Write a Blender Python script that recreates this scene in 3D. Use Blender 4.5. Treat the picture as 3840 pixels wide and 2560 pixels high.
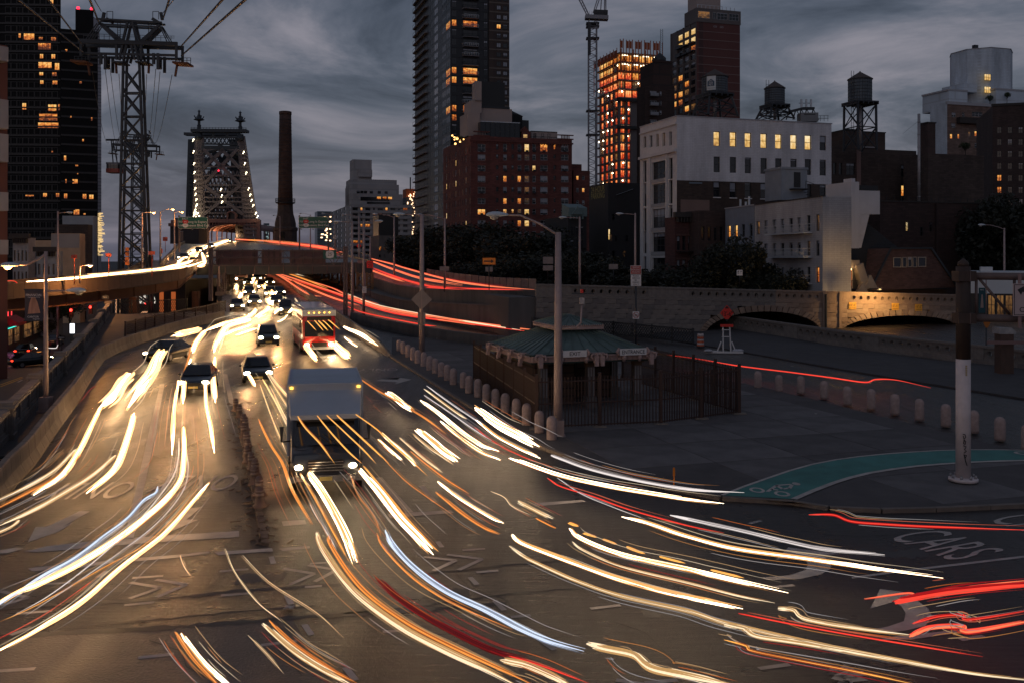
import bpy,bmesh,math,random
from mathutils import Vector,Matrix
for o in list(bpy.data.objects):bpy.data.objects.remove(o)
SC=bpy.context.scene;COL=SC.collection
RND=random.Random(11)
F,HZ,H=3500.0,970.0,7.5
cd=bpy.data.cameras.new('camera');cam=bpy.data.objects.new('camera',cd);COL.objects.link(cam)
cam.location=(0,0,H);cam.rotation_euler=(math.pi/2,0,0)
cd.sensor_width=36;cd.sensor_fit='HORIZONTAL';cd.lens=F/3840*36
cd.shift_y=-(1280-HZ)/3840;cd.clip_end=6000;cd.clip_start=.1
SC.camera=cam
W=bpy.data.worlds.new('World');SC.world=W;W.use_nodes=True
nt=W.node_tree;nt.nodes.clear()
def N(t,typ,**k):
 n=t.nodes.new(typ)
 for a,v in k.items():setattr(n,a,v)
 return n
out=N(nt,'ShaderNodeOutputWorld');bg=N(nt,'ShaderNodeBackground')
sky=N(nt,'ShaderNodeTexSky',sky_type='NISHITA',sun_disc=False)
sky.sun_elevation=math.radians(2);sky.sun_rotation=math.radians(195)
tc=N(nt,'ShaderNodeTexCoord');sep=N(nt,'ShaderNodeSeparateXYZ')
nt.links.new(tc.outputs['Generated'],sep.inputs[0])
def M(op,a,b=None,c=None,t=None):
 t=t or nt
 n=N(t,'ShaderNodeMath',operation=op)
 for i,v in enumerate((a,b,c)):
  if v is None:continue
  if isinstance(v,(int,float)):n.inputs[i].default_value=v
  else:t.links.new(v,n.inputs[i])
 return n.outputs[0]
zc=M('ADD',M('ABSOLUTE',sep.outputs[2]),.16)
cx=M('DIVIDE',sep.outputs[0],zc);cy=M('DIVIDE',sep.outputs[1],zc)
cmb=N(nt,'ShaderNodeCombineXYZ');nt.links.new(cx,cmb.inputs[0]);nt.links.new(cy,cmb.inputs[1])
def noise(t,vec,scale,detail=5,rough=.5,dist=0):
 n=N(t,'ShaderNodeTexNoise');n.inputs['Scale'].default_value=scale;n.inputs['Detail'].default_value=detail
 n.inputs['Roughness'].default_value=rough;n.inputs['Distortion'].default_value=dist
 if vec is not None:t.links.new(vec,n.inputs['Vector'])
 return n.outputs['Fac']
n1=noise(nt,cmb.outputs[0],1.25,9,.6,.7)
n2=noise(nt,cmb.outputs[0],.5,5,.55,.4)
ncl=M('ADD',M('MULTIPLY',n1,.82),M('MULTIPLY',n2,.36))
cr=N(nt,'ShaderNodeValToRGB');nt.links.new(ncl,cr.inputs[0])
el=cr.color_ramp.elements
el[0].position=.475;el[0].color=(.036,.046,.074,1)
el[1].position=.74;el[1].color=(.23,.22,.265,1)
e=el.new(.555);e.color=(.070,.084,.122,1)
e=el.new(.615);e.color=(.108,.120,.163,1)
hz=N(nt,'ShaderNodeMapRange');nt.links.new(M('ABSOLUTE',sep.outputs[2]),hz.inputs[0])
hz.inputs[1].default_value=.0;hz.inputs[2].default_value=.16;hz.inputs[3].default_value=.55;hz.inputs[4].default_value=0
mx=N(nt,'ShaderNodeMix',data_type='RGBA');nt.links.new(hz.outputs[0],mx.inputs[0])
nt.links.new(cr.outputs[0],mx.inputs[6]);mx.inputs[7].default_value=(.125,.122,.165,1)
sk=N(nt,'ShaderNodeMix',data_type='RGBA',blend_type='ADD');sk.inputs[0].default_value=.012
nt.links.new(mx.outputs[2],sk.inputs[6]);nt.links.new(sky.outputs[0],sk.inputs[7])
nt.links.new(sk.outputs[2],bg.inputs[0]);bg.inputs[1].default_value=1.0
nt.links.new(bg.outputs[0],out.inputs[0])
sd=bpy.data.lights.new('sun','SUN');sd.energy=.12;sd.angle=math.radians(50);sd.color=(.88,.91,1)
so=bpy.data.objects.new('sun',sd);COL.objects.link(so);so.rotation_euler=(math.radians(70),0,math.radians(-22))
vs=SC.view_settings;vs.view_transform='Standard';vs.look='None';vs.gamma=1;vs.exposure=0;vs.use_curve_mapping=False
SC.cycles.max_bounces=5;SC.cycles.diffuse_bounces=2;SC.cycles.glossy_bounces=3;SC.cycles.transparent_max_bounces=6
SC.cycles.use_denoising=True;SC.cycles.sample_clamp_indirect=4;SC.cycles.caustics_reflective=False;SC.cycles.caustics_refractive=False
# ================= helpers
U=Vector((-.30,.954,0)).normalized()
V=Vector((.954,.30,0)).normalized()
GR=math.atan2(.30,.954)
def zg(y):return 0 if y<80 else min(.025*(y-80),8.0)
def P(px,py,D):return Vector(((px-1920)/F*D,D,H-(py-HZ)/F*D))
def dep(py,h=0):
 k=(py-HZ)/F
 D=(H-h)/k if k>0 else 9999
 if D>80:D=(H-h+2)/(k+.025)
 return D
def G(px,py,h=0):
 D=dep(py,h);return Vector(((px-1920)/F*D,D,zg(D)+h))
def tag(o,label=None,cat=None,group=None,kind=None):
 if label:o['label']=label
 if cat:o['category']=cat
 if group:o['group']=group
 if kind:o['kind']=kind
 return o
def thing(name,label,cat,loc=(0,0,0),rz=0,group=None):
 o=bpy.data.objects.new(name,None);COL.objects.link(o);o.location=loc;o.rotation_euler=(0,0,rz);o.empty_display_size=.3
 return tag(o,label,cat,group)
def kids(o):return KIDS.get(o,[])
KIDS={}
def setp(o,p):
 if p is not None:
  o.parent=p;KIDS.setdefault(p,[]).append(o)
 return o
def copytree(o,parent=None):
 c=o.copy();COL.objects.link(c)
 if parent is not None:setp(c,parent)
 for k in kids(o):copytree(k,c)
 return c
MATS={}
def mat(name,col,rough=.8,ns=0,na=.25,bump=0,bs=None,metal=0,spec=.5,streak=False,col2=None,coat=0):
 if name in MATS:return MATS[name]
 m=bpy.data.materials.new(name);m.use_nodes=True;t=m.node_tree;b=t.nodes['Principled BSDF']
 b.inputs['Base Color'].default_value=(*col,1);b.inputs['Roughness'].default_value=rough
 b.inputs['Metallic'].default_value=metal;b.inputs['Specular IOR Level'].default_value=spec
 if coat:b.inputs['Coat Weight'].default_value=coat;b.inputs['Coat Roughness'].default_value=.08
 if ns:
  c=N(t,'ShaderNodeTexCoord');mp=N(t,'ShaderNodeMapping');t.links.new(c.outputs['Object'],mp.inputs[0])
  if streak:mp.inputs['Scale'].default_value=(1,1,.12)
  f=noise(t,mp.outputs[0],ns,6,.62)
  f2=noise(t,c.outputs['Object'],ns*.13,3,.5)
  r=N(t,'ShaderNodeMapRange');t.links.new(M('ADD',M('MULTIPLY',f,.6,t=t),M('MULTIPLY',f2,.4,t=t),t=t),r.inputs[0])
  r.inputs[1].default_value=.32;r.inputs[2].default_value=.68
  mxn=N(t,'ShaderNodeMix',data_type='RGBA');t.links.new(r.outputs[0],mxn.inputs[0])
  lo=col2 or tuple(v*(1-na)for v in col);hi=tuple(min(1,v*(1+na))for v in col)
  mxn.inputs[6].default_value=(*lo,1);mxn.inputs[7].default_value=(*hi,1)
  t.links.new(mxn.outputs[2],b.inputs['Base Color'])
  if bump:
   bp=N(t,'ShaderNodeBump');bp.inputs['Strength'].default_value=bump;bp.inputs['Distance'].default_value=.02
   t.links.new(noise(t,c.outputs['Object'],bs or ns*3,4,.6),bp.inputs['Height']);t.links.new(bp.outputs[0],b.inputs['Normal'])
 MATS[name]=m;return m
def emat(name,col,s,base=(.02,.02,.02)):
 if name in MATS:return MATS[name]
 m=bpy.data.materials.new(name);m.use_nodes=True;b=m.node_tree.nodes['Principled BSDF']
 b.inputs['Base Color'].default_value=(*base,1);b.inputs['Emission Color'].default_value=(*col,1);b.inputs['Emission Strength'].default_value=s
 MATS[name]=m;return m
def brick(name,col,mortar,scale=1.0,rough=.9,var=.25,bw=.6,bh=.2):
 """courses from the object's own coordinates: runs along x on front faces and along y on side faces"""
 if name in MATS:return MATS[name]
 m=bpy.data.materials.new(name);m.use_nodes=True;t=m.node_tree;b=t.nodes['Principled BSDF']
 b.inputs['Roughness'].default_value=rough
 c=N(t,'ShaderNodeTexCoord');s=N(t,'ShaderNodeSeparateXYZ');t.links.new(c.outputs['Object'],s.inputs[0])
 k=N(t,'ShaderNodeCombineXYZ');t.links.new(M('ADD',s.outputs[0],s.outputs[1],t=t),k.inputs[0]);t.links.new(s.outputs[2],k.inputs[1])
 br=N(t,'ShaderNodeTexBrick');t.links.new(k.outputs[0],br.inputs[0])
 br.inputs['Scale'].default_value=1/scale;br.inputs['Mortar Size'].default_value=.018;br.inputs['Brick Width'].default_value=bw;br.inputs['Row Height'].default_value=bh
 br.inputs['Color1'].default_value=(*[v*(1-var)for v in col],1);br.inputs['Color2'].default_value=(*[v*(1+var)for v in col],1);br.inputs['Mortar'].default_value=(*mortar,1)
 nz=N(t,'ShaderNodeMapping');t.links.new(c.outputs['Object'],nz.inputs[0]);nz.inputs['Scale'].default_value=(1,1,.25)
 mr=N(t,'ShaderNodeMapRange');t.links.new(noise(t,nz.outputs[0],.35,6,.65),mr.inputs[0]);mr.inputs[1].default_value=.3;mr.inputs[2].default_value=.7;mr.inputs[3].default_value=.68;mr.inputs[4].default_value=1.2
 mm=N(t,'ShaderNodeMix',data_type='RGBA',blend_type='MULTIPLY');mm.inputs[0].default_value=1
 t.links.new(br.outputs[0],mm.inputs[6]);t.links.new(mr.outputs[0],mm.inputs[7]);t.links.new(mm.outputs[2],b.inputs['Base Color'])
 MATS[name]=m;return m
def room(name,stops,s,sx=3.0):
 if name in MATS:return MATS[name]
 m=bpy.data.materials.new(name);m.use_nodes=True;t=m.node_tree;b=t.nodes['Principled BSDF']
 b.inputs['Base Color'].default_value=(.02,.02,.02,1);b.inputs['Roughness'].default_value=.15
 c=N(t,'ShaderNodeTexCoord');oi=N(t,'ShaderNodeObjectInfo')
 mp=N(t,'ShaderNodeMapping');t.links.new(c.outputs['Generated'],mp.inputs[0])
 k=N(t,'ShaderNodeCombineXYZ');r7=M('MULTIPLY',oi.outputs['Random'],37,t=t)
 t.links.new(r7,k.inputs[0]);t.links.new(r7,k.inputs[2]);t.links.new(k.outputs[0],mp.inputs['Location'])
 mp.inputs['Scale'].default_value=(sx,1,2.0)
 f=noise(t,mp.outputs[0],1.6,3,.6)
 ss=N(t,'ShaderNodeSeparateXYZ');t.links.new(c.outputs['Generated'],ss.inputs[0])
 g=M('ADD',M('MULTIPLY',f,1.15,t=t),M('MULTIPLY_ADD',ss.outputs[2],.3,-.18,t=t),t=t)
 g=M('ADD',g,M('MULTIPLY_ADD',oi.outputs['Random'],.36,-.18,t=t),t=t)
 cr=N(t,'ShaderNodeValToRGB');t.links.new(g,cr.inputs[0]);e=cr.color_ramp.elements
 e[0].position,e[0].color=stops[0][0],(*stops[0][1],1);e[1].position,e[1].color=stops[-1][0],(*stops[-1][1],1)
 for p,q in stops[1:-1]:x=e.new(p);x.color=(*q,1)
 t.links.new(cr.outputs[0],b.inputs['Emission Color']);b.inputs['Emission Strength'].default_value=s
 MATS[name]=m;return m
LIT=room('lit room warm',[(.3,(.10,.035,.008)),(.48,(.55,.24,.06)),(.62,(.95,.50,.14)),(.8,(1.0,.75,.38))],1.0)
LITR=room('lit room amber',[(.3,(.08,.015,.003)),(.5,(.55,.13,.02)),(.65,(.95,.36,.06)),(.85,(1.0,.62,.2))],1.0)
LITW=room('lit office',[(.2,(.35,.17,.05)),(.45,(.72,.42,.12)),(.7,(.9,.6,.25)),(.9,(1.0,.82,.5))],1.0,1.5)
DIM=room('dim room',[(.35,(.012,.008,.006)),(.6,(.06,.028,.012)),(.8,(.22,.10,.03))],1.0)
REDN=room('red netted floor',[(.25,(.10,.006,.003)),(.45,(.45,.03,.01)),(.62,(.85,.15,.035)),(.85,(1.0,.45,.15))],1.25,4)
def glassmat(name,blind):
 m=bpy.data.materials.new(name);m.use_nodes=True;t=m.node_tree;b=t.nodes['Principled BSDF']
 oi=N(t,'ShaderNodeObjectInfo');c=N(t,'ShaderNodeTexCoord');ss=N(t,'ShaderNodeSeparateXYZ');t.links.new(c.outputs['Generated'],ss.inputs[0])
 th=M('GREATER_THAN',ss.outputs[2],M('MULTIPLY_ADD',oi.outputs['Random'],-2.2*blind,1.35,t=t),t=t)
 mx=N(t,'ShaderNodeMix',data_type='RGBA');t.links.new(th,mx.inputs[0]);mx.inputs[6].default_value=(.012,.014,.018,1);mx.inputs[7].default_value=(.24,.26,.31,1)
 t.links.new(mx.outputs[2],b.inputs['Base Color']);b.inputs['Roughness'].default_value=.12;b.inputs['Specular IOR Level'].default_value=.6
 return m
GLASS=glassmat('window glass',.55);GLASSD=glassmat('dark window glass',.3)
class MB:
 def __init__(s):s.v=[];s.f=[];s.m=[];s.sm=[]
 def face(s,pts,mi=0,sm=False):
  n=len(s.v);s.v.extend([tuple(p)for p in pts]);s.f.append(tuple(range(n,n+len(pts))));s.m.append(mi);s.sm.append(sm)
 def faces(s,vs,fs,mi=0,sm=False):
  n=len(s.v);s.v.extend([tuple(p)for p in vs])
  for f in fs:s.f.append(tuple(n+i for i in f));s.m.append(mi);s.sm.append(sm)
 def box(s,x0,x1,y0,y1,z0,z1,mi=0):
  v=[(x,y,z)for z in(z0,z1)for y in(y0,y1)for x in(x0,x1)]
  s.faces(v,[(0,2,3,1),(4,5,7,6),(0,1,5,4),(2,6,7,3),(0,4,6,2),(1,3,7,5)],mi)
 def prism(s,pts,z0,z1,mi=0):
  n=len(pts);z0s=z0 if isinstance(z0,(list,tuple))else[z0]*n;z1s=z1 if isinstance(z1,(list,tuple))else[z1]*n
  a=sum(pts[i][0]*pts[(i+1)%n][1]-pts[(i+1)%n][0]*pts[i][1]for i in range(n))
  if a<0:pts=pts[::-1];z0s=z0s[::-1];z1s=z1s[::-1]
  v=[(p[0],p[1],z)for p,z in zip(pts,z0s)]+[(p[0],p[1],z)for p,z in zip(pts,z1s)]
  s.faces(v,[tuple(range(n))[::-1],tuple(range(n,2*n))]+[(i,(i+1)%n,n+(i+1)%n,n+i)for i in range(n)],mi)
 def tube(s,pts,r,n=6,mi=0,cap=True,sm=True):
  pts=[Vector(p)for p in pts];k=len(pts);rs=r if isinstance(r,(list,tuple))else[r]*k
  base=len(s.v);up=Vector((0,0,1));prev=None
  for i,p in enumerate(pts):
   d=(pts[min(i+1,k-1)]-pts[max(i-1,0)])
   d=d.normalized()if d.length>1e-9 else Vector((0,1,0))
   if prev is None:
    a=d.cross(up)
    if a.length<.05:a=d.cross(Vector((1,0,0)))
   else:a=prev-d*prev.dot(d)
   a.normalize();b=d.cross(a);prev=a
   for j in range(n):
    t=2*math.pi*j/n;s.v.append(tuple(p+(a*math.cos(t)+b*math.sin(t))*rs[i]))
  for i in range(k-1):
   for j in range(n):
    q=(j+1)%n;s.f.append((base+i*n+j,base+i*n+q,base+(i+1)*n+q,base+(i+1)*n+j));s.m.append(mi);s.sm.append(sm)
  if cap:
   s.f.append(tuple(base+j for j in range(n))[::-1]);s.m.append(mi);s.sm.append(False)
   s.f.append(tuple(base+(k-1)*n+j for j in range(n)));s.m.append(mi);s.sm.append(False)
 def lathe(s,prof,n=12,c=(0,0,0),mi=0,sm=True):
  base=len(s.v)
  for r,z in prof:
   for j in range(n):t=2*math.pi*j/n;s.v.append((c[0]+r*math.cos(t),c[1]+r*math.sin(t),c[2]+z))
  for i in range(len(prof)-1):
   for j in range(n):
    q=(j+1)%n;s.f.append((base+i*n+j,base+i*n+q,base+(i+1)*n+q,base+(i+1)*n+j));s.m.append(mi);s.sm.append(sm)
  s.f.append(tuple(base+j for j in range(n))[::-1]);s.m.append(mi);s.sm.append(False)
  s.f.append(tuple(base+(len(prof)-1)*n+j for j in range(n)));s.m.append(mi);s.sm.append(False)
 def ball(s,c,r,n=8,mi=0):
  rr=r if isinstance(r,(tuple,list))else(r,r,r)
  base=len(s.v);m=max(4,n//2+1)
  for i in range(m+1):
   a=math.pi*i/m
   for j in range(n):t=2*math.pi*j/n;s.v.append((c[0]+rr[0]*math.sin(a)*math.cos(t),c[1]+rr[1]*math.sin(a)*math.sin(t),c[2]+rr[2]*math.cos(a)))
  for i in range(m):
   for j in range(n):q=(j+1)%n;s.f.append((base+i*n+j,base+(i+1)*n+j,base+(i+1)*n+q,base+i*n+q));s.m.append(mi);s.sm.append(True)
 def beam(s,p,q,w,h=None,mi=0):
  p,q=Vector(p),Vector(q);d=(q-p).normalized();a=d.cross(Vector((0,0,1)))
  if a.length<.02:a=Vector((1,0,0))
  a.normalize();b=a.cross(d);h=h or w;a*=w/2;b*=h/2
  v=[p-a-b,p+a-b,p+a+b,p-a+b,q-a-b,q+a-b,q+a+b,q-a+b]
  s.faces(v,[(0,1,2,3)[::-1],(4,5,6,7),(0,1,5,4),(1,2,6,5),(2,3,7,6),(3,0,4,7)],mi)
 def mesh(s,name,mats):
  me=bpy.data.meshes.new(name);me.from_pydata(s.v,[],s.f)
  for m in(mats if isinstance(mats,(list,tuple))else[mats]):me.materials.append(m)
  me.polygons.foreach_set('material_index',s.m);me.polygons.foreach_set('use_smooth',s.sm);me.update()
  return me
 def build(s,name,mats,parent=None,loc=(0,0,0),rz=0):
  return obj(name,s.mesh(name,mats),parent,loc,rz)
def obj(name,me,parent=None,loc=(0,0,0),rz=0,scale=None):
 o=bpy.data.objects.new(name,me);COL.objects.link(o);o.location=loc
 if rz:o.rotation_euler=(0,0,rz)
 if scale:o.scale=scale
 return setp(o,parent)
_unit={}
def ubox(m):
 if m.name not in _unit:
  b=MB();b.box(-.5,.5,-.5,.5,-.5,.5);_unit[m.name]=b.mesh('box_'+m.name,m)
 return _unit[m.name]
def bx(name,m,parent,x0,x1,y0,y1,z0,z1):
 return obj(name,ubox(m),parent,((x0+x1)/2,(y0+y1)/2,(z0+z1)/2),0,(abs(x1-x0),abs(y1-y0),abs(z1-z0)))
def bm_(name,m,parent,p,q,w,h=None):
 """a straight member from p to q as an object of its own"""
 p,q=Vector(p),Vector(q);d=q-p;L=d.length;d=d/L;a=d.cross(Vector((0,0,1)))
 if a.length<.02:a=Vector((1,0,0))
 a.normalize();b=a.cross(d);o=obj(name,ubox(m),parent)
 R3=Matrix((a,d,-b)).transposed()if Matrix((a,d,b)).transposed().determinant()<0 else Matrix((a,d,b)).transposed()
 o.matrix_local=Matrix.Translation((p+q)/2)@R3.to_4x4()@Matrix.Diagonal((w,L,h or w,1))
 return o
def struct(name,me_or_mb,m=None):
 o=me_or_mb.build(name,m)if isinstance(me_or_mb,MB)else obj(name,me_or_mb)
 return tag(o,kind='structure')
def sheet(name,pts,h,m,parent=None,thick=0,cut=(80,400),grid=None):
 """flat area given as ground points; follows the grade of the approach"""
 bm=bmesh.new();vs=[bm.verts.new((p[0],p[1],0))for p in pts];f=bm.faces.new(vs)
 if f.calc_area()>0 and sum(pts[i][0]*pts[(i+1)%len(pts)][1]-pts[(i+1)%len(pts)][0]*pts[i][1]for i in range(len(pts)))<0:bmesh.ops.reverse_faces(bm,faces=[f])
 bmesh.ops.triangulate(bm,faces=bm.faces[:])
 for c in cut:bmesh.ops.bisect_plane(bm,geom=bm.verts[:]+bm.edges[:]+bm.faces[:],plane_co=(0,c,0),plane_no=(0,1,0))
 if thick:
  r=bmesh.ops.extrude_face_region(bm,geom=bm.faces[:]);low=[g for g in r['geom']if isinstance(g,bmesh.types.BMVert)]
  lows=set(low)
  for v in bm.verts:v.co.z=zg(v.co.y)+h-(0 if v in lows else thick)
  bmesh.ops.recalc_face_normals(bm,faces=bm.faces[:])
 else:
  for v in bm.verts:v.co.z=zg(v.co.y)+h
 me=bpy.data.meshes.new(name);bm.to_mesh(me);bm.free();me.materials.append(m)
 return obj(name,me,parent)
_txt={}
def text(name,s,size,m,parent,loc,rot=(math.pi/2,0,0),align='CENTER',ext=.004,sx=1):
 k=(s,size,m.name,align,ext)
 if k not in _txt:
  c=bpy.data.curves.new('t','FONT');c.body=s;c.size=size;c.align_x=align;c.align_y='CENTER';c.extrude=ext;c.resolution_u=3
  t=bpy.data.objects.new('t',c);COL.objects.link(t);dg=bpy.context.evaluated_depsgraph_get();dg.update()
  me=bpy.data.meshes.new_from_object(t.evaluated_get(dg));me.materials.clear();me.materials.append(m)
  bpy.data.objects.remove(t);bpy.data.curves.remove(c);_txt[k]=me
 o=obj(name,_txt[k],parent,loc);o.rotation_euler=rot;o.scale=(sx,1,1);return o
def light(parent,kind,loc,energy,col,rad=.1,rot=None,spot=None,name='lamp_light'):
 d=bpy.data.lights.new(name,kind);d.energy=energy;d.color=col;d.shadow_soft_size=rad
 if kind=='SPOT':d.spot_size=math.radians(spot or 60);d.spot_blend=.6
 o=bpy.data.objects.new(name,d);COL.objects.link(o);o.location=loc
 if rot:o.rotation_euler=rot
 return setp(o,parent)
ASPH=mat('asphalt',(.022,.0185,.019),.62,1.3,.35,.5,38)
STEEL=mat('dark steel',(.026,.031,.038),.5,1.5,.35,metal=.3)
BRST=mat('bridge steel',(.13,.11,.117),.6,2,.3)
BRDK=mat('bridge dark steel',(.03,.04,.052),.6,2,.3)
RUST=mat('rusty steel',(.13,.055,.03),.8,2,.4,streak=True)
PINKST=mat('weathered truss steel',(.10,.065,.062),.6,2,.3)
CONC=mat('concrete',(.17,.145,.125),.85,1.2,.4,.25,streak=True)
CONCD=mat('stained concrete',(.075,.072,.072),.9,.9,.5,.25,streak=True)
STONE=mat('granite',(.16,.14,.128),.85,2.5,.35,.35)
STONE_LIT=mat('lighter stone',(.24,.17,.13),.85,2.5,.3,.3)  # warmer, lighter copy of the granite; lamplight on the viaduct put into colour
BOLST=mat('rough bollard stone',(.36,.265,.245),.9,6,.3,.3)
PLAZA=mat('plaza paving',(.105,.095,.096),.8,.8,.5,.2)
ALU=mat('galvanised steel',(.30,.29,.30),.45,3,.2,metal=.5)
LAMPG=mat('lamp housing',(.45,.5,.55),.4,3,.12)
BLACK=mat('black paint',(.008,.008,.009),.4)
RUBB=mat('rubber',(.012,.012,.012),.7)
WHITE=mat('white paint',(.62,.6,.6),.6,3,.15)
MARK=mat('road paint',(.42,.38,.35),.75,2.2,.3)
YELL=mat('yellow paint',(.55,.30,.04),.7,3,.2)
GREENS=mat('sign green',(.0,.085,.06),.45)
SIGNB=mat('sign back',(.20,.17,.165),.55,2,.2,metal=.3)
REDP=mat('red sign paint',(.5,.02,.015),.5)
ORGP=mat('orange sign paint',(.85,.24,.015),.45)
FRW=mat('pale window frame',(.33,.34,.37),.6);FRD=mat('dark window frame',(.025,.027,.03),.5)
# ================= ground and roads
def zl(y):return-1.0 if y<40 else(-1-3*(y-40)/70 if y<110 else-4.0)
def blx(y):return-20.8-.374*(y-38.3)
b=MB();b.box(-3000,3000,-60,5000,-9.2,-9.0);struct('ground',b,mat('far ground',(.04,.04,.04),.9,.05))
road=sheet('approach_road',[(blx(-15),-15),(blx(112),112),(-36.5,117),(-49.6,160),(-91.7,300),(-143,470),(-190,900),(420,900),(420,-15)],0,ASPH);tag(road,kind='structure')
t=ASPH.node_tree;bs=t.nodes['Principled BSDF']
c=N(t,'ShaderNodeTexCoord');mp=N(t,'ShaderNodeMapping');t.links.new(c.outputs['Object'],mp.inputs[0]);mp.inputs['Rotation'].default_value=(0,0,-GR);mp.inputs['Scale'].default_value=(.5,7,1)
gro=noise(t,mp.outputs[0],1.6,5,.7)
mp2=N(t,'ShaderNodeMapping');t.links.new(c.outputs['Object'],mp2.inputs[0]);mp2.inputs['Rotation'].default_value=(0,0,-GR);mp2.inputs['Scale'].default_value=(1.2,.08,1)
trk=noise(t,mp2.outputs[0],.9,3,.5)
rr=N(t,'ShaderNodeMapRange');t.links.new(M('ADD',M('MULTIPLY',gro,.5,t=t),M('MULTIPLY',trk,.5,t=t),t=t),rr.inputs[0])
rr.inputs[1].default_value=.35;rr.inputs[2].default_value=.65;rr.inputs[3].default_value=.22;rr.inputs[4].default_value=.48
t.links.new(rr.outputs[0],bs.inputs['Roughness'])
hgt=M('ADD',M('MULTIPLY',noise(t,c.outputs['Object'],7,8,.85),2.6,t=t),M('MULTIPLY',gro,.6,t=t),t=t)
bp=N(t,'ShaderNodeBump');bp.inputs['Strength'].default_value=.75;bp.inputs['Distance'].default_value=.03;t.links.new(hgt,bp.inputs['Height']);t.links.new(bp.outputs[0],bs.inputs['Normal'])
bs.inputs['Specular IOR Level'].default_value=.6
b=MB();ys=[-15,20,40,60,85,110,300,900]
for a,e in zip(ys,ys[1:]):b.face([(-400,a,zl(a)),(blx(a)+.2,a,zl(a)),(blx(e)+.2,e,zl(e)),(-400,e,zl(e))])
b.face([(blx(112),110,-4),(60,110,-4),(60,900,-4),(blx(900),900,-4)])
struct('side_street',b,mat('side street asphalt',(.04,.036,.036),.6,1.1,.35,.3,30))
b=MB();q=[(blx(112),112),(-36.5,117),(-49.6,160),(-91.7,300),(-143,470)]
for(xa,ya),(xb,yb)in zip(q,q[1:]):b.face([(xa,ya,-4.2),(xb,yb,-4.2),(xb,yb,zg(yb)-.02),(xa,ya,zg(ya)-.02)])
struct('approach_abutment',b,mat('stained concrete',(.075,.072,.072),.9,.9,.5,.25,streak=True))
bar_px=[(0,1905),(60,1822),(135,1740),(215,1618),(302,1496),(335,1435),(359,1394),(392,1349),(449,1320),(510,1296),(572,1273),(640,1250),(740,1222),(849,1198)]
bar=[G(*p)for p in bar_px]
wk=[(p.x-.45,p.y)for p in bar]+[(blx(112),112)]+[(blx(34),34),(-18.2,24)]
tag(sheet('walkway',wk,.14,mat('walkway concrete',(.055,.05,.052),.8,.9,.35,.2),thick=.3),kind='structure')
curb_px=[(1469,1339),(1573,1404),(1675,1469),(1777,1532),(1900,1606),(2060,1690),(2300,1775),(2500,1832),(2708,1872),(2977,1888),(3110,1910),(3300,1918),(3500,1914),(3900,1896)]
curb=[G(*p)for p in curb_px]
back=[G(*p)for p in[(4050,1745),(3840,1702),(3480,1612),(3100,1515),(2840,1452),(2500,1392),(2250,1345),(2000,1310),(1800,1292),(1600,1268),(1470,1270)]]
plz=[(p.x,p.y)for p in curb+back]
plaza=sheet('plaza',plz,.10,mat('paving bed',(.07,.062,.063),.9,.8,.35,.2),thick=.3);tag(plaza,kind='structure')
b=MB()
for a,e in zip(curb,curb[1:]):
 d=(e-a);L=d.length;d.normalize();n=Vector((d.y,-d.x,0));k=max(1,int(L/1.5))
 for i in range(k):
  p=a+d*(L*i/k+.01);q=a+d*(L*(i+1)/k-.01)
  m_=MB();m_.prism([(p.x-n.x*.02,p.y-n.y*.02),(q.x-n.x*.02,q.y-n.y*.02),(q.x+n.x*.16,q.y+n.y*.16),(p.x+n.x*.16,p.y+n.y*.16)],[zg(p.y)-.1]*4,[zg(p.y)+.125]*4)
  m_.build('kerb_stone',mat('kerb granite',(.15,.12,.10),.8,3,.3),plaza)
import itertools
def inside(x,y,poly):
 r=False;n=len(poly)
 for i in range(n):
  x1,y1=poly[i];x2,y2=poly[(i+1)%n]
  if(y1>y)!=(y2>y)and x<(x2-x1)*(y-y1)/(y2-y1)+x1:r=not r
 return r
sl=MB();sl.box(-1.775,1.775,-1.775,1.775,-.03,0);slab_a=sl.mesh('slab',PLAZA)
slab_b=slab_a.copy();slab_b.materials[0]=mat('darker paving',(.08,.071,.072),.8,.8,.5,.2)
for i in range(-3,14):
 for j in range(-6,10):
  c=Vector((3,42,0))+V*(i*3.6)+U*(j*3.6)
  if c.y<77 and all(inside(c.x+(V*a+U*e).x*1.72,c.y+(V*a+U*e).y*1.72,plz)for a,e in((1,1),(1,-1),(-1,1),(-1,-1))):
   obj('paving_slab',slab_a if RND.random()<.6 else slab_b,plaza,(c.x,c.y,.106+RND.uniform(-.003,.006)),GR)
rw=[G(*p)for p in[(2440,1262),(2700,1308),(3000,1362),(3400,1430),(3840,1500),(4100,1545),(4300,1470),(3840,1385),(3480,1352),(3080,1292),(2840,1250),(2560,1205)]]
tag(sheet('pavement',[(p.x,p.y)for p in rw],.12,mat('dark pavement',(.045,.042,.045),.85,.9,.4,.2),thick=.3),kind='structure')
def mark(name,pts,m=MARK,h=.006,parent=None):return sheet(name,[(q.x,q.y)for q in(G(*p)for p in pts)],h,m,parent or road)
def dash(p,q,w=.12,name='road_dash',h=.006):
 a,e=G(*p),G(*q);d=(e-a);d.z=0;d.normalize();n=Vector((-d.y,d.x,0))*w/2
 return sheet(name,[(v.x,v.y)for v in(a-n,a+n,e+n,e-n)],h,MARK,road)
mark('lane_line',[(600,1440),(617,1440),(568,1700),(500,2020),(466,2020),(540,1700)])
mark('lane_line',[(837,1402),(852,1402),(880,1518),(862,1522)])
mark('stop_line',[(90,2066),(180,2046),(400,2022),(650,2004),(897,1990),(897,2012),(640,2028),(400,2046),(230,2062),(150,2068)])
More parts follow.
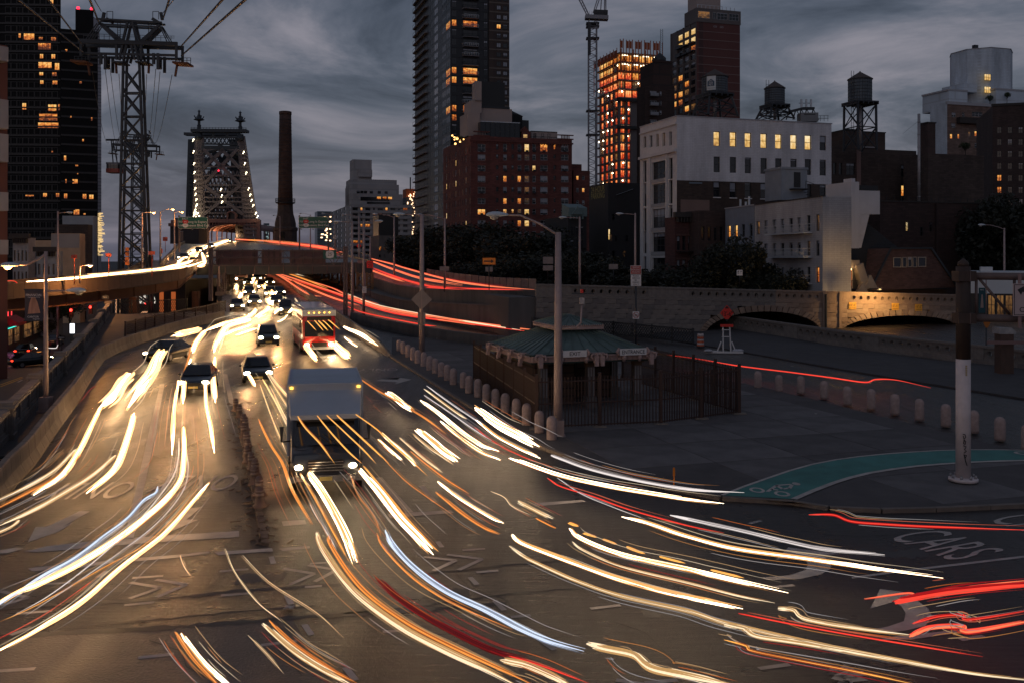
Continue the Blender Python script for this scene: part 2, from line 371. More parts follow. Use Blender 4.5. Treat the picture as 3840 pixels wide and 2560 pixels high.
for s in([(104,2130),(250,2114),(330,2112),(420,2098),(440,2106),(300,2128),(190,2136),(120,2140)],[(450,2096),(600,2084),(700,2076),(780,2066),(790,2072),(660,2090),(500,2104)],[(800,2068),(900,2062),(1020,2054),(1025,2066),(900,2074),(820,2080)],[(1046,2056),(1160,2046),(1163,2054),(1060,2064)],[(0,2062),(60,2052),(90,2056),(30,2072),(0,2074)]):mark('worn_line',s)
mark('stop_line',[(1056,1954),(1143,1948),(1150,1964),(1062,1971)])
mark('stop_line',[(1452,1926),(1690,1911),(1702,1922),(1462,1941)])
mark('stop_line',[(1990,1886),(2185,1873),(2200,1880),(2010,1897)])
mark('lane_line',[(1408,1790),(1432,1788),(1550,1918),(1522,1921)])
mark('lane_line',[(1570,1822),(1590,1818),(1640,1880),(1620,1886)])
mark('turn_arrow',[(104,2032),(134,1974),(172,1975),(302,1914),(336,1917),(238,1972),(272,1958),(270,1962),(215,1994)])
mark('turn_arrow',[(694,1908),(758,1898),(700,1946),(742,1948),(640,1992),(618,1984),(622,1954),(655,1948)])
for pl in([(496,2166),(612,2158)],[(488,2183),(603,2202),(485,2243)],[(584,2172),(699,2191),(587,2238)],[(5,2216),(104,2240),(0,2270)],[(140,2190),(265,2184)],[(366,2164),(400,2140)],[(823,2141),(932,2133)],[(1061,2131),(1179,2150),(1086,2191)],[(1155,2118),(1262,2136),(1180,2180)],[(1163,2112),(1225,2108)],[(1734,2062),(1819,2056)],[(1589,2087),(1710,2100),(1625,2139)],[(1677,2078),(1808,2095),(1720,2136)],[(466,2268),(578,2257)],[(60,2300),(195,2290)],[(828,2232),(938,2223)],[(518,2465),(652,2451)],[(-20,2516),(132,2506)],[(979,2418),(1113,2402)],[(1143,2200),(1207,2196)],[(40,2380),(120,2350)],[(1016,2086),(1026,2112)],[(1075,2232),(1092,2265)],[(1141,2340),(1168,2380)],[(1435,2368),(1531,2361)],[(1786,2145),(1869,2138)],[(1915,2312),(1990,2306)],[(2214,2281),(2327,2268)],[(1641,2029),(1657,2051)],[(1762,2163),(1789,2191)],[(1855,2250),(1891,2287)],[(2019,2394),(2080,2435)],[(1295,2501),(1334,2550)],[(2846,2506),(2961,2490)],[(2810,1962),(2854,1951)],[(2901,2200),(2978,2193)],[(2310,2548),(2450,2570)],[(2420,2560),(2540,2548)],[(3600,2398),(3690,2384)]):
 for a,e in zip(pl,pl[1:]):dash(a,e,.13)
mark('lane_line',[(3192,2162),(3400,2134),(3840,2082),(3900,2076),(3900,2083),(3840,2090),(3400,2142),(3196,2168)])
mark('turn_arrow',[(2909,2098),(2956,2051),(3151,2076),(3082,2080),(3118,2108),(3114,2132),(3080,2152),(3000,2170),(2877,2174),(2853,2164),(2960,2156),(3020,2136),(3030,2116),(3016,2086)])
mark('turn_arrow',[(3263,2281),(3301,2207),(3543,2240),(3430,2244),(3480,2280),(3497,2310),(3470,2345),(3400,2362),(3300,2376),(3240,2366),(3330,2348),(3390,2328),(3396,2298),(3380,2272),(3350,2256)])
mark('stop_line',[(3280,2400),(3360,2384),(3600,2360),(3640,2366),(3420,2396)])
GRN=mat('bike lane green',(.045,.18,.16),.75,1.2,.3,.2)
bl_t=[(2708,1869),(2790,1836),(2874,1806),(2960,1776),(3048,1751),(3135,1734),(3222,1722),(3320,1712),(3417,1705),(3520,1699),(3628,1696),(3740,1696),(3900,1699)]
bl_b=[(2977,1884),(3050,1852),(3127,1822),(3190,1802),(3259,1785),(3350,1770),(3443,1758),(3540,1750),(3654,1743),(3750,1739),(3900,1736)]
bk=sheet('bike_lane',[(q.x,q.y)for q in(G(*p)for p in bl_t+bl_b[::-1])],.118,GRN);tag(bk,kind='structure')
def strip(pl,w,name,parent,h):
 q=[G(*p)for p in pl];L=[];R_=[]
 for i,p in enumerate(q):
  d=q[min(i+1,len(q)-1)]-q[max(i-1,0)];d.z=0;d.normalize();n=Vector((-d.y,d.x,0))*w/2
  L.append((p.x+n.x,p.y+n.y));R_.append((p.x-n.x,p.y-n.y))
 return sheet(name,L+R_[::-1],h,MARK,parent)
strip(bl_t,.12,'edge_line',bk,.124);strip(bl_b,.2,'edge_line',bk,.124)
def ring(cx,cy,rx,ry,w,parent,n=18):
 c=G(cx,cy);rxm=rx*c.y/F;rym=(G(cx,cy-ry)-c).y
 bb=MB()
 for i in range(n):
  a0,a1=2*math.pi*i/n,2*math.pi*(i+1)/n;q=[]
  for a,k in((a0,1),(a1,1),(a1,.62),(a0,.62)):q.append((c.x+rxm*k*math.cos(a),c.y+rym*k*math.sin(a),.124))
  bb.face(q)
 return bb.build('bike_symbol_wheel',MARK,parent)
ring(2839,1850,28,10,0,bk);ring(2933,1864,29,10,0,bk);ring(3838,1709,34,6,0,bk)
for pl in([(2878,1856),(2912,1832),(2968,1828)],[(2912,1832),(2935,1846),(2960,1842)],[(2890,1846),(2918,1850)],[(2960,1844),(2970,1830)]):
 for a,e in zip(pl,pl[1:]):
  a_,e_=G(*a),G(*e);d=(e_-a_).normalized();n=Vector((-d.y,d.x,0))*.06
  sheet('bike_symbol_rider',[(v.x,v.y)for v in(a_-n,a_+n,e_+n,e_-n)],.124,MARK,bk)
c=G(2986,1826);b=MB();b.face([(c.x+.13*math.cos(i*math.pi/5),c.y+.2*math.sin(i*math.pi/5),.124)for i in range(10)]);b.build('bike_symbol_head',MARK,bk)
def rtext(s,px,py,size,ang,sx,h=.008):
 p=G(px,py);o=text('road_lettering',s,size,MARK,road,(p.x,p.y,h),(0,0,ang),ext=0.001,sx=sx);return o
o=rtext('ONLY',342,1834,1.0,math.pi+.1,1);o.scale=(.98,3.2,1)
o=rtext('ONLY',742,1806,1.0,math.pi+.06,1);o.scale=(.98,3.2,1)
o=rtext('CARS',3530,2040,1.25,math.radians(-66),1);o.scale=(.72,2.3,1)
o=rtext('CARS',3900,1972,1.25,math.radians(-66),1);o.scale=(.72,2.3,1)
o=rtext('ONLY',1420,1385,1.1,math.pi+.1,1);o.scale=(.9,1.8,1)
mark('turn_arrow',[(1545,1422),(1500,1415),(1490,1422),(1430,1420),(1410,1427),(1490,1432),(1478,1440)])
TAR=mat('tar seam',(.012,.011,.011),.42,5,.4)
def seam(pl,w,m=TAR,name='tar_seam',h=.004):
 L=[];R_=[]
 pts=[]
 for a,e in zip(pl,pl[1:]):
  for i in range(8):pts.append((a[0]+(e[0]-a[0])*i/8,a[1]+(e[1]-a[1])*i/8+RND.uniform(-2.0,2.0)))
 pts.append(pl[-1])
 for p in pts:
  q=G(*p);k=w*RND.uniform(.5,1.3);L.append((q.x,q.y+k));R_.append((q.x,q.y-k))
 sheet(name,L+R_[::-1],h,m,road)
seam([(-30,2290),(330,2262),(640,2240),(900,2214),(1180,2196),(1300,2190)],.09)
seam([(-30,2388),(330,2368),(640,2352),(900,2332),(1180,2310),(1560,2285),(1900,2262)],.13)
seam([(300,2345),(640,2318),(900,2290),(1180,2270)],.05)
seam([(1290,2300),(1640,2262),(1900,2226),(2200,2200)],.05)
seam([(1600,2150),(1900,2118),(2160,2098)],.07)
seam([(455,1723),(530,1712),(560,1706),(600,1716),(650,1708),(690,1710)],.05)
for pl in([(20,2180),(150,2160),(260,2170),(330,2150)],[(1000,2290),(1060,2360),(1050,2440),(1130,2530)],[(560,2400),(680,2440),(700,2500),(820,2560)],[(1700,2140),(1760,2200),(1900,2250),(1950,2330)],[(2300,2330),(2420,2370),(2500,2450)],[(2600,2060),(2720,2075),(2900,2140)],[(620,1560),(760,1570),(850,1560)],[(330,1600),(480,1590),(640,1612)],[(1240,2230),(1330,2200),(1420,2215)],[(3000,1990),(3200,2010),(3500,2000)],[(3100,2450),(3300,2500),(3450,2490)]):seam(pl,.018,TAR,'crack',.005)
for(x,y,rx,ry)in((1640,2230,120,22),(2560,2300,150,24),(980,2170,90,16),(3300,2080,170,16),(250,2240,120,16)):
 seam([(x-rx,y),(x-rx*.3,y-ry*.4),(x+rx*.4,y-ry*.1),(x+rx,y-ry*.6)],.32,mat('patched asphalt',(.018,.016,.016),.36,6,.4,.5,30),'road_patch',.0025)
patch=[G(*p)for p in[(-40,2395),(330,2376),(640,2358),(900,2340),(1100,2324),(1250,2580),(1400,2800),(-400,2800)]]
sheet('concrete_patch',[(q.x,q.y)for q in patch],.002,mat('worn pale asphalt',(.06,.048,.043),.34,1.6,.4,.7,15),road)
for p in((3560,1425,34),(3690,1480,24),(3610,1470,20)):
 q=G(p[0],p[1]);r=p[2]*q.y/F;b=MB();b.face([(q.x+r*math.cos(i*math.pi/8),q.y+r*math.sin(i*math.pi/8),zg(q.y)+.006)for i in range(16)]);b.build('manhole_cover',mat('cast iron',(.03,.028,.028),.5,8,.3),road)
for(x,y)in((440,1358),(424,1380)):
 q=G(x,y);b=MB()
 for i in range(9):b.box(-.55+i*.13,-.48+i*.13,-.35,.35,0,.012)
 b.build('drain_grate',mat('cast iron',(.03,.028,.028),.5,8,.3),road,(q.x,q.y,zg(q.y)+.003),GR)
def yl(px,py):
 D=60
 for _ in range(20):D=F*(H-zl(D))/(py-HZ)
 return Vector(((px-1920)/F*D,D,zl(D)+.006))
SS=bpy.data.objects['side_street']
for a,e,m_,n_ in(((0,1442),(84,1412),YELL,'centre_line'),((0,1449),(84,1417),YELL,'centre_line'),((20,1378),(42,1372),MARK,'road_dash'),((66,1432),(84,1423),MARK,'road_dash'),((2,1412),(32,1414),MARK,'road_dash')):
 a_,e_=yl(*a),yl(*e);d=(e_-a_).normalized();n=Vector((-d.y,d.x,0))*.09
 b=MB();b.face([a_-n,e_-n,e_+n,a_+n]);b.build(n_,m_,SS)
# ================= stone balustrade on the left
bal=thing('stone_balustrade','long pale stone balustrade with lattice panels between square piers beside the walkway','balustrade',(blx(30),30,0))
Bd=Vector((-.374,1,0)).normalized();Bn=Vector((Bd.y,-Bd.x,0));ra=math.atan2(Bd.y,Bd.x)
def lx(p):return Vector(p)-Vector((blx(30),30,0))
pm=MB();pm.box(-.45,.45,-.4,.4,-.2,.25);pm.box(-.38,.38,-.33,.33,.25,1.3);pm.box(-.48,.48,-.42,.42,1.3,1.42);pm.prism([(-.4,-.34),(.4,-.34),(.4,.34),(-.4,.34)],1.42,1.55)
pm.box(-.25,.25,-.36,-.33,.4,1.15)
pier=pm.mesh('pier',STONE)
Bs=[28.5,38.3,47.7,59,72.5,87.4,99,111]
for i,y in enumerate(Bs):
 if i==0:continue
 obj('pier',pier,bal,lx((blx(y),y,zg(y)+.1)),ra)
for y0,y1 in zip(Bs,Bs[1:]):
 A=Vector((blx(y0),y0,zg(y0)+.1))+Bd*.4;E=Vector((blx(y1),y1,zg(y1)+.1))-Bd*.4;L=(E-A).length;dz=(E.z-A.z)
 mid=lx(A);sh=dz/L
 def pc(name,bb,m_=STONE):
  bb.v=[(x,y,z+sh*x)for x,y,z in bb.v];return bb.build(name,m_,bal,mid,ra)
 k=max(1,round(L/1.9));w=L/k
 for j in range(k):
  s0=j*w+.02;s1=(j+1)*w-.02
  q=MB();q.box(s0,s1,-.2,.2,-6 if j==0 and False else-.15,.3);pc('base_stone',q)
  q=MB();q.box(s0,s1,-.24,.24,1.13,1.27);q.box(s0+.02,s1-.02,-.19,.19,1.27,1.31);pc('coping_stone',q)
 k=max(1,round(L/3.2));w=L/k
 for j in range(k):
  s0=j*w;s1=s0+w;q=MB()
  q.box(s0+.01,s0+.28,-.15,.15,.3,1.13);q.box(s1-.28,s1-.01,-.15,.15,.3,1.13)
  q.box(s0+.28,s1-.28,-.12,.12,.3,.4);q.box(s0+.28,s1-.28,-.12,.12,1.04,1.13)
  x=s0+.28;e_=s1-.28;n_=max(2,round((e_-x)/.34));c_=(e_-x)/n_
  for u in range(n_):
   a=x+u*c_;q.beam((a,0,.4),(a+c_,0,1.04),.13,.07);q.beam((a,.01,1.04),(a+c_,.01,.4),.13,.07)
   q.tube([(a+c_/2,-.08,.72),(a+c_/2,.08,.72)],.1,8,sm=False)
  pc('openwork_panel',q)
rw_=MB()
for y0,y1 in zip(Bs,Bs[1:]):
 a,e=lx((blx(y0)-.1,y0,0)),lx((blx(y1)-.1,y1,0))
 rw_.faces([(a.x-.15,a.y,zl(y0)-.5),(e.x-.15,e.y,zl(y1)-.5),(e.x-.15,e.y,zg(y1)-.04),(a.x-.15,a.y,zg(y0)-.04),(a.x+.2,a.y,zl(y0)-.5),(e.x+.2,e.y,zl(y1)-.5),(e.x+.2,e.y,zg(y1)-.04),(a.x+.2,a.y,zg(y0)-.04)],[(0,1,2,3)[::-1],(4,5,6,7),(3,2,6,7)])
rw_.build('retaining_wall',STONE,bal)
def barrier(name,label,pts,hgt=.95,seg=1.45,w0=.62,w1=.26,cat='barrier',m_=CONC,tophs=None):
 b0=pts[0];t=thing(name,label,cat,(b0.x,b0.y,0))
 acc=[0]
 for a,e in zip(pts,pts[1:]):acc.append(acc[-1]+(e-a).length)
 def at(s):
  s=max(0,min(acc[-1],s))
  for i in range(len(pts)-1):
   if s<=acc[i+1]+1e-6:
    f=(s-acc[i])/(acc[i+1]-acc[i]);p=pts[i].lerp(pts[i+1],f);hh=hgt if tophs is None else tophs[i]+(tophs[i+1]-tophs[i])*f
    return p,hh
 k=max(1,round(acc[-1]/seg))
 for j in range(k):
  q=MB();(p,h0),(r,h1)=at(acc[-1]*j/k),at(acc[-1]*(j+1)/k-.025);d=(r-p);d.z=0;d.normalize();n=Vector((d.y,-d.x,0));vs=[]
  for z0,c,hh in((p.z,p,h0),(r.z,r,h1)):
   c=c-Vector((b0.x,b0.y,0));k_=hh/.95
   for off,zz in((w0/2,-.05),(w0/2,.12*k_),(w1/2+.04,.42*k_),(w1/2,hh-.04),(w1/2-.04,hh),(-w1/2+.04,hh),(-w1/2,hh-.04),(-w1/2-.04,.42*k_),(-w0/2,.12*k_),(-w0/2,-.05)):vs.append((c.x+n.x*off,c.y+n.y*off,z0+zz))
  q.faces(vs,[tuple(range(10)),tuple(range(10,20))[::-1]]+[(i,i+1,11+i,10+i)for i in range(9)])
  q.build('barrier_segment',m_,t)
 return t
barrier('concrete_barrier','curved concrete barrier of cast segments between the walkway and the left lanes',[p-Vector((.32,0,0))for p in bar])
div=[G(*p)for p in[(1095,1075),(1150,1118),(1215,1166),(1285,1218),(1360,1270),(1425,1312),(1468,1338)]]
barrier('concrete_barrier','concrete dividing wall tapering down to a wedge end at the kerb beside the bus',div,tophs=[1.1,1.1,1.1,1.05,1.0,.75,.15],cat='barrier')
lo=[G(*p)for p in[(1320,1205),(1420,1232),(1550,1258),(1700,1284),(1850,1302),(1990,1312)]]
barrier('concrete_barrier','low dark concrete wall between the outbound lanes and the kiosk plaza',lo,hgt=1.0,seg=3.2,w0=.4,w1=.36,m_=CONCD)
kp=[(886,1508),(900,1590),(915,1670),(932,1750),(950,1830),(968,1910),(985,1990),(998,2044)]
isl=thing('traffic_island','narrow broken kerb island with torn edges between the two directions of traffic','traffic island',G(998,2044))
o0=G(998,2044)
KST=mat('broken kerb',(.12,.085,.06),.6,6,.5,.6)
for a,e in zip(kp,kp[1:]):
 for i in range(4):
  p=G(a[0]+(e[0]-a[0])*(i+.04)/4,a[1]+(e[1]-a[1])*(i+.04)/4)-o0;q=G(a[0]+(e[0]-a[0])*(i+.96)/4,a[1]+(e[1]-a[1])*(i+.96)/4)-o0
  w=RND.uniform(.08,.13);hh=RND.uniform(.07,.15);b=MB()
  j=lambda s:RND.uniform(-s,s)
  b.prism([(p.x-w+j(.03),p.y),(p.x+w+j(.03),p.y),(q.x+w+j(.03),q.y),(q.x-w+j(.03),q.y)],-.02,[hh+j(.03),hh+j(.04),hh+j(.03),hh+j(.03)]);b.build('kerb_block',KST,isl)
frag=MB()
for i in range(170):
 u=RND.random();s=u*7;k=min(6,int(s));f=s-k;px=kp[k][0]+(kp[k+1][0]-kp[k][0])*f+RND.gauss(0,30);py=kp[k][1]+(kp[k+1][1]-kp[k][1])*f
 p=G(px,py);a=RND.uniform(0,3.14);l=RND.uniform(.03,.16);w=RND.uniform(.015,.05)
 frag.beam((p.x-l*math.cos(a),p.y-l*math.sin(a),.02),(p.x+l*math.cos(a),p.y+l*math.sin(a),.03),w,.025)
tag(frag.build('debris',KST),kind='stuff')
pb=MB();pb.lathe([(.21,0),(.21,.05),(.15,.1),(.125,.3),(.12,.52),(.09,.6),(.03,.62)],10);post_me=pb.mesh('short_post',mat('grimy post',(.16,.10,.075),.7,4,.4))
cb=MB();cb.lathe([(.128,.34),(.126,.42)],10);cb.lathe([(.124,.47),(.123,.52)],10);band_me=cb.mesh('band',mat('post band',(.3,.22,.17),.5))
pp=[(884,1545),(899,1570),(910,1608),(921,1620),(915,1648),(927,1684),(930,1716),(929,1742),(946,1768),(958,1795),(955,1826),(972,1866),(974,1910)]
for i,p in enumerate(pp):
 q=G(*p);t=thing('delineator_post','short grimy post on the broken kerb, '+['farthest of the row','second from the far end','third from the far end','fourth from the far end','fifth from the far end','sixth from the far end','in the very middle of the row','sixth from the near end','fifth from the near end','fourth from the near end','third from the near end','second from the near end','nearest of the row'][i],'post',q+Vector((0,0,.08)),RND.random(),'short posts on the kerb island')
 t.rotation_euler=(RND.uniform(-.08,.08),RND.uniform(-.1,.1),0)
 obj('post_body',post_me,t);obj('band',band_me,t)
# ================= stone viaduct with two arches (right) and near parapet wall
A0=Vector((2.2,87,0));A1=Vector((47.5,100,0));VD=(A1-A0);VL=VD.length;VD.normalize();va=math.atan2(VD.y,VD.x)
via=thing('stone_viaduct','long granite ramp wall with pierced parapet and two low arches','viaduct',A0,va)
def vt(px):
 k=(px-1920)/F;return(k*A0.y-A0.x)/(VD.x-k*VD.y)
def vz(px,py):return H-(py-HZ)/F*(A0.y+VD.y*vt(px))
def top(t):return 5.15-1.5*max(0,t)/VL
arches=[]
for a,e,yc in((2640,3072,1168),(3152,3592,1183)):
 ta,te=vt(a),vt(e);tm=(ta+te)/2;arches.append((tm,(te-ta)/2,vz((a+e)/2,yc)))
STN_LIT=[STONE_LIT,mat('limestone pale',(.27,.2,.155),.85,2.5,.3,.3),mat('limestone dark',(.19,.135,.105),.85,2.5,.3,.3)]  # tones of the lighter stone, lamplight coloured in as well
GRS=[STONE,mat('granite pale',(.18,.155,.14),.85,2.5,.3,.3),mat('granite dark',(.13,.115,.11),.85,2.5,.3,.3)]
hb=MB()
n=8;cxh,czh,rh=.5,.52,.21
inn=[(cxh+rh*math.cos(math.pi/8+i*math.pi/4),czh+rh*1.1*math.sin(math.pi/8+i*math.pi/4))for i in range(8)]
outp=[(1,.5+.24),(.5+.2,1),(.5-.2,1),(0,.5+.24),(0,.5-.24),(.3,0),(.7,0),(1,.26)]
for y in(-.16,.16):
 for i in range(8):
  k=(i+1)%8;pts=[(inn[i][0],y,inn[i][1]),(outp[i][0],y,outp[i][1]),(outp[k][0],y,outp[k][1]),(inn[k][0],y,inn[k][1])]
  hb.face(pts if y>0 else pts[::-1])
for i in range(8):
 k=(i+1)%8;hb.face([(inn[i][0],-.16,inn[i][1]),(inn[i][0],.16,inn[i][1]),(inn[k][0],.16,inn[k][1]),(inn[k][0],-.16,inn[k][1])])
for cxz in((1,1),(0,1),(0,0),(1,0)):
 pass
for(c,p1,p2)in(((1,1),outp[0],outp[1]),((0,1),outp[2],outp[3]),((0,0),outp[4],outp[5]),((1,0),outp[6],outp[7])):
 for y in(-.16,.16):hb.face([(p1[0],y,p1[1]),(c[0],y,c[1]),(p2[0],y,p2[1])])
rr_=[(cxh+.27*math.cos(i*math.pi/6),czh+.29*math.sin(i*math.pi/6))for i in range(12)]
for i in range(12):
 k=(i+1)%12;q0,q1=rr_[i],rr_[k];s0=[(cxh+(x-cxh)*1.14,czh+(z-czh)*1.14)for x,z in(q0,q1)]
 hb.face([(q0[0],-.2,q0[1]),(s0[0][0],-.2,s0[0][1]),(s0[1][0],-.2,s0[1][1]),(q1[0],-.2,q1[1])][::-1])
 hb.face([(s0[0][0],-.2,s0[0][1]),(s0[0][0],-.16,s0[0][1]),(s0[1][0],-.16,s0[1][1]),(s0[1][0],-.2,s0[1][1])])
hole_mesh={}
for k_,mm in(('g',STONE),('l',STONE_LIT)):hole_mesh[k_]=hb.mesh('parapet_block',mm)
pier_t=[vt(3084),vt(3152)]
PW=.87
t_=0.0
while t_<VL-.1:
 w=PW;z=top(t_)-1.05;lit_side=t_>vt(2900)  # from here on the wall takes the stone with lamplight painted in
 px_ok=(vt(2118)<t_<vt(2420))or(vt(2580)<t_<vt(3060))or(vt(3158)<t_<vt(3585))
 mm=STONE_LIT if lit_side else STONE
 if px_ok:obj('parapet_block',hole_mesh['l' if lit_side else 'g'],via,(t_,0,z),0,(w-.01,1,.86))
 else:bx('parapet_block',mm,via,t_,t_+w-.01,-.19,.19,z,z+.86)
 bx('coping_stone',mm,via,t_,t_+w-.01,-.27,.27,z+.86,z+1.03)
 bx('string_course',mm,via,t_,t_+w-.01,-.26,.2,z-.22,z-.01)
 t_+=w
rows=6
def in_arch(t,z,grow=.0):
 for tm,a,zc in arches:
  if abs(t-tm)<a+grow:
   if z<(zc+grow)*math.sqrt(max(0,1-((t-tm)/(a+grow))**2)):return True
 return False
for r in range(9):
 hrow=.46;t_=-.0+(.55 if r%2 else 0)-.55
 while t_<VL:
  w=1.25*RND.uniform(.85,1.15);z1=top(t_)-1.28-r*hrow;z0=z1-hrow+.015
  if z1>-.2 and not in_arch(t_+w/2,z0,.25):
   S=STN_LIT if t_>vt(2900)else GRS
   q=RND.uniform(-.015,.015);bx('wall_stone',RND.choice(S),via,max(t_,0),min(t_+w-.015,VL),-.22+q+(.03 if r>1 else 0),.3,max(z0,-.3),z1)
  t_+=w
for tm,a,zc in arches:
 nv=30
 for i in range(nv):
  a0,a1=math.pi*i/nv+.008,math.pi*(i+1)/nv-.008;q=[]
  for aa,g in((a0,0),(a1,0),(a1,.62),(a0,.62)):q.append((tm-(a+g)*math.cos(aa),(zc+g)*math.sin(aa)))
  if max(z for _,z in q)<.2:continue
  b=MB();pr=RND.uniform(0,.02);b.faces([(x,-.27-pr,z)for x,z in q]+[(x,.3,z)for x,z in q],[(0,1,2,3),(4,5,6,7)[::-1],(0,4,5,1),(1,5,6,2),(2,6,7,3),(3,7,4,0)])
  b.build('arch_stone',RND.choice(STN_LIT),via)
 b=MB()
 for i in range(24):
  a0,a1=math.pi*i/24,math.pi*(i+1)/24
  b.face([(tm-a*math.cos(a0),.2,zc*math.sin(a0)),(tm-a*math.cos(a1),.2,zc*math.sin(a1)),(tm-a*math.cos(a1),16,zc*math.sin(a1)),(tm-a*math.cos(a0),16,zc*math.sin(a0))])
 b.face([(tm-a,16,-.3),(tm+a,16,-.3),(tm+a,16,zc+.2),(tm-a,16,zc+.2)])
 b.build('vault',mat('dark brick vault',(.05,.035,.03),.9,2,.4),via)  # one dark mottled tone over the whole vault
for px0,px1 in((3078,3092),(3140,3150)):
 t0,t1=vt(px0),vt(px1);bx('pilaster',STONE_LIT,via,t0,t1,-.34,-.2,-.2,top(t0)-.1)
bx('drain_pipe',STEEL,via,vt(3088)-.08,vt(3088)+.08,-.5,-.36,0,top(vt(3088))-.3)
for px,py,s in((3190,1147,"11'-5\""),(3350,1150,"12'-11\""),(3437,1153,"11'-5\"")):
 t0=vt(px);z=vz(px,py);sg=thing('clearance_sign',{3190:'yellow 11 foot 5 clearance plate at the left foot of the lit arch',3350:"yellow 12'-11 clearance plate near the crown of the lit arch",3437:'yellow 11 foot 5 clearance plate on the right haunch of the lit arch'}[px],'sign',A0+VD*t0+Vector((0,0,z))+Vector((VD.y,-VD.x,0))*.3,va,'clearance plates on the viaduct')
 bx('plate',YELL,sg,-.44,.44,-.03,0,-.36,.36);text('lettering',s,.36,BLACK,sg,(0,-.036,.06));text('lettering','CLEARANCE',.13,BLACK,sg,(0,-.036,-.22))
t0=vt(3255);lp=thing('wall_floodlight','small warm lamp on a bracket lighting the right arch of the stone viaduct','lamp',A0+VD*t0+Vector((VD.y,-VD.x,0))*.3+Vector((0,0,top(t0)+.1)),va)
b=MB();b.tube([(0,.3,0),(0,-.1,.25),(0,-1.3,.3)],.04,6);b.build('bracket',STEEL,lp)
b=MB();b.box(-.16,.16,-1.6,-1.25,.2,.34);b.build('lamp_head',STEEL,lp);bx('lens',emat('floodlight lens',(1,.6,.25),3),lp,-.12,.12,-1.56,-1.29,.19,.197)
light(lp,'SPOT',(0,-2.6,.1),1500,(1,.58,.2),.15,(math.radians(62),0,0),150)
bx('wall_end',CONCD,via,-2.6,-.02,.05,9,-.3,3.9)
rd=[(-1,99),(2.2,87.3),(47.5,100.3),(60,104),(58,118),(20,108),(0,104)]
b=MB();b.face([(2.0,87.4,3.95),(47.4,100.4,2.6),(45,111,2.6),(-1,98,3.95)]);struct('ramp_road',b,ASPH)
b=MB();b.face([(2.0,87.4,3.9),(2.0,87.4,0),(-1,98,0),(-1,98,3.9)]);struct('ramp_end_wall',b,CONCD)
N0,N1=Vector((15,113,0)),Vector((41,46.6,0));ND=N1-N0;NL=ND.length;ND.normalize();na=math.atan2(ND.y,ND.x)
npw=thing('stone_parapet','dark granite parapet with round holes running down beside the right pavement','parapet wall',(N0.x,N0.y,0),na)
t_=0;i=0
while t_<NL-.1:
 y=N0.y+ND.y*t_;z=zg(y);solid=(i%11)in(9,10);w=.92
 bx('base_stone',RND.choice(GRS),npw,t_,t_+w-.012,-.24,.24,z-.1,z+.42)
 if solid:bx('parapet_block',STONE,npw,t_,t_+w-.012,-.21,.21,z+.42,z+1.2)
 else:obj('parapet_block',hole_mesh['g'],npw,(t_,0,z+.42),0,(w-.012,1,.78))
 bx('coping_stone',STONE,npw,t_,t_+w-.012,-.27,.27,z+1.2,z+1.38)
 t_+=w;i+=1
# ================= ramps, upper roadway, bridge
def ribbon(pts,n_off,z=0):
 """offset a 3d polyline sideways in plan"""
 r=[]
 for i,p in enumerate(pts):
  d=pts[min(i+1,len(pts)-1)]-pts[max(i-1,0)];d.z=0;d.normalize();r.append(p+Vector((d.y,-d.x,0))*n_off+Vector((0,0,z)))
 return r
def extr(a,c,z0,z1,mb):
 for i in range(len(a)-1):
  v=[a[i],c[i],c[i+1],a[i+1]]
  lo_=[p+Vector((0,0,z0))for p in v];hi=[p+Vector((0,0,z1))for p in v]
  mb.faces(lo_+hi,[(0,1,2,3)[::-1],(4,5,6,7),(0,1,5,4),(1,2,6,5),(2,3,7,6),(3,0,4,7)])
near=[P(1385,1046,160),P(1470,1074,138),P(1572,1092,118),P(1735,1098,103),P(1870,1100,95),P(2008,1101,89)]
far_=[P(1392,978,190),P(1500,1004,170),P(1600,1032,150),P(1700,1052,130),P(1850,1072,112),P(2012,1082,102)]
b=MB()
for i in range(5):b.face([near[i],near[i+1],far_[i+1],far_[i]])
struct('outbound_ramp',b,ASPH)
rwall=thing('ramp_wall','stained two-tier concrete retaining wall below the outbound ramp','retaining wall',(near[2].x,near[2].y,0))
o=Vector((near[2].x,near[2].y,0))
for tier,(off,dz)in enumerate(((0,.15),(2.2,-1.25))):
 ln=ribbon(near,off,dz)
 for i in range(5):
  for k in range(3):
   a=ln[i].lerp(ln[i+1],k/3);e=ln[i].lerp(ln[i+1],(k+1)/3-.004)
   n=Vector(((e-a).y,-(e-a).x,0)).normalized();b=MB()
   v=[a-o,e-o,e-o-n*.4,a-o-n*.4];lo_=[Vector((p.x,p.y,-.5))for p in v]
   b.faces(lo_+v,[(0,1,2,3),(4,5,6,7),(0,1,5,4),(1,2,6,5),(2,3,7,6),(3,0,4,7)]);b.build('wall_panel',CONCD,rwall)
   b=MB();w_=[p+n*.06 for p in(a-o,e-o)]+[e-o-n*.5,a-o-n*.5];b.faces([p for p in w_]+[p+Vector((0,0,.16))for p in w_],[(0,1,2,3),(4,5,6,7),(0,1,5,4),(1,2,6,5),(2,3,7,6),(3,0,4,7)]);b.build('coping_stone',CONCD,rwall)
 if tier==1:
  b=MB();l2=ribbon(near,0,-1.25)
  for i in range(5):b.face([ln[i],ln[i+1],l2[i+1],l2[i]])
  b.v=[(x-o.x,y-o.y,z)for x,y,z in b.v];b.build('wall_ledge',CONCD,rwall)
fpar=thing('stone_parapet','low stone parapet on the far edge of the outbound ramp below the trees','parapet wall',far_[3])
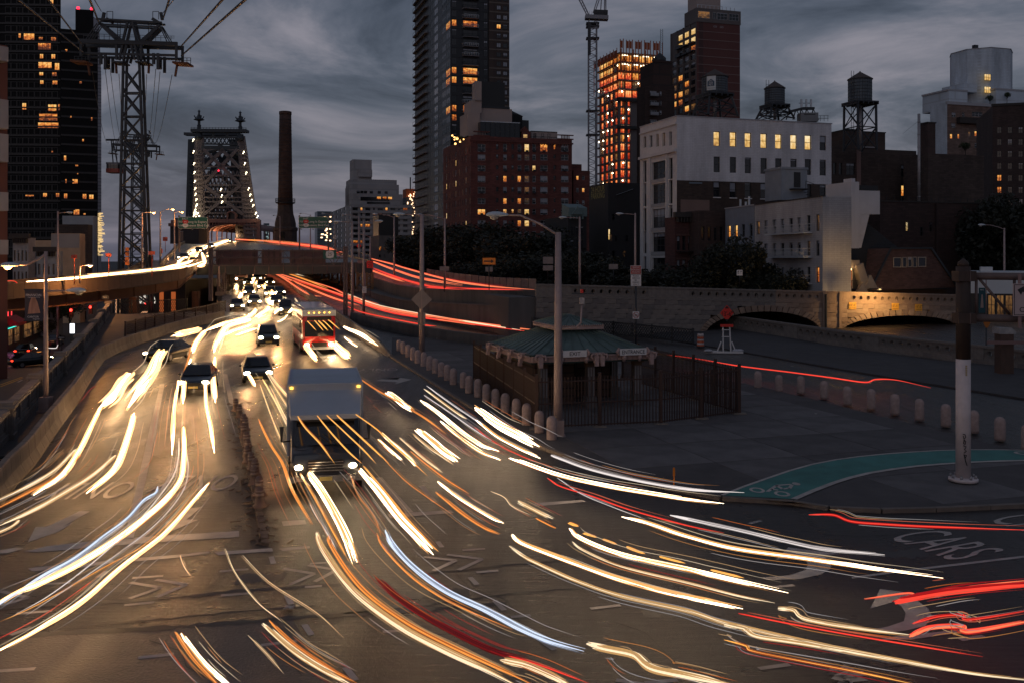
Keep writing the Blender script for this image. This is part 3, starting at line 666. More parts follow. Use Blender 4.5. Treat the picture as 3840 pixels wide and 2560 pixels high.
for i in range(2,5):
 for k in range(6):
  a=far_[i].lerp(far_[i+1],k/6)-far_[3];e=far_[i].lerp(far_[i+1],(k+1)/6-.01)-far_[3]
  b=MB();extr([a,e],[a+Vector((0,.4,0)),e+Vector((0,.4,0))],-.5,.85,b);b.build('wall_stone',RND.choice(GRS),fpar)
  b=MB();extr([a+Vector((0,-.06,0)),e+Vector((0,-.06,0))],[a+Vector((0,.46,0)),e+Vector((0,.46,0))],.85,1.02,b);b.build('coping_stone',STONE,fpar)
Eo=[P(1392,985,160),P(1300,962,200),P(1205,935,260),P(1080,922,320),P(968,912,400),P(945,905,470)]
Li=[P(740,992,160),P(752,962,200),P(775,938,260),P(810,922,320),P(842,912,400),P(850,905,470)]
b=MB();extr(Li,Eo,-.4,0,b);struct('upper_roadway',b,ASPH)
updk=thing('steel_viaduct','dark riveted steel viaduct carrying the upper roadway to the bridge','viaduct',Eo[0])
oo=Eo[0]
for(ln,sgn)in((Eo,1),(Li,-1)):
 for i in range(5):
  a,e=ln[i]-oo,ln[i+1]-oo;k=4
  for j in range(k):
   p,q=a.lerp(e,j/k),a.lerp(e,(j+1)/k-.005)
   bm_('girder_panel',STEEL,updk,p+Vector((0,0,-.7)),q+Vector((0,0,-.7)),.35,2.3)
   bm_('stiffener',PINKST,updk,p+Vector((.2,-.2,-1.8)),p+Vector((.2,-.2,.4)),.18,.18)
  bm_('hand_rail',STEEL,updk,a+Vector((0,0,1.3)),e+Vector((0,0,1.3)),.08,.08)
  for j in range(8):bm_('rail_post',STEEL,updk,a.lerp(e,j/8)+Vector((0,0,.45)),a.lerp(e,j/8)+Vector((0,0,1.3)),.07)
for j in range(12):
 f=j/12;p=(Li[0].lerp(Eo[0],f))-oo;q=(Li[0].lerp(Eo[0],(j+1)/12-.004))-oo
 bm_('end_girder',STEEL,updk,p+Vector((0,-.3,-.9)),q+Vector((0,-.3,-.9)),.4,1.9)
 bm_('stiffener',PINKST,updk,p+Vector((0,-.55,-1.8)),p+Vector((0,-.55,.05)),.15)
def latcol(parent,x,y,z0,z1,w=.8,m_=None):
 m_=m_ or YCOL
 for sx in(-1,1):
  for sy in(-1,1):bm_('column_corner',m_,parent,(x+sx*w/2,y+sy*w/2,z0),(x+sx*w/2,y+sy*w/2,z1),.17)
 n=max(3,int((z1-z0)/(w*.9)));h=(z1-z0)/n;b=MB()
 for i in range(n):
  for sy in(-1,1):
   b.beam((x-w/2,y+sy*w/2,z0+i*h),(x+w/2,y+sy*w/2,z0+(i+1)*h),.06,.1);b.beam((x+w/2,y+sy*w/2,z0+i*h),(x-w/2,y+sy*w/2,z0+(i+1)*h),.06,.1)
 b.build('lacing',m_,parent)
YCOL=mat('yellow lit column',(.17,.105,.05),.7,2,.3)  # yellowish light on the columns is put into this colour
for px,D in((1386,150),(1350,158),(1318,166),(1288,176),(1256,186),(1224,196),(1192,208),(1165,220)):
 p=P(px,1000,D)-oo;zt=Eo[0].z-oo.z+(0 if D<160 else(D-160)*.045)-1.6
 t=thing('lattice_column','laced steel column under the upper roadway, '+{1386:'nearest, beside the red speed sign',1350:'second from the right',1318:'third from the right',1288:'fourth from the right',1256:'fourth from the far end',1224:'third from the far end',1192:'second from the far end',1165:'farthest and lit orange'}[px],'column',(p.x+oo.x,D,zg(D)),0,'laced columns of the steel viaduct')
 latcol(t,0,0,-.1,oo.z+zt-zg(D),.95 if D<180 else 1.1)
 bx('base_block',CONC,t,-.8,.8,-.8,.8,-.2,.35)
for px,D,nm in((832,150,'left of the queueing cars, nearer'),(848,172,'left of the queueing cars, farther')):
 p=P(px,1000,D);t=thing('lattice_column','pale laced steel column standing '+nm,'column',(p.x,D,zg(D)),0,'laced columns of the steel viaduct');latcol(t,0,0,-.1,oo.z-1.6-zg(D),1.0,PINKST);bx('base_block',CONC,t,-.8,.8,-.8,.8,-.2,.4)
Ln=[P(752,975,165),P(690,1012,140),P(610,1024,131),P(530,1034,124),P(400,1046,116),P(277,1056,110),P(130,1066,104),P(0,1075,99),P(-250,1092,93),P(-600,1110,88)]
Ln=[p-Vector((0,0,.65 if 0<i else.1))for i,p in enumerate(Ln)]
Lf=ribbon(Ln,8)
b=MB();extr(Ln,Lf,-.35,0,b);struct('inbound_ramp',b,ASPH)
irp=thing('ramp_bridge','curved ramp bridge of concrete parapet over rust brown girders crossing the side street','ramp bridge',Ln[3])
o=Ln[3];RAMPC=mat('ramp concrete',(.10,.072,.058),.85,.9,.45,.2,streak=True)
for i in range(len(Ln)-1):
 for k in range(3):
  a,e=Ln[i].lerp(Ln[i+1],k/3)-o,Ln[i].lerp(Ln[i+1],(k+1)/3-.006)-o
  bm_('parapet_panel',RAMPC,irp,a+Vector((0,0,.1)),e+Vector((0,0,.1)),.3,1.55)
  bm_('parapet_ledge',RAMPC,irp,a+Vector((0,-.1,-.72)),e+Vector((0,-.1,-.72)),.55,.14)
  af,ef=Lf[i].lerp(Lf[i+1],k/3)-o,Lf[i].lerp(Lf[i+1],(k+1)/3-.006)-o
  bm_('parapet_panel',RAMPC,irp,af+Vector((0,0,.1)),ef+Vector((0,0,.1)),.3,1.5)
 for off in(1.0,3.5,6.5):
  g0,g1=ribbon(Ln,off)[i]-o,ribbon(Ln,off)[i+1]-o
  bm_('girder',RUST,irp,g0+Vector((0,0,-1.35)),g1+Vector((0,0,-1.35)),.12,1.5);bm_('girder_flange',RUST,irp,g0+Vector((0,0,-2.14)),g1+Vector((0,0,-2.14)),.6,.09)
 g=ribbon(Ln,.9)[i]-o;bm_('stiffener',RUST,irp,g+Vector((0,-.15,-2.1)),g+Vector((0,-.15,-.6)),.14)
for px,D in((445,121),(690,143)):
 p=P(px,1100,D)-o;q=Vector((p.x+1.0,p.y+2.5,0));bx('pier_column',RUST,irp,q.x-.5,q.x+.5,q.y-.5,q.y+.5,zl(D)-o.z,-2.2)
sw=[P(600,1000,150),P(640,958,190),P(660,930,250),P(690,914,330)]
b=MB();extr(sw,ribbon(sw,.4),-.3,.9,b);tag(b.build('ramp_parapet',CONC),'curved concrete parapet at the outer edge of the bright inbound ramp','parapet wall')
b=MB()
for i in range(3):
 L_=[P(752,975,165),Li[1],Li[2],Li[3]];b.face([sw[i],L_[i],L_[i+1],sw[i+1]])
struct('ramp_junction',b,ASPH)
gz=106
def gp(px,py,d=0):return P(px,py,gz+d)
ga=thing('sign_gantry','box truss gantry across the inbound lanes carrying blank-backed signs','gantry',gp(1297,1195))
go=gp(1297,1195)
for d in(0,1.4):
 for py in(940,967,996):bm_('chord',PINKST,ga,gp(796,py,d)-go,gp(1292,py+2,d)-go,.14)
xs_=[796+i*38 for i in range(14)]
for i,x in enumerate(xs_):
 x=min(x,1290)
 for d in(0,1.4):bm_('upright',PINKST,ga,gp(x,940,d)-go,gp(x,996,d)-go,.07)
 bm_('cross_tie',PINKST,ga,gp(x,940)-go,gp(x,940,1.4)-go,.06)
 if i<13:
  x2=min(xs_[i+1],1290);a,c=(940,996)if i%2 else(996,940);bm_('diagonal',PINKST,ga,gp(x,a)-go,gp(x2,c)-go,.06)
  bm_('diagonal',PINKST,ga,gp(x,a,1.4)-go,gp(x2,c,1.4)-go,.06)
for px in(1291,1300):bm_('post',PINKST,ga,gp(px,925)-go,gp(px,1190)-go,.22)
for k in range(14):bm_('post_lacing',PINKST,ga,gp(1291,940+k*18)-go,gp(1300,958+k*18)-go,.06)
for px in(786,795):bm_('post',PINKST,ga,gp(px,930)-go,gp(px,1130)-go,.2)
bx('post_base',CONC,ga,gp(1296,1180).x-go.x-.5,gp(1296,1180).x-go.x+.5,-.5,.5,-1.2,.3)
for n_,(x0,x1)in enumerate(((808,968),(980,1057),(1086,1222))):
 s=thing('gantry_sign',['wide blank back of a road sign on the left of the gantry','narrow blank back of a road sign in the middle of the gantry','blank back of a road sign on the right of the gantry'][n_],'sign',gp((x0+x1)/2,965,1.7),0,'signs on the gantry')
 w=(x1-x0)*gz/F/2
 bx('panel',mat('sign back pink',(.16,.085,.09),.6,1.5,.25),s,-w,w,0,.06,-.85,.85)
 for k in range(4):xx=-w*.85+k*w*1.7/3;bx('rib',PINKST,s,xx-.05,xx+.05,-.1,0,-.9,.9)
s=thing('route_marker','white shield reading 25 on a green plate at the right end of the gantry','sign',gp(1237,955,-.2),0)
bx('plate',GREENS,s,-.75,.75,0,.05,-.5,.5);b=MB();b.prism([(-.4,-.35),(0,-.45),(.4,-.35),(.48,0),(.4,.35),(0,.45),(-.4,.35),(-.48,0)],0,.03);q=b.build('shield',WHITE,s,(0,0,0));q.rotation_euler=(math.pi/2,0,0)
text('lettering','25',.5,BLACK,s,(0,-.035,0))
for px,py,D,lab in((724,836,190,'green Long Is Expwy guide sign in front of the bridge tower foot'),(1176,835,205,'green Long Is Expwy guide sign just right of the brick chimney')):
 c=P(px,py,D);w=56*D/F;h=21.5*D/F
 s=thing('guide_sign',lab,'sign',c,0,'green guide signs')
 b=MB();rr_=.35;pts=[]
 for sx,sz,a0 in((1,1,0),(-1,1,90),(-1,-1,180),(1,-1,270)):
  for k in range(4):a=math.radians(a0+k*30);pts.append((sx*(w-rr_)+rr_*math.cos(a),sz*(h-rr_)+rr_*math.sin(a)))
 b.prism(pts,0,.12);q=b.build('border',WHITE,s);q.rotation_euler=(math.pi/2,0,0)
 b=MB();b.prism([(x*.982,z*.957)for x,z in pts],.12,.14);q=b.build('panel',GREENS,s);q.rotation_euler=(math.pi/2,0,0)
 for tx,x,z,sz in(('EAST',-w*.52,h*.66,.52),('TO',-w*.82,h*.12,.5),('Long Is Expwy',w*.27,h*.12,.68),('USE',-w*.82,-h*.5,.5),('Queens Blvd Exit',w*.3,-h*.5,.68)):text('lettering',tx,sz,WHITE,s,(x,-.16,z),sx=1.05)
 for z,tx,col in((h*.13,'495',REDP),(-h*.5,'25',WHITE)):
  b=MB();b.prism([(-.55,.3),(0,.42),(.55,.3),(.6,0),(.4,-.3),(0,-.42),(-.4,-.3),(-.6,0)],.14,.17);q=b.build('shield',col,s,(-w*.5,0,z));q.rotation_euler=(math.pi/2,0,0)
  text('lettering',tx,.42,BLACK if col is WHITE else WHITE,s,(-w*.5,-.19,z))
 for x in(-.8,0,.8):bx('light_bracket',STEEL,s,x*w-.1,x*w+.1,-.8,0,-h-.3,-h-.1)
 for x in(-.97,.97):bm_('support_post',PINKST,s,(x*w,.35,-c.z+zg(D)+(6 if px>1000 else 6)),(x*w,.35,h+.3),.28)
 bm_('cross_truss',PINKST,s,(-w,.35,.4),(w,.35,.4),.25)
# ================= cantilever bridge tower
BD=450.0
def bp_(px,py,d=0):return P(px,py,BD)+Vector((-.62*d if d>3 else 0,d,0))
bt=thing('bridge_tower','ornate steel cantilever bridge tower with twin finials, strings of lights and an arched portal','bridge',bp_(850,900))
bo=bp_(850,900)
def B_(n,m_,a,c,w,h=None,d=0,d2=None):return bm_(n,m_,bt,bp_(a[0],a[1],d)-bo,bp_(c[0],c[1],d if d2 is None else d2)-bo,w,h)
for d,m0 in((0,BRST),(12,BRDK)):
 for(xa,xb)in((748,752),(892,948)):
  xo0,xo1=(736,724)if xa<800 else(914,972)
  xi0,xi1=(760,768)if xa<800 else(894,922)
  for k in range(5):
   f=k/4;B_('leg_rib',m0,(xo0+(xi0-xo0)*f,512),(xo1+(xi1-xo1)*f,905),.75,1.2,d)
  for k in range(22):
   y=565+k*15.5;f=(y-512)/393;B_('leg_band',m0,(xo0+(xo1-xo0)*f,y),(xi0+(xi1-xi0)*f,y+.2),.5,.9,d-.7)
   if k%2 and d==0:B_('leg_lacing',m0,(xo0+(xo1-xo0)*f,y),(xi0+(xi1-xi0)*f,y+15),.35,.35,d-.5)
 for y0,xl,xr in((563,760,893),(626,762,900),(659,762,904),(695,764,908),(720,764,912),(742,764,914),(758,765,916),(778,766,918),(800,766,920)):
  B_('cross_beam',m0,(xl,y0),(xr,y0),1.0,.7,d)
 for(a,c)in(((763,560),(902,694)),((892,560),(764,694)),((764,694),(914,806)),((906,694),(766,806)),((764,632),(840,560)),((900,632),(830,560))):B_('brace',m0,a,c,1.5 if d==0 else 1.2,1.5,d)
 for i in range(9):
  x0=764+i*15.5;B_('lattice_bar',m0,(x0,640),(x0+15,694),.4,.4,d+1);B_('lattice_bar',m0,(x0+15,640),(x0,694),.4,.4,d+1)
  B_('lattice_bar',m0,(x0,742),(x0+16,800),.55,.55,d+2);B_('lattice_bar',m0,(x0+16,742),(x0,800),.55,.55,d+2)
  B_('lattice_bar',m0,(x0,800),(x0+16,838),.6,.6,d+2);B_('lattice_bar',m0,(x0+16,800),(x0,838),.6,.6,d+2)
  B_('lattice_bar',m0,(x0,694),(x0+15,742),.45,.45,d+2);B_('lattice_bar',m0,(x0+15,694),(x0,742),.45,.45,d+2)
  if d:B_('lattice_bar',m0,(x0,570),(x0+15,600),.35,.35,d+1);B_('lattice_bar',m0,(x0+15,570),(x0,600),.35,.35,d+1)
B_('top_platform',BRDK,(720,492),(930,494),4.5,1.3);B_('top_platform',BRDK,(720,492),(930,494),4.5,1.3,12)
for y in(481,486):B_('platform_rail',BRDK,(722,y),(928,y+2),.16,.16,-2)
for k in range(19):B_('rail_post',BRDK,(722+k*11.4,480+k*.1),(722+k*11.4,490+k*.1),.16,.16,-2)
B_('lattice_beam',BRDK,(760,515),(893,517),1,.7);B_('lattice_beam',BRDK,(760,541),(893,543),1,.7)
for k in range(9):
 x0=762+k*14.6;B_('lattice_bar',BRDK,(x0,515),(x0+14.6,542),.45,.45);B_('lattice_bar',BRDK,(x0+14.6,515),(x0,542),.45,.45)
B_('cross_beam',BRDK,(756,553),(897,555),1.2,1.6);B_('gusset',BRDK,(818,548),(834,548),1.0,1.8)
for x in(800,852):B_('short_post',BRDK,(x,500),(x,515),1.0)
b=MB();pts=[]
for k in range(13):
 f=k/12;pts.append(bp_(764+f*130,580-18*math.sin(math.pi*f))-bo)
b.tube(pts,.7,6,sm=False);b.build('arched_brace',BRDK,bt)
for x,dy in((746.5,0),(901,5)):
 c=bp_(x,492+dy)-bo;k=BD/F;f_=.52
 b=MB();b.lathe([(r*.85,z*f_)for r,z in[(1.3,-1),(1.25,0),(1.1,4),(1.25,5),(.8,6),(.8,9.2),(1.15,9.4),(.9,10)]],8,c,sm=False);b.build('finial_base',BRDK,bt)
 b=MB();b.lathe([(r,z*f_)for r,z in[(.5,9),(1.4,9.6),(2.7,10.4),(2.4,10.7),(1.6,11.6),(.9,12.8),(.8,14.5),(1.0,14.7),(.5,15),(.45,18),(.8,18.2),(.1,19.4),(.05,20.4)]],8,c,sm=False);b.build('finial_crown',BRDK,bt)
 for k in range(4):
  a=math.pi/4+k*math.pi/2;d=Vector((math.cos(a),math.sin(a),0));bm_('finial_arm',BRDK,bt,c+d*1.5+Vector((0,0,11*f_)),c+d*2.5+Vector((0,0,13.8*f_)),.4)
 b=MB();b.lathe([(1.5,0),(1.8,-1.2),(2.2,-2),(1.6,-3.2)],8,c+Vector((0,0,-1)),sm=False);b.build('leg_cap',BRDK,bt)
PORT=mat('portal ironwork',(.20,.10,.085),.7,2,.3)
pts=[bp_(779,905)-bo]+[bp_(779+(966-779)*(.5-.5*math.cos(math.pi*k/16)),872-34*math.sin(math.pi*k/16)**.8)-bo for k in range(17)]+[bp_(966,905)-bo]
for i in range(len(pts)-1):bm_('portal_arch',PORT,bt,pts[i],pts[i+1],1.2,1.4)
b=MB();top_l=[bp_(770+(972-770)*k/16,827)-bo for k in range(17)]
for k in range(16):b.face([pts[k+1],pts[k+2],top_l[k+1],top_l[k]])
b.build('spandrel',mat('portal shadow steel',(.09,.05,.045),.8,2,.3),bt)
for y in(826,833):B_('portal_beam',PORT,(768,y),(975,y),1.2,.9,-.8)
for k in range(18):B_('portal_post',PORT,(778+k*11,834),(778+k*11,838+10*abs(k-8.5)/8.5),.5,.5,-.9)
for(x0,x1)in((768,780),(966,980)):B_('portal_pier',PORT,((x0+x1)/2,826),((x0+x1)/2,905),1.5,1.7,-.5)
b=MB();n=10;o1=[bp_(852,838),bp_(852,806)]+[bp_(870-18*math.cos(math.pi*k/n),806-14*math.sin(math.pi*k/n))for k in range(n+1)]+[bp_(890,806),bp_(890,838)]
i1=[bp_(858,838),bp_(858,808)]+[bp_(870.5-12.5*math.cos(math.pi*k/n),806-9*math.sin(math.pi*k/n))for k in range(n+1)]+[bp_(883,808),bp_(883,838)]
for k in range(len(o1)-1):
 q=[o1[k]-bo,o1[k+1]-bo,i1[k+1]-bo,i1[k]-bo];f=Vector((0,-1.6,0));b.faces(q+[p+f for p in q],[(0,1,2,3),(7,6,5,4),(0,4,5,1),(2,6,7,3)])
b.build('portal_gable',PORT,bt)
b=MB();b.face([p-bo+Vector((0,.2,0))for p in i1]);b.build('gable_opening',BLACK,bt)
for k in range(7):
 a,c=k/7,(k+1)/7
for k in range(7):
 d=6+k*8;q=[p+Vector((0,d,0))for p in pts]
 b=MB();b.tube(q,.35,4,sm=False);b.build('vault_rib',PORT,bt)
b=MB()
for i in range(1,len(pts)-2):b.face([pts[i]+Vector((0,.5,.8)),pts[i+1]+Vector((0,.5,.8)),pts[i+1]+Vector((0,60,.8)),pts[i]+Vector((0,60,.8))])
b.build('vault_lining',PORT,bt)
for px,py in((870,893),(840,880),(905,882)):light(bt,'POINT',bp_(px,py,10)-bo,1500,(1,.5,.22),.5,name='portal_lamp')
BULB=emat('bridge bulb',(1,.82,.5),9)
bb=MB();bb.ball((0,0,0),.33,6);bulb=bb.mesh('bulb',BULB)
lamps=[(734,527),(735,571),(737,615),(738,648),(740,681),(741,708),(742,729),(745,749),(747,769),(741,788),(743,799),(750,801),(736,808),(742,815),(755,812),(745,772),(738,795),(746,866),(742,876),(921,573),(926,615),(931,650),(940,709),(946,732),(951,752),(957,771),(967,800),(973,812),(837,711),(840,735),(841,758)]
for x,y in lamps:obj('lamp',bulb,bt,bp_(x,y,-3)-bo);obj('lamp',bulb,bt,bp_(x-3,y+6,-3)-bo,0,(.6,.6,.6))
_bb=MB();_bb.ball((0,0,0),.4,6);_bb.build('beacon',emat('red beacon',(1,.02,.05),4),bt,bp_(827,643,-3)-bo)
for i in range(6):light(bt,'POINT',bp_((745,955)[i%2],640+60*(i//2+.5),-6)-bo,220,(1,.7,.42),.5,name='string_glow')
gh=thing('gatehouse','dark stone gatehouse with a barred window left of the bridge portal','gatehouse',P(680,920,430))
g0=P(680,920,430);k=430/F
for(x0,x1,y0,y1,nm,m_)in((638,745,915,850,'wall',mat('dark stone',(.05,.04,.04),.9,1,.4)),(634,750,850,838,'cornice',PORT),(640,744,838,826,'parapet',PORT),(655,700,826,818,'roof',BRDK)):
 a,c=P(x0,y0,430)-g0,P(x1,y1,430)-g0;bx(nm,m_,gh,a.x,c.x,-1 if nm=='cornice' else 0,12,a.z,c.z)
a,c=P(672,905,430)-g0,P(688,868,430)-g0;bx('window',GLASSD,gh,a.x,c.x,-.2,-.05,a.z,c.z)
for q in range(3):bx('window_bar',PORT,gh,a.x+(q+.5)*(c.x-a.x)/3-.08,a.x+(q+.5)*(c.x-a.x)/3+.08,-.35,-.2,a.z,c.z)
ch=thing('brick_chimney','tall tapering brick chimney on an octagonal stone base beside the bridge','chimney',P(1070,905,400))
c0=P(1070,905,400);k=400/F
CHB=brick('chimney brick',(.085,.045,.035),(.05,.03,.025),3.2)
ht=lambda py:P(1070,py,400).z-c0.z
b=MB();b.lathe([(28*k,ht(770)),(26*k,ht(700)),(24.5*k,ht(600)),(23*k,ht(500)),(22*k,ht(430))],20,sm=True);b.build('shaft',CHB,ch)
b=MB();b.lathe([(22.5*k,ht(432)),(23.2*k,ht(430)),(23.2*k,ht(420)),(20*k,ht(419))],20);b.build('rim',CHB,ch)
b=MB();b.lathe([(44*k,ht(912)),(44*k,ht(868)),(47*k,ht(866)),(47*k,ht(856)),(40*k,ht(852)),(40*k,ht(840)),(36*k,ht(822)),(31*k,ht(805)),(29*k,ht(790)),(28.5*k,ht(770))],8,sm=False);b.build('base',mat('chimney base stone',(.06,.045,.042),.9,.8,.4),ch)
for i in range(24):
 y=450+i*13.5;r=(22.3+(y-430)/340*5.8)*k;b=MB();b.lathe([(r,ht(y+1)),(r+.06,ht(y+1)),(r+.06,ht(y)),(r,ht(y))],20);b.build('iron_band',STEEL,ch)
b=MB();b.lathe([(28*k,ht(766)),(36*k,ht(763)),(36*k,ht(760)),(28*k,ht(760))],20)
for i in range(20):
 a=i*math.pi/10;b.beam((36*k*math.cos(a),36*k*math.sin(a),ht(760)),(36*k*math.cos(a),36*k*math.sin(a),ht(746)),.1)
for z in(746,753):b.tube([(36*k*math.cos(i*math.pi/10),36*k*math.sin(i*math.pi/10),ht(z))for i in range(21)],.06,4)
b.build('gallery',STEEL,ch)
a,c=P(1062,897,400)-c0,P(1078,872,400)-c0;bx('window',GLASSD,ch,a.x,c.x,-44*k-.2,-44*k+.6,a.z,c.z)
# ================= tramway towers, ropes and cabin
def tram(D,sc,x0,y0,label,name='tramway_tower',low=1040):
 """drawn about (x0,y0) = crosshead centre; sc scales the picture offsets"""
 org=P(x0,y0,D);k=D/F*sc;t=thing(name,label,'tower',(org.x,D,0))
 def T(dx,dy,d=0):return Vector((dx*k,d,org.z-dy*k))
 def m(n,a,c,w,h=None,d=0,d2=None,mm=STEEL):return bm_(n,mm,t,T(*a,d),T(*c,d if d2 is None else d2),w*.82*sc*D/150,(h or w)*.82*sc*D/150)
 ds=(-.7*sc*D/150,.7*sc*D/150);sc_=.82
 low_d=(org.z+3)/k
 for d in ds:
  m('leg',(-28,70),(-48,low_d),.42,.42,d);m('leg',(32,70),(70,low_d),.42,.42,d)
  y=95;i=0
  while y<low_d-30:
   f0,f1=(y-70)/(low_d-70),(y+84-70)/(low_d-70);l0,l1=-28-20*f0,-28-20*f1;r0,r1=32+38*f0,32+38*f1
   m('brace',(l0,y),(r1,y+84),.3,.3,d)
   if d<0:m('brace',(r0,y),(l1,y+84),.3,.3,d)
   m('strut',(l1,y+84),(r1,y+84),.25,.25,d);y+=88;i+=1
  m('main_beam',(-188,-10),(180,2),.5,.8,d*2);m('lower_beam',(-170,36),(178,44),.35,.45,d*2)
  m('top_beam',(-128,-96),(116,-82),.4,.35,d);m('top_beam',(-118,-76),(110,-66),.3,.3,d)
  for a,c in(((-120,-86),(-30,-10)),((108,-74),(30,-6)),((-12,-84),(-32,0)),((6,-84),(26,0)),((-110,-72),(-42,-6)),((100,-62),(40,-4))):m('strut',a,c,.5,.4,d)
  for a,c in(((-126,-80),(-170,-16)),((-120,-78),(-158,-16)),((110,-70),(150,-2)),((108,-68),(140,-2))):m('stay',a,c,.16,.16,d)
  for a,c in(((-24,6),(-36,62)),((22,6),(36,62)),((-8,6),(-22,60)),((8,6),(22,60)),((-46,4),(-46,60)),((46,6),(46,60)),((-178,0),(-178,46)),((176,4),(176,60))):m('hanger',a,c,.45,.4,d*2)
  for s in(-1,1):
   m('saddle_frame',(s*98-6,36),(s*98-6,76),.5,.5,d*2);m('saddle_frame',(s*98+10,36),(s*98+10,96),.5,.4,d*2)
 for sx,yy in((-1,62),(1,68)):
  m('work_platform',(sx*44-22,66),(sx*44+22,68),3.4,.3);m('work_platform',(sx*190-30,yy),(sx*190+28,yy+4),3.4,.35,mm=RUST)
  m('platform_skirt',(sx*190-sx*22,yy),(sx*190-sx*30,yy+48),.5,.3,mm=RUST);m('platform_skirt',(sx*62,66),(sx*60,104),.5,.3,mm=RUST)
  for q in range(5):m('rail_post',(sx*190-28+q*14,yy-22),(sx*190-28+q*14,yy),.1)
  for z in(22,12):m('rail',(sx*190-30,yy-z),(sx*190+28,yy-z),.08)
  m('ladder',(sx*58+2,-90),(sx*58+2,-8),.1);m('ladder',(sx*58+12,-90),(sx*58+12,-8),.1)
  for q in range(9):m('rung',(sx*58+2,-84+q*9),(sx*58+12,-84+q*9),.05)
  m('cabin_box',(sx*86-10,-100),(sx*86+12,-86),1.0,.6);m('mast_cage',(sx*86-10,-128),(sx*86+12,-128),.1);m('mast_cage',(sx*86-10,-128),(sx*86-10,-98),.1);m('mast_cage',(sx*86+12,-128),(sx*86+12,-98),.1)
  m('horn',(sx*112,-96),(sx*112-sx*6,-124),.5)
  for q in range(4):
   c=T(sx*98+3,56+q*9);bb=MB();bb.tube([c+Vector((0,-.6*sc*D/150,0)),c+Vector((0,.6*sc*D/150,0))],.17*sc*D/150*1.2,10,sm=False);bb.build('sheave',STEEL,t)
 for z in(-24,-31):m('rail',(-158,z),(178,z+9),.07,.07,-2.4)
 for q in range(18):m('rail_post',(-158+q*19,-12+q*.5),(-158+q*19,-31+q*.5),.07,.07,-2.4)
 return t
tram(150,1.0,497,172,'black lattice tramway tower with a wide crosshead and platforms at upper left')
tram(420,.46,512,548,'small distant tramway tower seen through the legs of the near one',low=900)
CAB=mat('steel rope',(.02,.023,.03),.5)
ropes=[]
def rope(label,pts,r,sag=0):
 q=[]
 for a,c in zip(pts,pts[1:]):
  for i in range(10):f=i/10;p=a.lerp(c,f);q.append(p-Vector((0,0,sag*4*f*(1-f))))
 q.append(pts[-1]);b=MB();b.tube(q,r,5);tag(b.build('rope',CAB),label,'cable','tramway ropes')
for i,(a,c,r,lab)in enumerate((((316,200),(-60,-105),.11,'left outer'),((312,172),(60,-160),.10,'left inner'),((372,88),(300,-90),.12,'upper left'),((612,70),(670,-110),.12,'upper right'),((676,178),(900,-75),.11,'right inner'),((680,210),(1010,-80),.12,'right outer'),((380,44),(330,-40),.05,'thin left'),((604,58),(700,-60),.05,'thin right'))):
 rope(lab+' tramway rope running from the near tower up over the camera',[P(*a,150),P(*c,60)],r)
for i,(x,y,x2,lab)in enumerate(((345,268,408,'far left'),(394,258,440,'second from left'),(410,235,462,'third from left'),(446,278,470,'just left of the legs'),(550,280,536,'just right of the legs'),(584,260,552,'third from right'),(600,270,566,'second from right'),(645,282,575,'far right'))):
 rope('thin rope sagging towards the distant tramway tower, '+lab,[P(x,y,150),P(x2,535,420)],.05,4)
tc_=thing('tram_cabin','red and grey tramway cabin hanging from the ropes left of the near tower','cable car',P(432,650,270))
b=MB();b.prism([(-1.7,-2.2),(1.7,-2.2),(2.0,-1.6),(2.0,1.6),(1.7,2.2),(-1.7,2.2),(-2.0,1.6),(-2.0,-1.6)],0,1.1);b.build('lower_body',mat('tram red',(.28,.05,.03),.5),tc_)
b=MB();b.prism([(-1.65,-2.1),(1.65,-2.1),(1.9,-1.5),(1.9,1.5),(1.65,2.1),(-1.65,2.1),(-1.9,1.5),(-1.9,-1.5)],1.1,2.5);b.build('windows',GLASSD,tc_)
b=MB();b.prism([(-1.7,-2.2),(1.7,-2.2),(2.0,-1.6),(2.0,1.6),(1.7,2.2),(-1.7,2.2),(-2.0,1.6),(-2.0,-1.6)],2.5,2.9);b.build('roof',mat('tram grey',(.12,.13,.15),.5),tc_)
for x in(-.6,.6):bm_('hanger',STEEL,tc_,(x,0,2.9),(x*.4-.9,0,9.5),.25)
bm_('carriage',STEEL,tc_,(-2.6,0,9.6),(1.2,0,9.6),.5)
for x in(-1.4,-.5,.5,1.4):bx('window_post',mat('tram grey',(.12,.13,.15),.5),tc_,x-.06,x+.06,-2.16,-2.1,1.1,2.5)
# ================= buildings
_win={}
def winmesh(w,h,style,fr):
 key=(round(w*5),round(h*5),style,fr.name)
 if key not in _win:
  W_,H_=round(w*5)/5 or.2,round(h*5)/5 or.2;t=min(.09,W_*.12);b=MB()
  b.box(-W_/2,-W_/2+t,0,.08,0,H_);b.box(W_/2-t,W_/2,0,.08,0,H_);b.box(-W_/2+t,W_/2-t,0,.08,0,t);b.box(-W_/2+t,W_/2-t,0,.08,H_-t,H_)
  nv,nh={'1':(1,1),'2':(1,2),'4':(2,2),'22':(2,1),'3':(3,1),'6':(3,2),'g':(4,3),'42':(4,2)}[style]
  for i in range(1,nv):x=-W_/2+W_*i/nv;b.box(x-t*.4,x+t*.4,.02,.07,t,H_-t)
  for i in range(1,nh):z=H_*i/nh;b.box(-W_/2+t,W_/2-t,.01,.06,z-t*.4,z+t*.4)
  p=MB();p.face([(-W_/2+t,.05,t),(W_/2-t,.05,t),(W_/2-t,.05,H_-t),(-W_/2+t,.05,H_-t)])
  _win[key]=(b.mesh('window',fr),p,W_,H_,{})
 return _win[key]
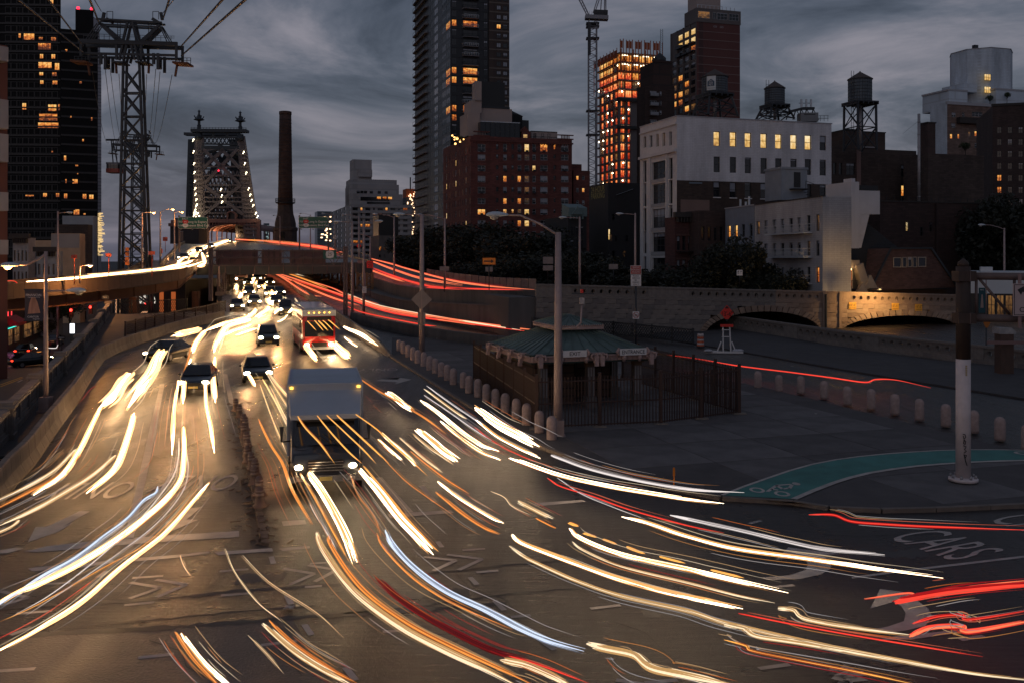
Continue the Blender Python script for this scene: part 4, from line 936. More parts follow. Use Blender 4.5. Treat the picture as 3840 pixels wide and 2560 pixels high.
def window(par,loc,rz,w,h,style='2',fr=None,glass=None,name='window'):
 fr=fr or FRD;glass=glass or GLASS;me,p,W_,H_,pm_=winmesh(w,h,style,fr)
 if glass.name not in pm_:pm_[glass.name]=p.mesh('pane',glass)
 o=obj(name,me,par,loc,rz,(w/W_,1,h/H_));obj('pane',pm_[glass.name],o);return o
class Bld:
 """block with its near corner seen at pixel column pxc and depth D: front runs right along the avenues, left face runs away along the street"""
 def __init__(s,name,label,cat,pxc,D,pxr,pxl=None,rot=GR,zb=None,group=None,dep=None):
  s.D=D;s.c=Vector(((pxc-1920)/F*D,D,0));s.rot=rot;s.V=Vector((math.cos(rot),math.sin(rot),0));s.U=Vector((-math.sin(rot),math.cos(rot),0))
  s.t=thing(name,label,cat,s.c,rot,group);s.W=s.fx(pxr);s.L=s.ly(pxl)if pxl is not None else(dep or 14);s.zb=zb if zb is not None else-1
 def _t(s,px,d):k=(px-1920)/F;return(k*s.c.y-s.c.x)/(d.x-k*d.y)
 def fx(s,px,y=0):
  c=s.c+s.U*y;k=(px-1920)/F;return(k*c.y-c.x)/(s.V.x-k*s.V.y)
 def ly(s,px):return s._t(px,s.U)
 def z(s,py,y=0):return H-(py-HZ)/F*(s.D+s.U.y*y)
 def zf(s,px,py):return H-(py-HZ)/F*(s.D+s.V.y*s.fx(px))
 def zs(s,px,py):return H-(py-HZ)/F*(s.D+s.U.y*s.ly(px))
 def wall(s,side,a0,a1,z0,z1,rects,m,dp=.22,off=0,name='wall'):
  rects=[(max(r[0],a0),max(r[1],z0),min(r[2],a1),min(r[3],z1))for r in rects if r[2]>a0 and r[0]<a1 and r[3]>z0 and r[1]<z1]
  us=sorted({round(x,4)for x in[a0,a1]+[r[0]for r in rects]+[r[2]for r in rects]});vs=sorted({round(x,4)for x in[z0,z1]+[r[1]for r in rects]+[r[3]for r in rects]})
  f=(lambda a,d,z:(a,off+d,z))if side=='f' else(lambda a,d,z:(off+d,a,z))
  b=MB()
  for i in range(len(us)-1):
   for j in range(len(vs)-1):
    x,z=(us[i]+us[i+1])/2,(vs[j]+vs[j+1])/2
    if any(r[0]<x<r[2]and r[1]<z<r[3]for r in rects):continue
    q=[f(us[i],0,vs[j]),f(us[i+1],0,vs[j]),f(us[i+1],0,vs[j+1]),f(us[i],0,vs[j+1])];b.face(q if side=='f' else q[::-1])
  for r in rects:
   c=[(r[0],r[1]),(r[2],r[1]),(r[2],r[3]),(r[0],r[3])]
   for i in range(4):p,q=c[i],c[(i+1)%4];b.face([f(p[0],0,p[1]),f(p[0],dp,p[1]),f(q[0],dp,q[1]),f(q[0],0,q[1])])
  return b.build(name,m,s.t)
 def shell(s,x0,x1,y0,y1,z0,z1,m,front=True,left=True,name='wall',roof=None):
  b=MB()
  if front:b.face([(x0,y0,z0),(x1,y0,z0),(x1,y0,z1),(x0,y0,z1)])
  if left:b.face([(x0,y1,z0),(x0,y0,z0),(x0,y0,z1),(x0,y1,z1)])
  b.face([(x1,y0,z0),(x1,y1,z0),(x1,y1,z1),(x1,y0,z1)]);b.face([(x1,y1,z0),(x0,y1,z0),(x0,y1,z1),(x1,y1,z1)])
  b.build(name,m,s.t)
  b=MB();b.face([(x0,y0,z1),(x1,y0,z1),(x1,y1,z1),(x0,y1,z1)]);b.build('roof',roof or mat('roof tar',(.03,.03,.032),.9,1,.3),s.t)
 def box(s,name,m,x0,x1,y0,y1,z0,z1):return bx(name,m,s.t,x0,x1,y0,y1,z0,z1)
 def win(s,side,r,dp=.16,**k):
  a,z0,c,z1=r
  return window(s.t,((a+c)/2,dp,z0)if side=='f' else(dp,(a+c)/2,z0),0 if side=='f' else-math.pi/2,c-a,z1-z0,**k)
def lamp_post_dummy():pass
CORN=mat('dark cornice',(.03,.026,.025),.8,2,.3)
WBR=brick('white painted brick',(.58,.585,.62),(.47,.475,.5),1.2,var=.04)
DBR=brick('bare dark brick',(.055,.036,.03),(.05,.045,.04),1.2)
g=Bld('loft_building','white painted brick loft building with a row of lit top floor windows','building',2538,135,3118,2400)
zt=g.z(437);xs=[2688,2749,2805,2864,2919,2976,3030,3086];R1=[]
rowy=[(494,549),(588,647),(682,740)]
for j,(ya,yb)in enumerate(rowy):
 for i,x in enumerate(xs):
  a,c=g.fx(x-12),g.fx(x+12);dy=(0,2,5,8,10,12,14,16)[i]if j==0 else(0,2,4,6,7,9,10,12)[i];R1.append((a,g.zf(x,yb+dy),c,g.zf(x,ya+dy),j,i))
zsplit=g.zf(2800,684)
g.wall('f',0,g.W,zsplit,zt,[r[:4]for r in R1],WBR);g.wall('f',0,g.W,-1,zsplit,[r[:4]for r in R1],DBR,name='lower_wall')
for r in R1:
 j,i=r[4:]
 if j==0 and i<7:g.win('f',r[:4],style='2',fr=FRD,glass=LITW)
 else:
  g.win('f',r[:4],style='2' if j!=1 else '2',fr=FRD,glass=GLASS if j==2 else(GLASSD if i<5 else GLASS))
 if j==2:g.box('sill',WHITE,r[0]-.1,r[2]+.1,-.12,.05,r[1]-.14,r[1]-.002)
a,c=g.fx(2552),g.fx(2660);g.box('stucco_patch',mat('pink stucco',(.17,.115,.10),.9,.8,.3),a,c,-.04,.01,g.zf(2600,830),g.zf(2600,750))
g.box('wall_sign',mat('blue sign',(.12,.16,.2),.5),g.fx(2584),g.fx(2632),-.08,-.004,g.zf(2600,690),g.zf(2600,684))
LW=mat('limestone facing',(.50,.50,.51),.85,1.5,.15);Rl=[]
lz=lambda px,py:g.zs(px,py)
for k,px in enumerate((2418,2441,2465,2489,2514)):
 dy=(2514-px)*.22;Rl.append((g.ly(px+5),lz(px,572-16+dy*.4-10),g.ly(px-5),lz(px,494+dy*.9),'t',k))
for j,(ya,yb)in enumerate(((601,670),(684,762),(778,853),(870,943),(965,1030))):
 for px,w in((2418,6),(2471,26),(2515,7)):
  dy=(2515-px)*.12*(1 if j<3 else.5);sm=0 if w>10 else 8
  Rl.append((g.ly(px+w),lz(px,yb+dy+sm*.3),g.ly(px-w),lz(px,ya+dy-sm),'m' if w>10 else 'n',j))
g.wall('l',0,g.L,-1,zt,[r[:4]for r in Rl],LW,dp=.4)
for r in Rl:g.win('l',r[:4],dp=.3,style={'t':'2','m':'g','n':'2'}[r[4]],fr=FRD,glass=(DIM if(r[4]=='t' and r[5]in(0,2,3))else GLASS))
for j in range(5):
 for px in(2400,2437,2502,2532):
  pass
for px0,px1 in((2434,2443),(2500,2505)):g.box('pilaster',LW,-.25,-.002,g.ly(px1),g.ly(px0),-1,lz(2470,585))
g.box('belt_course',LW,-.4,-.004,.05,g.L-.1,lz(2470,585),lz(2470,575));g.box('belt_course',LW,-.2,-.004,.05,g.L-.1,lz(2470,486),lz(2470,480))
for ya in(673,765,856,946):g.box('spandrel_panel',mat('grey spandrel',(.3,.3,.31),.8,1,.2),-.12,-.006,g.ly(2500),g.ly(2444),lz(2471,ya+11),lz(2471,ya-1))
g.shell(0,g.W,0,g.L,-1,zt,WBR,front=False,left=False)
g.box('coping',FRW,-.1,g.W+.1,-.1,.35,zt+.003,zt+.14);g.box('coping',FRW,-.1,.3,.35,g.L,zt+.003,zt+.14)
sh=Bld('stair_bulkhead','blue grey stair tower with a black door before the white loft building','stair tower',2930,128,3027,2928,dep=4)
sz0,sz1=sh.z(750),sh.z(626);SBL=mat('blue grey stucco',(.22,.25,.29),.85,1,.15)
sh.shell(0,sh.W,0,4,sz0,sz1,SBL);sh.box('cornice',SBL,-.12,sh.W+.12,-.12,4.1,sz1-.3,sz1-.01)
sh.box('door',BLACK,sh.fx(2977),sh.fx(3001),-.06,-.004,sh.z(702),sh.z(645));sh.box('step_landing',BLACK,sh.fx(2960),sh.fx(3015),-1.2,-.01,sh.z(712),sh.z(708))
for i in range(8):sh.box('step',BLACK,sh.fx(3005)+i*.28,sh.fx(3005)+i*.28+.27,-1.1,-.2,sh.z(708)-.2-i*.3,sh.z(708)-.15-i*.3)
bm_('hand_rail',BLACK,sh.t,(sh.fx(3003),-1.15,sh.z(680)),(sh.fx(3003)+2.5,-1.15,sh.z(700)),.05);bm_('hand_rail',BLACK,sh.t,(sh.fx(3003),-1.15,sh.z(680)),(sh.fx(3003),-1.15,sh.z(712)),.05)
TANKW=mat('weathered tank staves',(.085,.105,.125),.8,4,.35,streak=True);TROOF=mat('tank roof',(.065,.05,.045),.8,3,.3)
def tank(label,px,D,y_eave,y_bot,y_base,r_px,roof_h,legs=4,spread=1.15,logo=False,ladder=True):
 k=D/F;c=P(px,y_base,D);t=thing('water_tank',label,'water tank',c,.3,'rooftop water tanks');r=r_px*k;ze=(y_base-y_eave)*k;zb=(y_base-y_bot)*k;n=28
 for i in range(n):
  a0,a1=2*math.pi*i/n+.012,2*math.pi*(i+1)/n-.012;b=MB();rr=r*RND.uniform(.985,1.0)
  b.prism([(rr*math.cos(a0),rr*math.sin(a0)),(rr*math.cos(a1),rr*math.sin(a1)),(r*.93*math.cos(a1),r*.93*math.sin(a1)),(r*.93*math.cos(a0),r*.93*math.sin(a0))],zb,ze);b.build('stave',TANKW,t)
 for q in range(7):
  z=zb+(ze-zb)*(.05+q*.15);b=MB();b.lathe([(r*1.004,z),(r*1.015,z+.02),(r*1.015,z+.07),(r*1.004,z+.09)],24);b.build('hoop',STEEL,t)
 b=MB();b.lathe([(r*1.09,ze),(r*1.06,ze+.1),(r*.12,ze+roof_h*k*.86),(r*.06,ze+roof_h*k*.9),(r*.05,ze+roof_h*k)],16,sm=False);b.build('conical_roof',TROOF,t)
 b=MB();b.box(-r*1.1,r*1.1,-r*1.1,r*1.1,zb-.35,zb-.1);b.build('platform',STEEL,t)
 for q in range(5):x=-r+q*r/2;bx('joist',STEEL,t,x-.1,x+.1,-r*1.15,r*1.15,zb-.7,zb-.36)
 pts=[(sx*r*.92,sy*r*.92)for sx,sy in((-1,-1),(1,-1),(1,1),(-1,1))]
 for(x,y)in pts:bm_('leg',STEEL,t,(x,y,zb-.6),(x*spread,y*spread,0),.3)
 hz_=zb-.7
 for i in range(4):
  (x0,y0),(x1,y1)=pts[i],pts[(i+1)%4]
  for l0,l1 in((.52,1.0),(0.02,.5)):
   s0,s1=spread+(1-spread)*l0,spread+(1-spread)*l1
   bm_('brace',STEEL,t,(x0*s0,y0*s0,hz_*l0),(x1*s1,y1*s1,hz_*l1),.13);bm_('brace',STEEL,t,(x1*s0,y1*s0,hz_*l0),(x0*s1,y0*s1,hz_*l1),.13)
  bm_('tie',STEEL,t,(x0*(spread+(1-spread)*.5),y0*(spread+(1-spread)*.5),hz_*.5),(x1*(spread+(1-spread)*.5),y1*(spread+(1-spread)*.5),hz_*.5),.16)
 b=MB();b.tube([(0,-.1,0),(0,-.1,zb-.3)],.28,10);b.build('riser_pipe',ALU,t)
 if ladder:
  for s in(-.25,.25):bm_('ladder_rail',STEEL,t,(-r*1.15+s,-r*.5,0),(-r*1.15+s,-r*.5,ze+1.2),.06)
  for q in range(int((ze+1)/.5)):bm_('rung',STEEL,t,(-r*1.15-.25,-r*.5,q*.5),(-r*1.15+.25,-r*.5,q*.5),.04)
 return t,r,zb,ze
tk,r,zb,ze=tank('broad dark wooden water tank with a white printed panel before the brick tower',2680,150,292,352,442,48,34,spread=1.4)
b=MB()
for i in range(6):
 a0,a1=-math.pi/2-.75-.3+i*.12-.1,-math.pi/2-.75-.3+(i+1)*.12-.1
 b.face([(r*1.03*math.cos(a0),r*1.03*math.sin(a0),zb+.25),(r*1.03*math.cos(a1),r*1.03*math.sin(a1),zb+.25),(r*1.03*math.cos(a1),r*1.03*math.sin(a1),ze-.1),(r*1.03*math.cos(a0),r*1.03*math.sin(a0),ze-.1)])
b.build('logo_panel',mat('logo white',(.5,.55,.58),.6),tk)
am=-math.pi/2-.79;LB=mat('logo blue',(.03,.07,.12),.6)
cpos=Vector((r*1.045*math.cos(am),r*1.045*math.sin(am),0));rz_=am+math.pi/2
b=MB();b.prism([(-.55,.0),(.55,.0),(.55,.75),(0,1.15),(-.55,.75)],0,.02);q=b.build('logo_house',LB,tk,cpos+Vector((0,0,zb+.85)));q.rotation_euler=(math.pi/2,0,rz_)
for s_,z_,sz,m_ in(('We',zb+1.68,.3,WHITE),('Tank',zb+1.42,.34,WHITE),('NY',zb+1.08,.5,WHITE),('ROSENWACH',zb+.52,.23,LB)):text('lettering',s_,sz,m_,tk,cpos*1.012+Vector((0,0,z_)),(math.pi/2,0,rz_))
tank('middle wooden water tank above the right half of the white loft building',2905,152,334,392,450,37,31,spread=1.5)
tank('right hand wooden water tank standing on a tall open steel frame',3225,160,300,382,566,43,32,spread=1.05)
rp=thing('roof_antennas','row of white panel antennas on a sloping steel frame beside the middle water tank','antenna',P(3020,450,150))
k=150/F
for a,c,w in(((-60,-30),(-10,-42),.9),((-10,-42),(32,-42),.9)):bm_('frame_beam',STEEL,rp,(a[0]*k,0,-a[1]*k),(c[0]*k,0,-c[1]*k),w,.35)
for x in(-60,-35,-15,5,30):bm_('frame_leg',STEEL,rp,(x*k,0,1.7),(x*k-.5,0,0),.16);bm_('frame_brace',STEEL,rp,(x*k,0,1.7),(x*k+.9,0,0),.1)
for x in(-16,2,20):bx('antenna_panel',LAMPG,rp,x*k-.14,x*k+.14,-.3,-.1,44*k,76*k)
bm_('crossbar',STEEL,rp,(-24*k,0,62*k),(22*k,0,62*k),.08)
ac=thing('roof_cabinet','grey mechanical cabinet with railings on the roof of the white loft building','cabinet',P(3036,456,148))
bx('cabinet',mat('grey metal',(.16,.17,.18),.5,2,.2),ac,-1.4,1.4,0,2,0,1.4);bx('vent',BLACK,ac,-.9,.9,-.02,-.001,1.05,1.2)
for x in(1.7,2.3,2.9):bm_('rail_post',STEEL,ac,(x,0,0),(x,0,.9),.05)
for z in(.45,.9):bm_('rail',STEEL,ac,(1.5,0,z),(3,0,z),.05)
TG=mat('bronze mullion',(.012,.014,.018),.4,2,.3);DARKB=brick('brown tower brick',(.05,.038,.035),(.04,.03,.03),2.5)
g=Bld('apartment_tower','very tall dark apartment tower with stacked balconies and a glazed side','building',1690,290,1908,1556)
zt=g.z(-160);fh=35.6*290/F;y0=25
n=30;SLAB=mat('balcony slab',(.12,.12,.135),.8,1,.2)
GL2=glassmat('tower side glass',.9);bz=lambda i:g.z(y0)-i*fh
b=MB();b.face([(0,0,-1),(g.W,0,-1),(g.W,0,zt),(0,0,zt)]);b.build('wall',TG,g.t)
g.wall('l',0,g.L,-1,zt,[],TG);g.shell(0,g.W,0,g.L,-1,zt,DARKB,front=False,left=False)
xb0=g.fx(1832);g.box('brick_wing',DARKB,xb0,g.W,-.6,-.01,-1,zt)
lit_rows={4:'a',9:'a',10:'b',13:'c'}
for i in range(-5,26):
 z=bz(i)
 if z<5:continue
 li=i in(2,7,8,11)or False
 for px0,px1,st in((1694,1712,'22'),(1736,1790,'6'),(1814,1828,'22')):
  lit=(i in(2,7,8,11,12)and px0!=1814)
  g.win('f',(g.fx(px0),z-.15,g.fx(px1),z+1.9),dp=-.06,style=st,fr=TG,glass=(LITR if lit else GLASSD))
 for px in(1868,1892):g.win('f',(g.fx(px-8),z-.05,g.fx(px+8),z+1.35),dp=-.68,style='22',fr=TG,glass=LITR if(i==2 and px==1868)else GL2)
 g.box('brick_band',mat('tan band',(.11,.095,.085),.85,1,.2),xb0+.05,g.W-.02,-.66,-.61,z-.95,z-.55)
 b=MB();xa,xc=g.fx(1732),g.fx(1797);b.prism([(xa,-.02),(xa+.6,-1.5),(xc-.6,-1.5),(xc,-.02)],z-.55,z-.3);b.build('balcony_slab',SLAB,g.t)
 b=MB();q=[(xa,-.05),(xa+.6,-1.45),(xc-.6,-1.45),(xc,-.05)]
 for u,v in zip(q,q[1:]):b.beam((*u,z+.55),(*v,z+.55),.09);b.beam((*u,z+.15),(*v,z+.15),.05)
 for f in range(7):x=xa+.6+(xc-xa-1.2)*f/6;b.beam((x,-1.45,z-.3),(x,-1.45,z+.55),.05)
 b.build('balcony_rail',LAMPG if i%3 else STEEL,g.t)
 g.box('floor_band',TG,-.12,xb0,-.12,-.02,z-.9,z-.6)
 la,lb=.4,g.L*.52;k=5
 for q in range(k):
  a0,a1=la+(lb-la)*q/k,la+(lb-la)*(q+1)/k-.05
  g.win('l',(a0,z-.5,a1,z+1.75),dp=-.05,style='22',fr=TG,glass=LITR if(q==0 and i in(2,7,8,11))else GL2)
 b=MB();y0_,y1_=g.L*.6,g.L*1.0;b.prism([(-.02,y0_),(-1.1,y0_+.8),(-1.1,y1_-1),(-.02,y1_)],z-.6,z-.2);b.build('balcony_slab',SLAB,g.t)
 g.win('l',(y0_+.5,z-.2,y1_-1,z+1.9),dp=-.04,style='3',fr=TG,glass=GLASS)
 b=MB();b.beam((-1.05,y0_+.8,z+.75),(-1.05,y1_-1,z+.75),.08);b.beam((-.05,y0_+.05,z+.75),(-1.05,y0_+.8,z+.75),.08)
 for f in range(5):yy=y0_+.8+(y1_-y0_-1.8)*f/4;b.beam((-1.05,yy,z-.2),(-1.05,yy,z+.75),.06)
 b.build('balcony_rail',STEEL,g.t)
RBR=brick('red apartment brick',(.125,.04,.034),(.06,.03,.028),2.0)
g=Bld('apartment_house','red brick prewar apartment house with white sash windows and roof balustrades','building',1765,250,2145,1662)
zt=g.z(510);xs=[(1806,29),(1865,9),(1894,14),(1923,9),(1948,14),(1976,18),(2003,13),(2040,28),(2080,8),(2118,28)]
rows=[(541,570),(580,602),(621,643),(660,684),(702,726),(744,766),(785,806),(827,850),(868,892),(910,934),(952,976)]
litf={(0,5):LITW,(0,7):LITR,(0,8):LITR,(1,5):DIM,(2,6):LITW,(3,2):LITR,(3,4):LITR,(3,5):DIM,(5,2):LITR,(5,4):LITR,(5,5):DIM,(6,0):LITR,(6,2):LIT,(6,3):LIT,(6,4):DIM,(6,5):LITW,(7,4):LITR,(7,5):LITW,(8,1):DIM,(9,4):LITR,(4,5):DIM,(2,0):GLASSD}
RR=[]
for j,(ya,yb)in enumerate(rows):
 for i,(x,w)in enumerate(xs):
  sc=.7 if w<10 else 1;RR.append((g.fx(x-w/2),g.zf(x,ya+(yb-ya)*sc),g.fx(x+w/2),g.zf(x,ya),j,i,w))
g.wall('f',0,g.W,-1,zt,[r[:4]for r in RR],RBR)
for r in RR:
 gl=litf.get((r[4],r[5]))or GLASS
 g.win('f',r[:4],style='4' if r[6]>20 else '2',fr=FRW if r[6]>12 else FRD,glass=gl)
 if r[6]>12 and r[4]%2==0:g.box('air_conditioner',STEEL,(r[0]+r[2])/2-.35,(r[0]+r[2])/2+.35,-.35,.1,r[1]-.02,r[1]+.42)
LL=[]
for j in range(11):
 for q in range(8):
  a0=.6+q*(g.L-1.5)/8;w=1.5 if q%3==1 else.8;z=g.z(rows[j][1]);LL.append((a0,z,a0+w,z+1.75,j,q))
g.wall('l',0,g.L,-1,zt,[r[:4]for r in LL],RBR)
for r in LL:g.win('l',r[:4],style='4' if r[2]-r[0]>1.2 else '2',fr=FRW,glass=RND.choice([GLASS]*5+[DIM,LITW])if r[4]>0 else GLASS)
g.shell(0,g.W,0,g.L,-1,zt,RBR,front=False,left=False)
g.box('cornice',RBR,-.3,g.W+.3,-.3,.1,zt-1.3,zt-.9)
for i in range(40):g.box('corbel',RBR,.4+i*g.W/40,.4+i*g.W/40+.3,-.22,-.003,zt-1.75,zt-1.31)
TER=mat('terracotta',(.17,.13,.125),.8,2,.2)
for x0,x1 in((1790,1824),(2104,2138)):
 a,c=g.fx(x0),g.fx(x1);g.box('parapet',RBR,a-1,c+1,-.1,.4,zt,zt+.3);g.box('parapet_coping',RBR,a-1,c+1,-.15,.45,zt+1.1,zt+1.35)
 for i in range(6):x=a+(c-a)*(i+.2)/6;g.box('baluster',TER,x,x+.2,.05,.3,zt+.3,zt+1.1)
PB=mat('pale penthouse brick',(.30,.25,.235),.85,1,.12)
def blk(nm,m_,x0,x1,y0,y1,za,zb_):
 q=(g.D+g.U.y*y0)/g.D;za,zb_=(H+(v-H)*q for v in(za,zb_));return g.box(nm,m_,g.fx(x0,y0),g.fx(x1,y0),y0,y1,za,zb_)
blk('penthouse',PB,1752,1800,4,12,zt,g.z(424));blk('penthouse',PB,1768,1806,5,13,g.z(424)+.01,g.z(375));blk('flue',PB,1783,1806,4.5,8,g.z(375)+.01,g.z(303));blk('penthouse',PB,1790,1920,6,14,zt,g.z(402))
blk('louvred_plant_room',BLACK,1806,1893,7,13,g.z(402)+.01,g.z(302));blk('plant_rim',STEEL,1800,1912,5.8,14.2,g.z(402)+.02,g.z(395))
blk('greenhouse',GLASSD,1802,1950,1.5,5.9,zt,g.z(455));blk('greenhouse_ridge',LAMPG,1802,1950,1.4,1.6,g.z(455),g.z(452))
for i in range(9):x=1802+i*18.4;blk('greenhouse_bar',STEEL,x,x+1.2,1.35,1.5,zt,g.z(455))
blk('gable_dormer',RBR,1958,1990,1,4,zt,g.z(484));b=MB();xa,xc=g.fx(1956),g.fx(1992);b.prism([(xa,0),(xc,0),((xa+xc)/2,1.5)],0,3);q=b.build('gable',RBR,g.t,(0,4,g.z(484)));q.rotation_euler=(math.pi/2,0,0)
g.win('f',(g.fx(1966),zt+.1,g.fx(1982),g.z(494)),dp=.9,style='6',fr=FRW,glass=LITW)
blk('attic',PB,1992,2090,3,9,zt,g.z(484));blk('attic_coping',BLACK,1992,2090,2.9,9.1,g.z(484),g.z(481))
for x in(1996,2019,2048,2072):g.win('f',(g.fx(x-5),zt+.2,g.fx(x+5),zt+1.8),dp=2.95,style='2',fr=FRD,glass=GLASSD)
for i in range(12):x=1992+i*8.5;blk('roof_rail_post',STEEL,x,x+.6,.5,.6,zt,g.z(503))
blk('roof_rail',STEEL,1990,2090,.5,.58,g.z(503)-.05,g.z(503)+.04)
b=MB();cx0=(g.fx(1918)+g.fx(1984))/2;b.lathe([(4.6,0),(4.6,5.2),(4.8,5.3),(.2,7.6)],16,(cx0+1,16,g.z(470)));b.build('roof_tank',mat('dark tank',(.03,.035,.04),.8,2,.3),g.t);blk('tank_house',mat('dark tank',(.03,.035,.04),.8,2,.3),1955,1983,14,19,zt,g.z(440))
g=Bld('brick_house','lower brick apartment block at the right shoulder of the red prewar house','building',2150,262,2212,dep=15)
zt=g.z(640);RR=[(g.fx(x-5),g.zf(x,y+16),g.fx(x+5),g.zf(x,y),k,j)for k,x in enumerate((2166,2188))for j,y in enumerate((660,706,752,798,840))]
g.wall('f',0,g.W,-1,zt,[r[:4]for r in RR],RBR);g.shell(0,g.W,0,15,-1,zt,RBR,front=False)
for r in RR:g.win('f',r[:4],style='2',fr=FRW,glass=LITR if(r[4],r[5])in((1,1),(0,0))else GLASS)
b=g.box('roof_bulkhead',RBR,g.fx(2158),g.fx(2196),3,8,zt,g.z(612))
g=Bld('construction_tower','concrete tower under construction wrapped in orange netting and full of work lamps','building',2322,330,2480,2236)
zt=g.z(176);fh=33.5*330/F;CF=mat('raw concrete',(.13,.12,.125),.85,1,.25);NET=mat('orange netting',(.30,.07,.02),.8,3,.3)
NETR=mat('red netting',(.32,.025,.015),.8,3,.3)
zlo=g.z(705)
WL=emat('work lamp',(1,.78,.48),14);_b=MB();_b.ball((0,0,0),.26,6);wl=_b.mesh('work_lamp',WL)
nfl=int((zt-zlo)/fh)
for i in range(nfl+1):
 z=zt-2.4-i*fh
 if z<zlo-1:break
 g.box('floor_slab',CF,-.1,g.W,-.1,g.L,z,z+.45)
 py=HZ-(z-H)/330*F
 bands=py>320 and not(372<py<388)
 k=6
 for q in range(k):
  a0,a1=g.W*q/k+.2,g.W*(q+1)/k-.2
  if 250<py<372 and q<3 and RND.random()<.55:glass=DIM
  else:glass=(LITR if py<255 else(REDN if RND.random()<.9 else LITR))
  window(g.t,((a0+a1)/2,1.2,z-fh+.5),0,a1-a0,fh-.6,style='3',fr=NET if py<330 else NETR,glass=glass,name='netted_bay')
  if RND.random()<(.42 if(py>370 or py<260)else.2):obj('work_lamp',wl,g.t,((a0+a1)/2+RND.uniform(-1,1),.2,z-.7))
 k=5
 for q in range(k):
  a0,a1=g.L*q/k+.2,g.L*(q+1)/k-.2
  glass=(LITR if py<255 else REDN)if RND.random()<.8 else DIM
  window(g.t,(1.2,(a0+a1)/2,z-fh+.5),-math.pi/2,a1-a0,fh-.6,style='4',fr=NETR,glass=glass,name='netted_bay')
  if RND.random()<.3:obj('work_lamp',wl,g.t,(.2,(a0+a1)/2,z-.7))
 if i<2:
  for q in range(4):a0=g.W*(q+.3)/4;bx('tube_light',emat('tube light',(1,.85,.6),5),g.t,a0,a0+2.2,.3,.5,z-.5,z-.3)
for q in range(7):x=g.W*q/6;bx('column',CF,g.t,x-.45,x+.45,-.35,.4,zlo,g.z(375))
for q in(2,4):x=g.W*q/6;bx('shear_wall',CF,g.t,x-1.3,x+1.3,-.5,.3,zlo,g.z(378))
for q in range(1,6):y=g.L*q/5;bx('column',CF,g.t,-.35,.3,y-.4,y+.4,zlo,g.z(330))
for px0,px1 in((2240,2275),):pass
for i in range(15):x=g.W*i/14;bx('net_post',NET,g.t,x-.12,x+.12,-1.0,-.8,zt-10,zt+2.5+RND.uniform(-.6,.4));
for i in range(14):
 x=g.W*i/14
 if i%3!=1:bx('net_panel',NET,g.t,x+.2,x+g.W/14-.25,-.9,-.85,zt-.6,zt+2.0)
 if i%4==0:bx('net_panel',NET,g.t,x+.2,x+g.W/28,-.9,-.85,zt-9,zt-.8)
for i in range(8):y=g.L*i/7;bx('net_post',NET,g.t,-1.0,-.8,y-.12,y+.12,zt-14,zt-.5)
for i in range(7):y=g.L*i/7;bx('net_panel',NET,g.t,-.92,-.87,y+.2,y+g.L/7-.5,zt-4,zt-1.2)
for y in(375,478):bx('dark_canopy',BLACK,g.t,-1.6,g.W+1,-1.6,.2,g.z(y+7),g.z(y-4))
bx('core_wall',BRDK,g.t,g.W*.7,g.W+2.5,6,14,zlo,g.z(205))
cr_=thing('tower_crane','white lattice tower crane standing beside the orange construction tower','crane',P(2222,690,320));k=320/F;c0=P(2222,690,320)
CRN=mat('crane grey',(.22,.23,.26),.6,2,.2);z0,z1=0,(690-82)*k;w=15*k
for sx in(-1,1):
 for sy in(-1,1):bm_('mast_chord',CRN,cr_,(sx*w,sy*w,-8),(sx*w,sy*w,z1),.36)
nn=46;hh=z1/nn
for i in range(-3,nn):
 s=1 if i%2 else-1;bm_('mast_brace',CRN,cr_,(-w*s,-w,i*hh),(w*s,-w,(i+1)*hh),.2);bm_('mast_brace',CRN,cr_,(-w,-w*s,i*hh),(-w,w*s,(i+1)*hh),.2)
 if i%2==0:bm_('mast_tie',CRN,cr_,(-w,-w,i*hh),(w,-w,i*hh),.2)
bm_('climbing_frame',STEEL,cr_,(-w*.9,-w*1.1,(690-210)*k),(-w*.9,-w*1.1,(690-92)*k),1.0)
for y in(90,102,146,418,508):bm_('collar',STEEL,cr_,(-w*1.6,0,(690-y)*k),(w*1.6,0,(690-y)*k),3.2,.5)
bm_('slewing_platform',CRN,cr_,(-28*k,0,(690-66)*k),(58*k,0,(690-70)*k),3.4,1.3);bm_('machinery_deck',STEEL,cr_,(5*k,0,(690-50)*k),(56*k,0,(690-52)*k),2.6,1.8)
for a,c in(((-20,60),(-58,-14)),((-12,60),(-48,-14)),((2,50),(22,-14)),((8,50),(30,-14)),((30,50),(34,-14)),((44,50),(46,-14)),((50,50),(50,-14))):bm_('jib_chord',CRN,cr_,(a[0]*k,0,(690-a[1])*k),(c[0]*k,0,(690-c[1])*k),.35)
for i in range(7):f=i/7;bm_('jib_lacing',CRN,cr_,((-20-38*f)*k,0,(690-60+74*f)*k),((-12-36*(f+.14))*k,0,(690-60+74*(f+.14))*k),.18)
for x in range(-20,60,8):bm_('rail_post',STEEL,cr_,(x*k,-1.6,(690-60)*k),(x*k,-1.6,(690-48)*k),.1)
BT=brick('banded tower brick',(.11,.045,.042),(.06,.032,.032),3);BTL=mat('tower concrete',(.10,.09,.09),.8,1,.2)
g=Bld('brick_tower','tall red brick slab tower with pale bands and yellow lit upper windows','building',2612,330,2775,2518)
zt=g.z(82);zr=g.z(30)
g.box('wall',BT,0,g.W,0,.3,-1,zt);b=g.box('top_storeys',BTL,-.2,g.W+.2,-.2,g.L*.45,zt+.005,zr)
for i in range(13):z=g.z(116+i*31.2);g.box('floor_band',mat('pale band',(.17,.12,.115),.85,1,.2),.3,g.W-.05,-.06,.1,z-.12,z+.12)
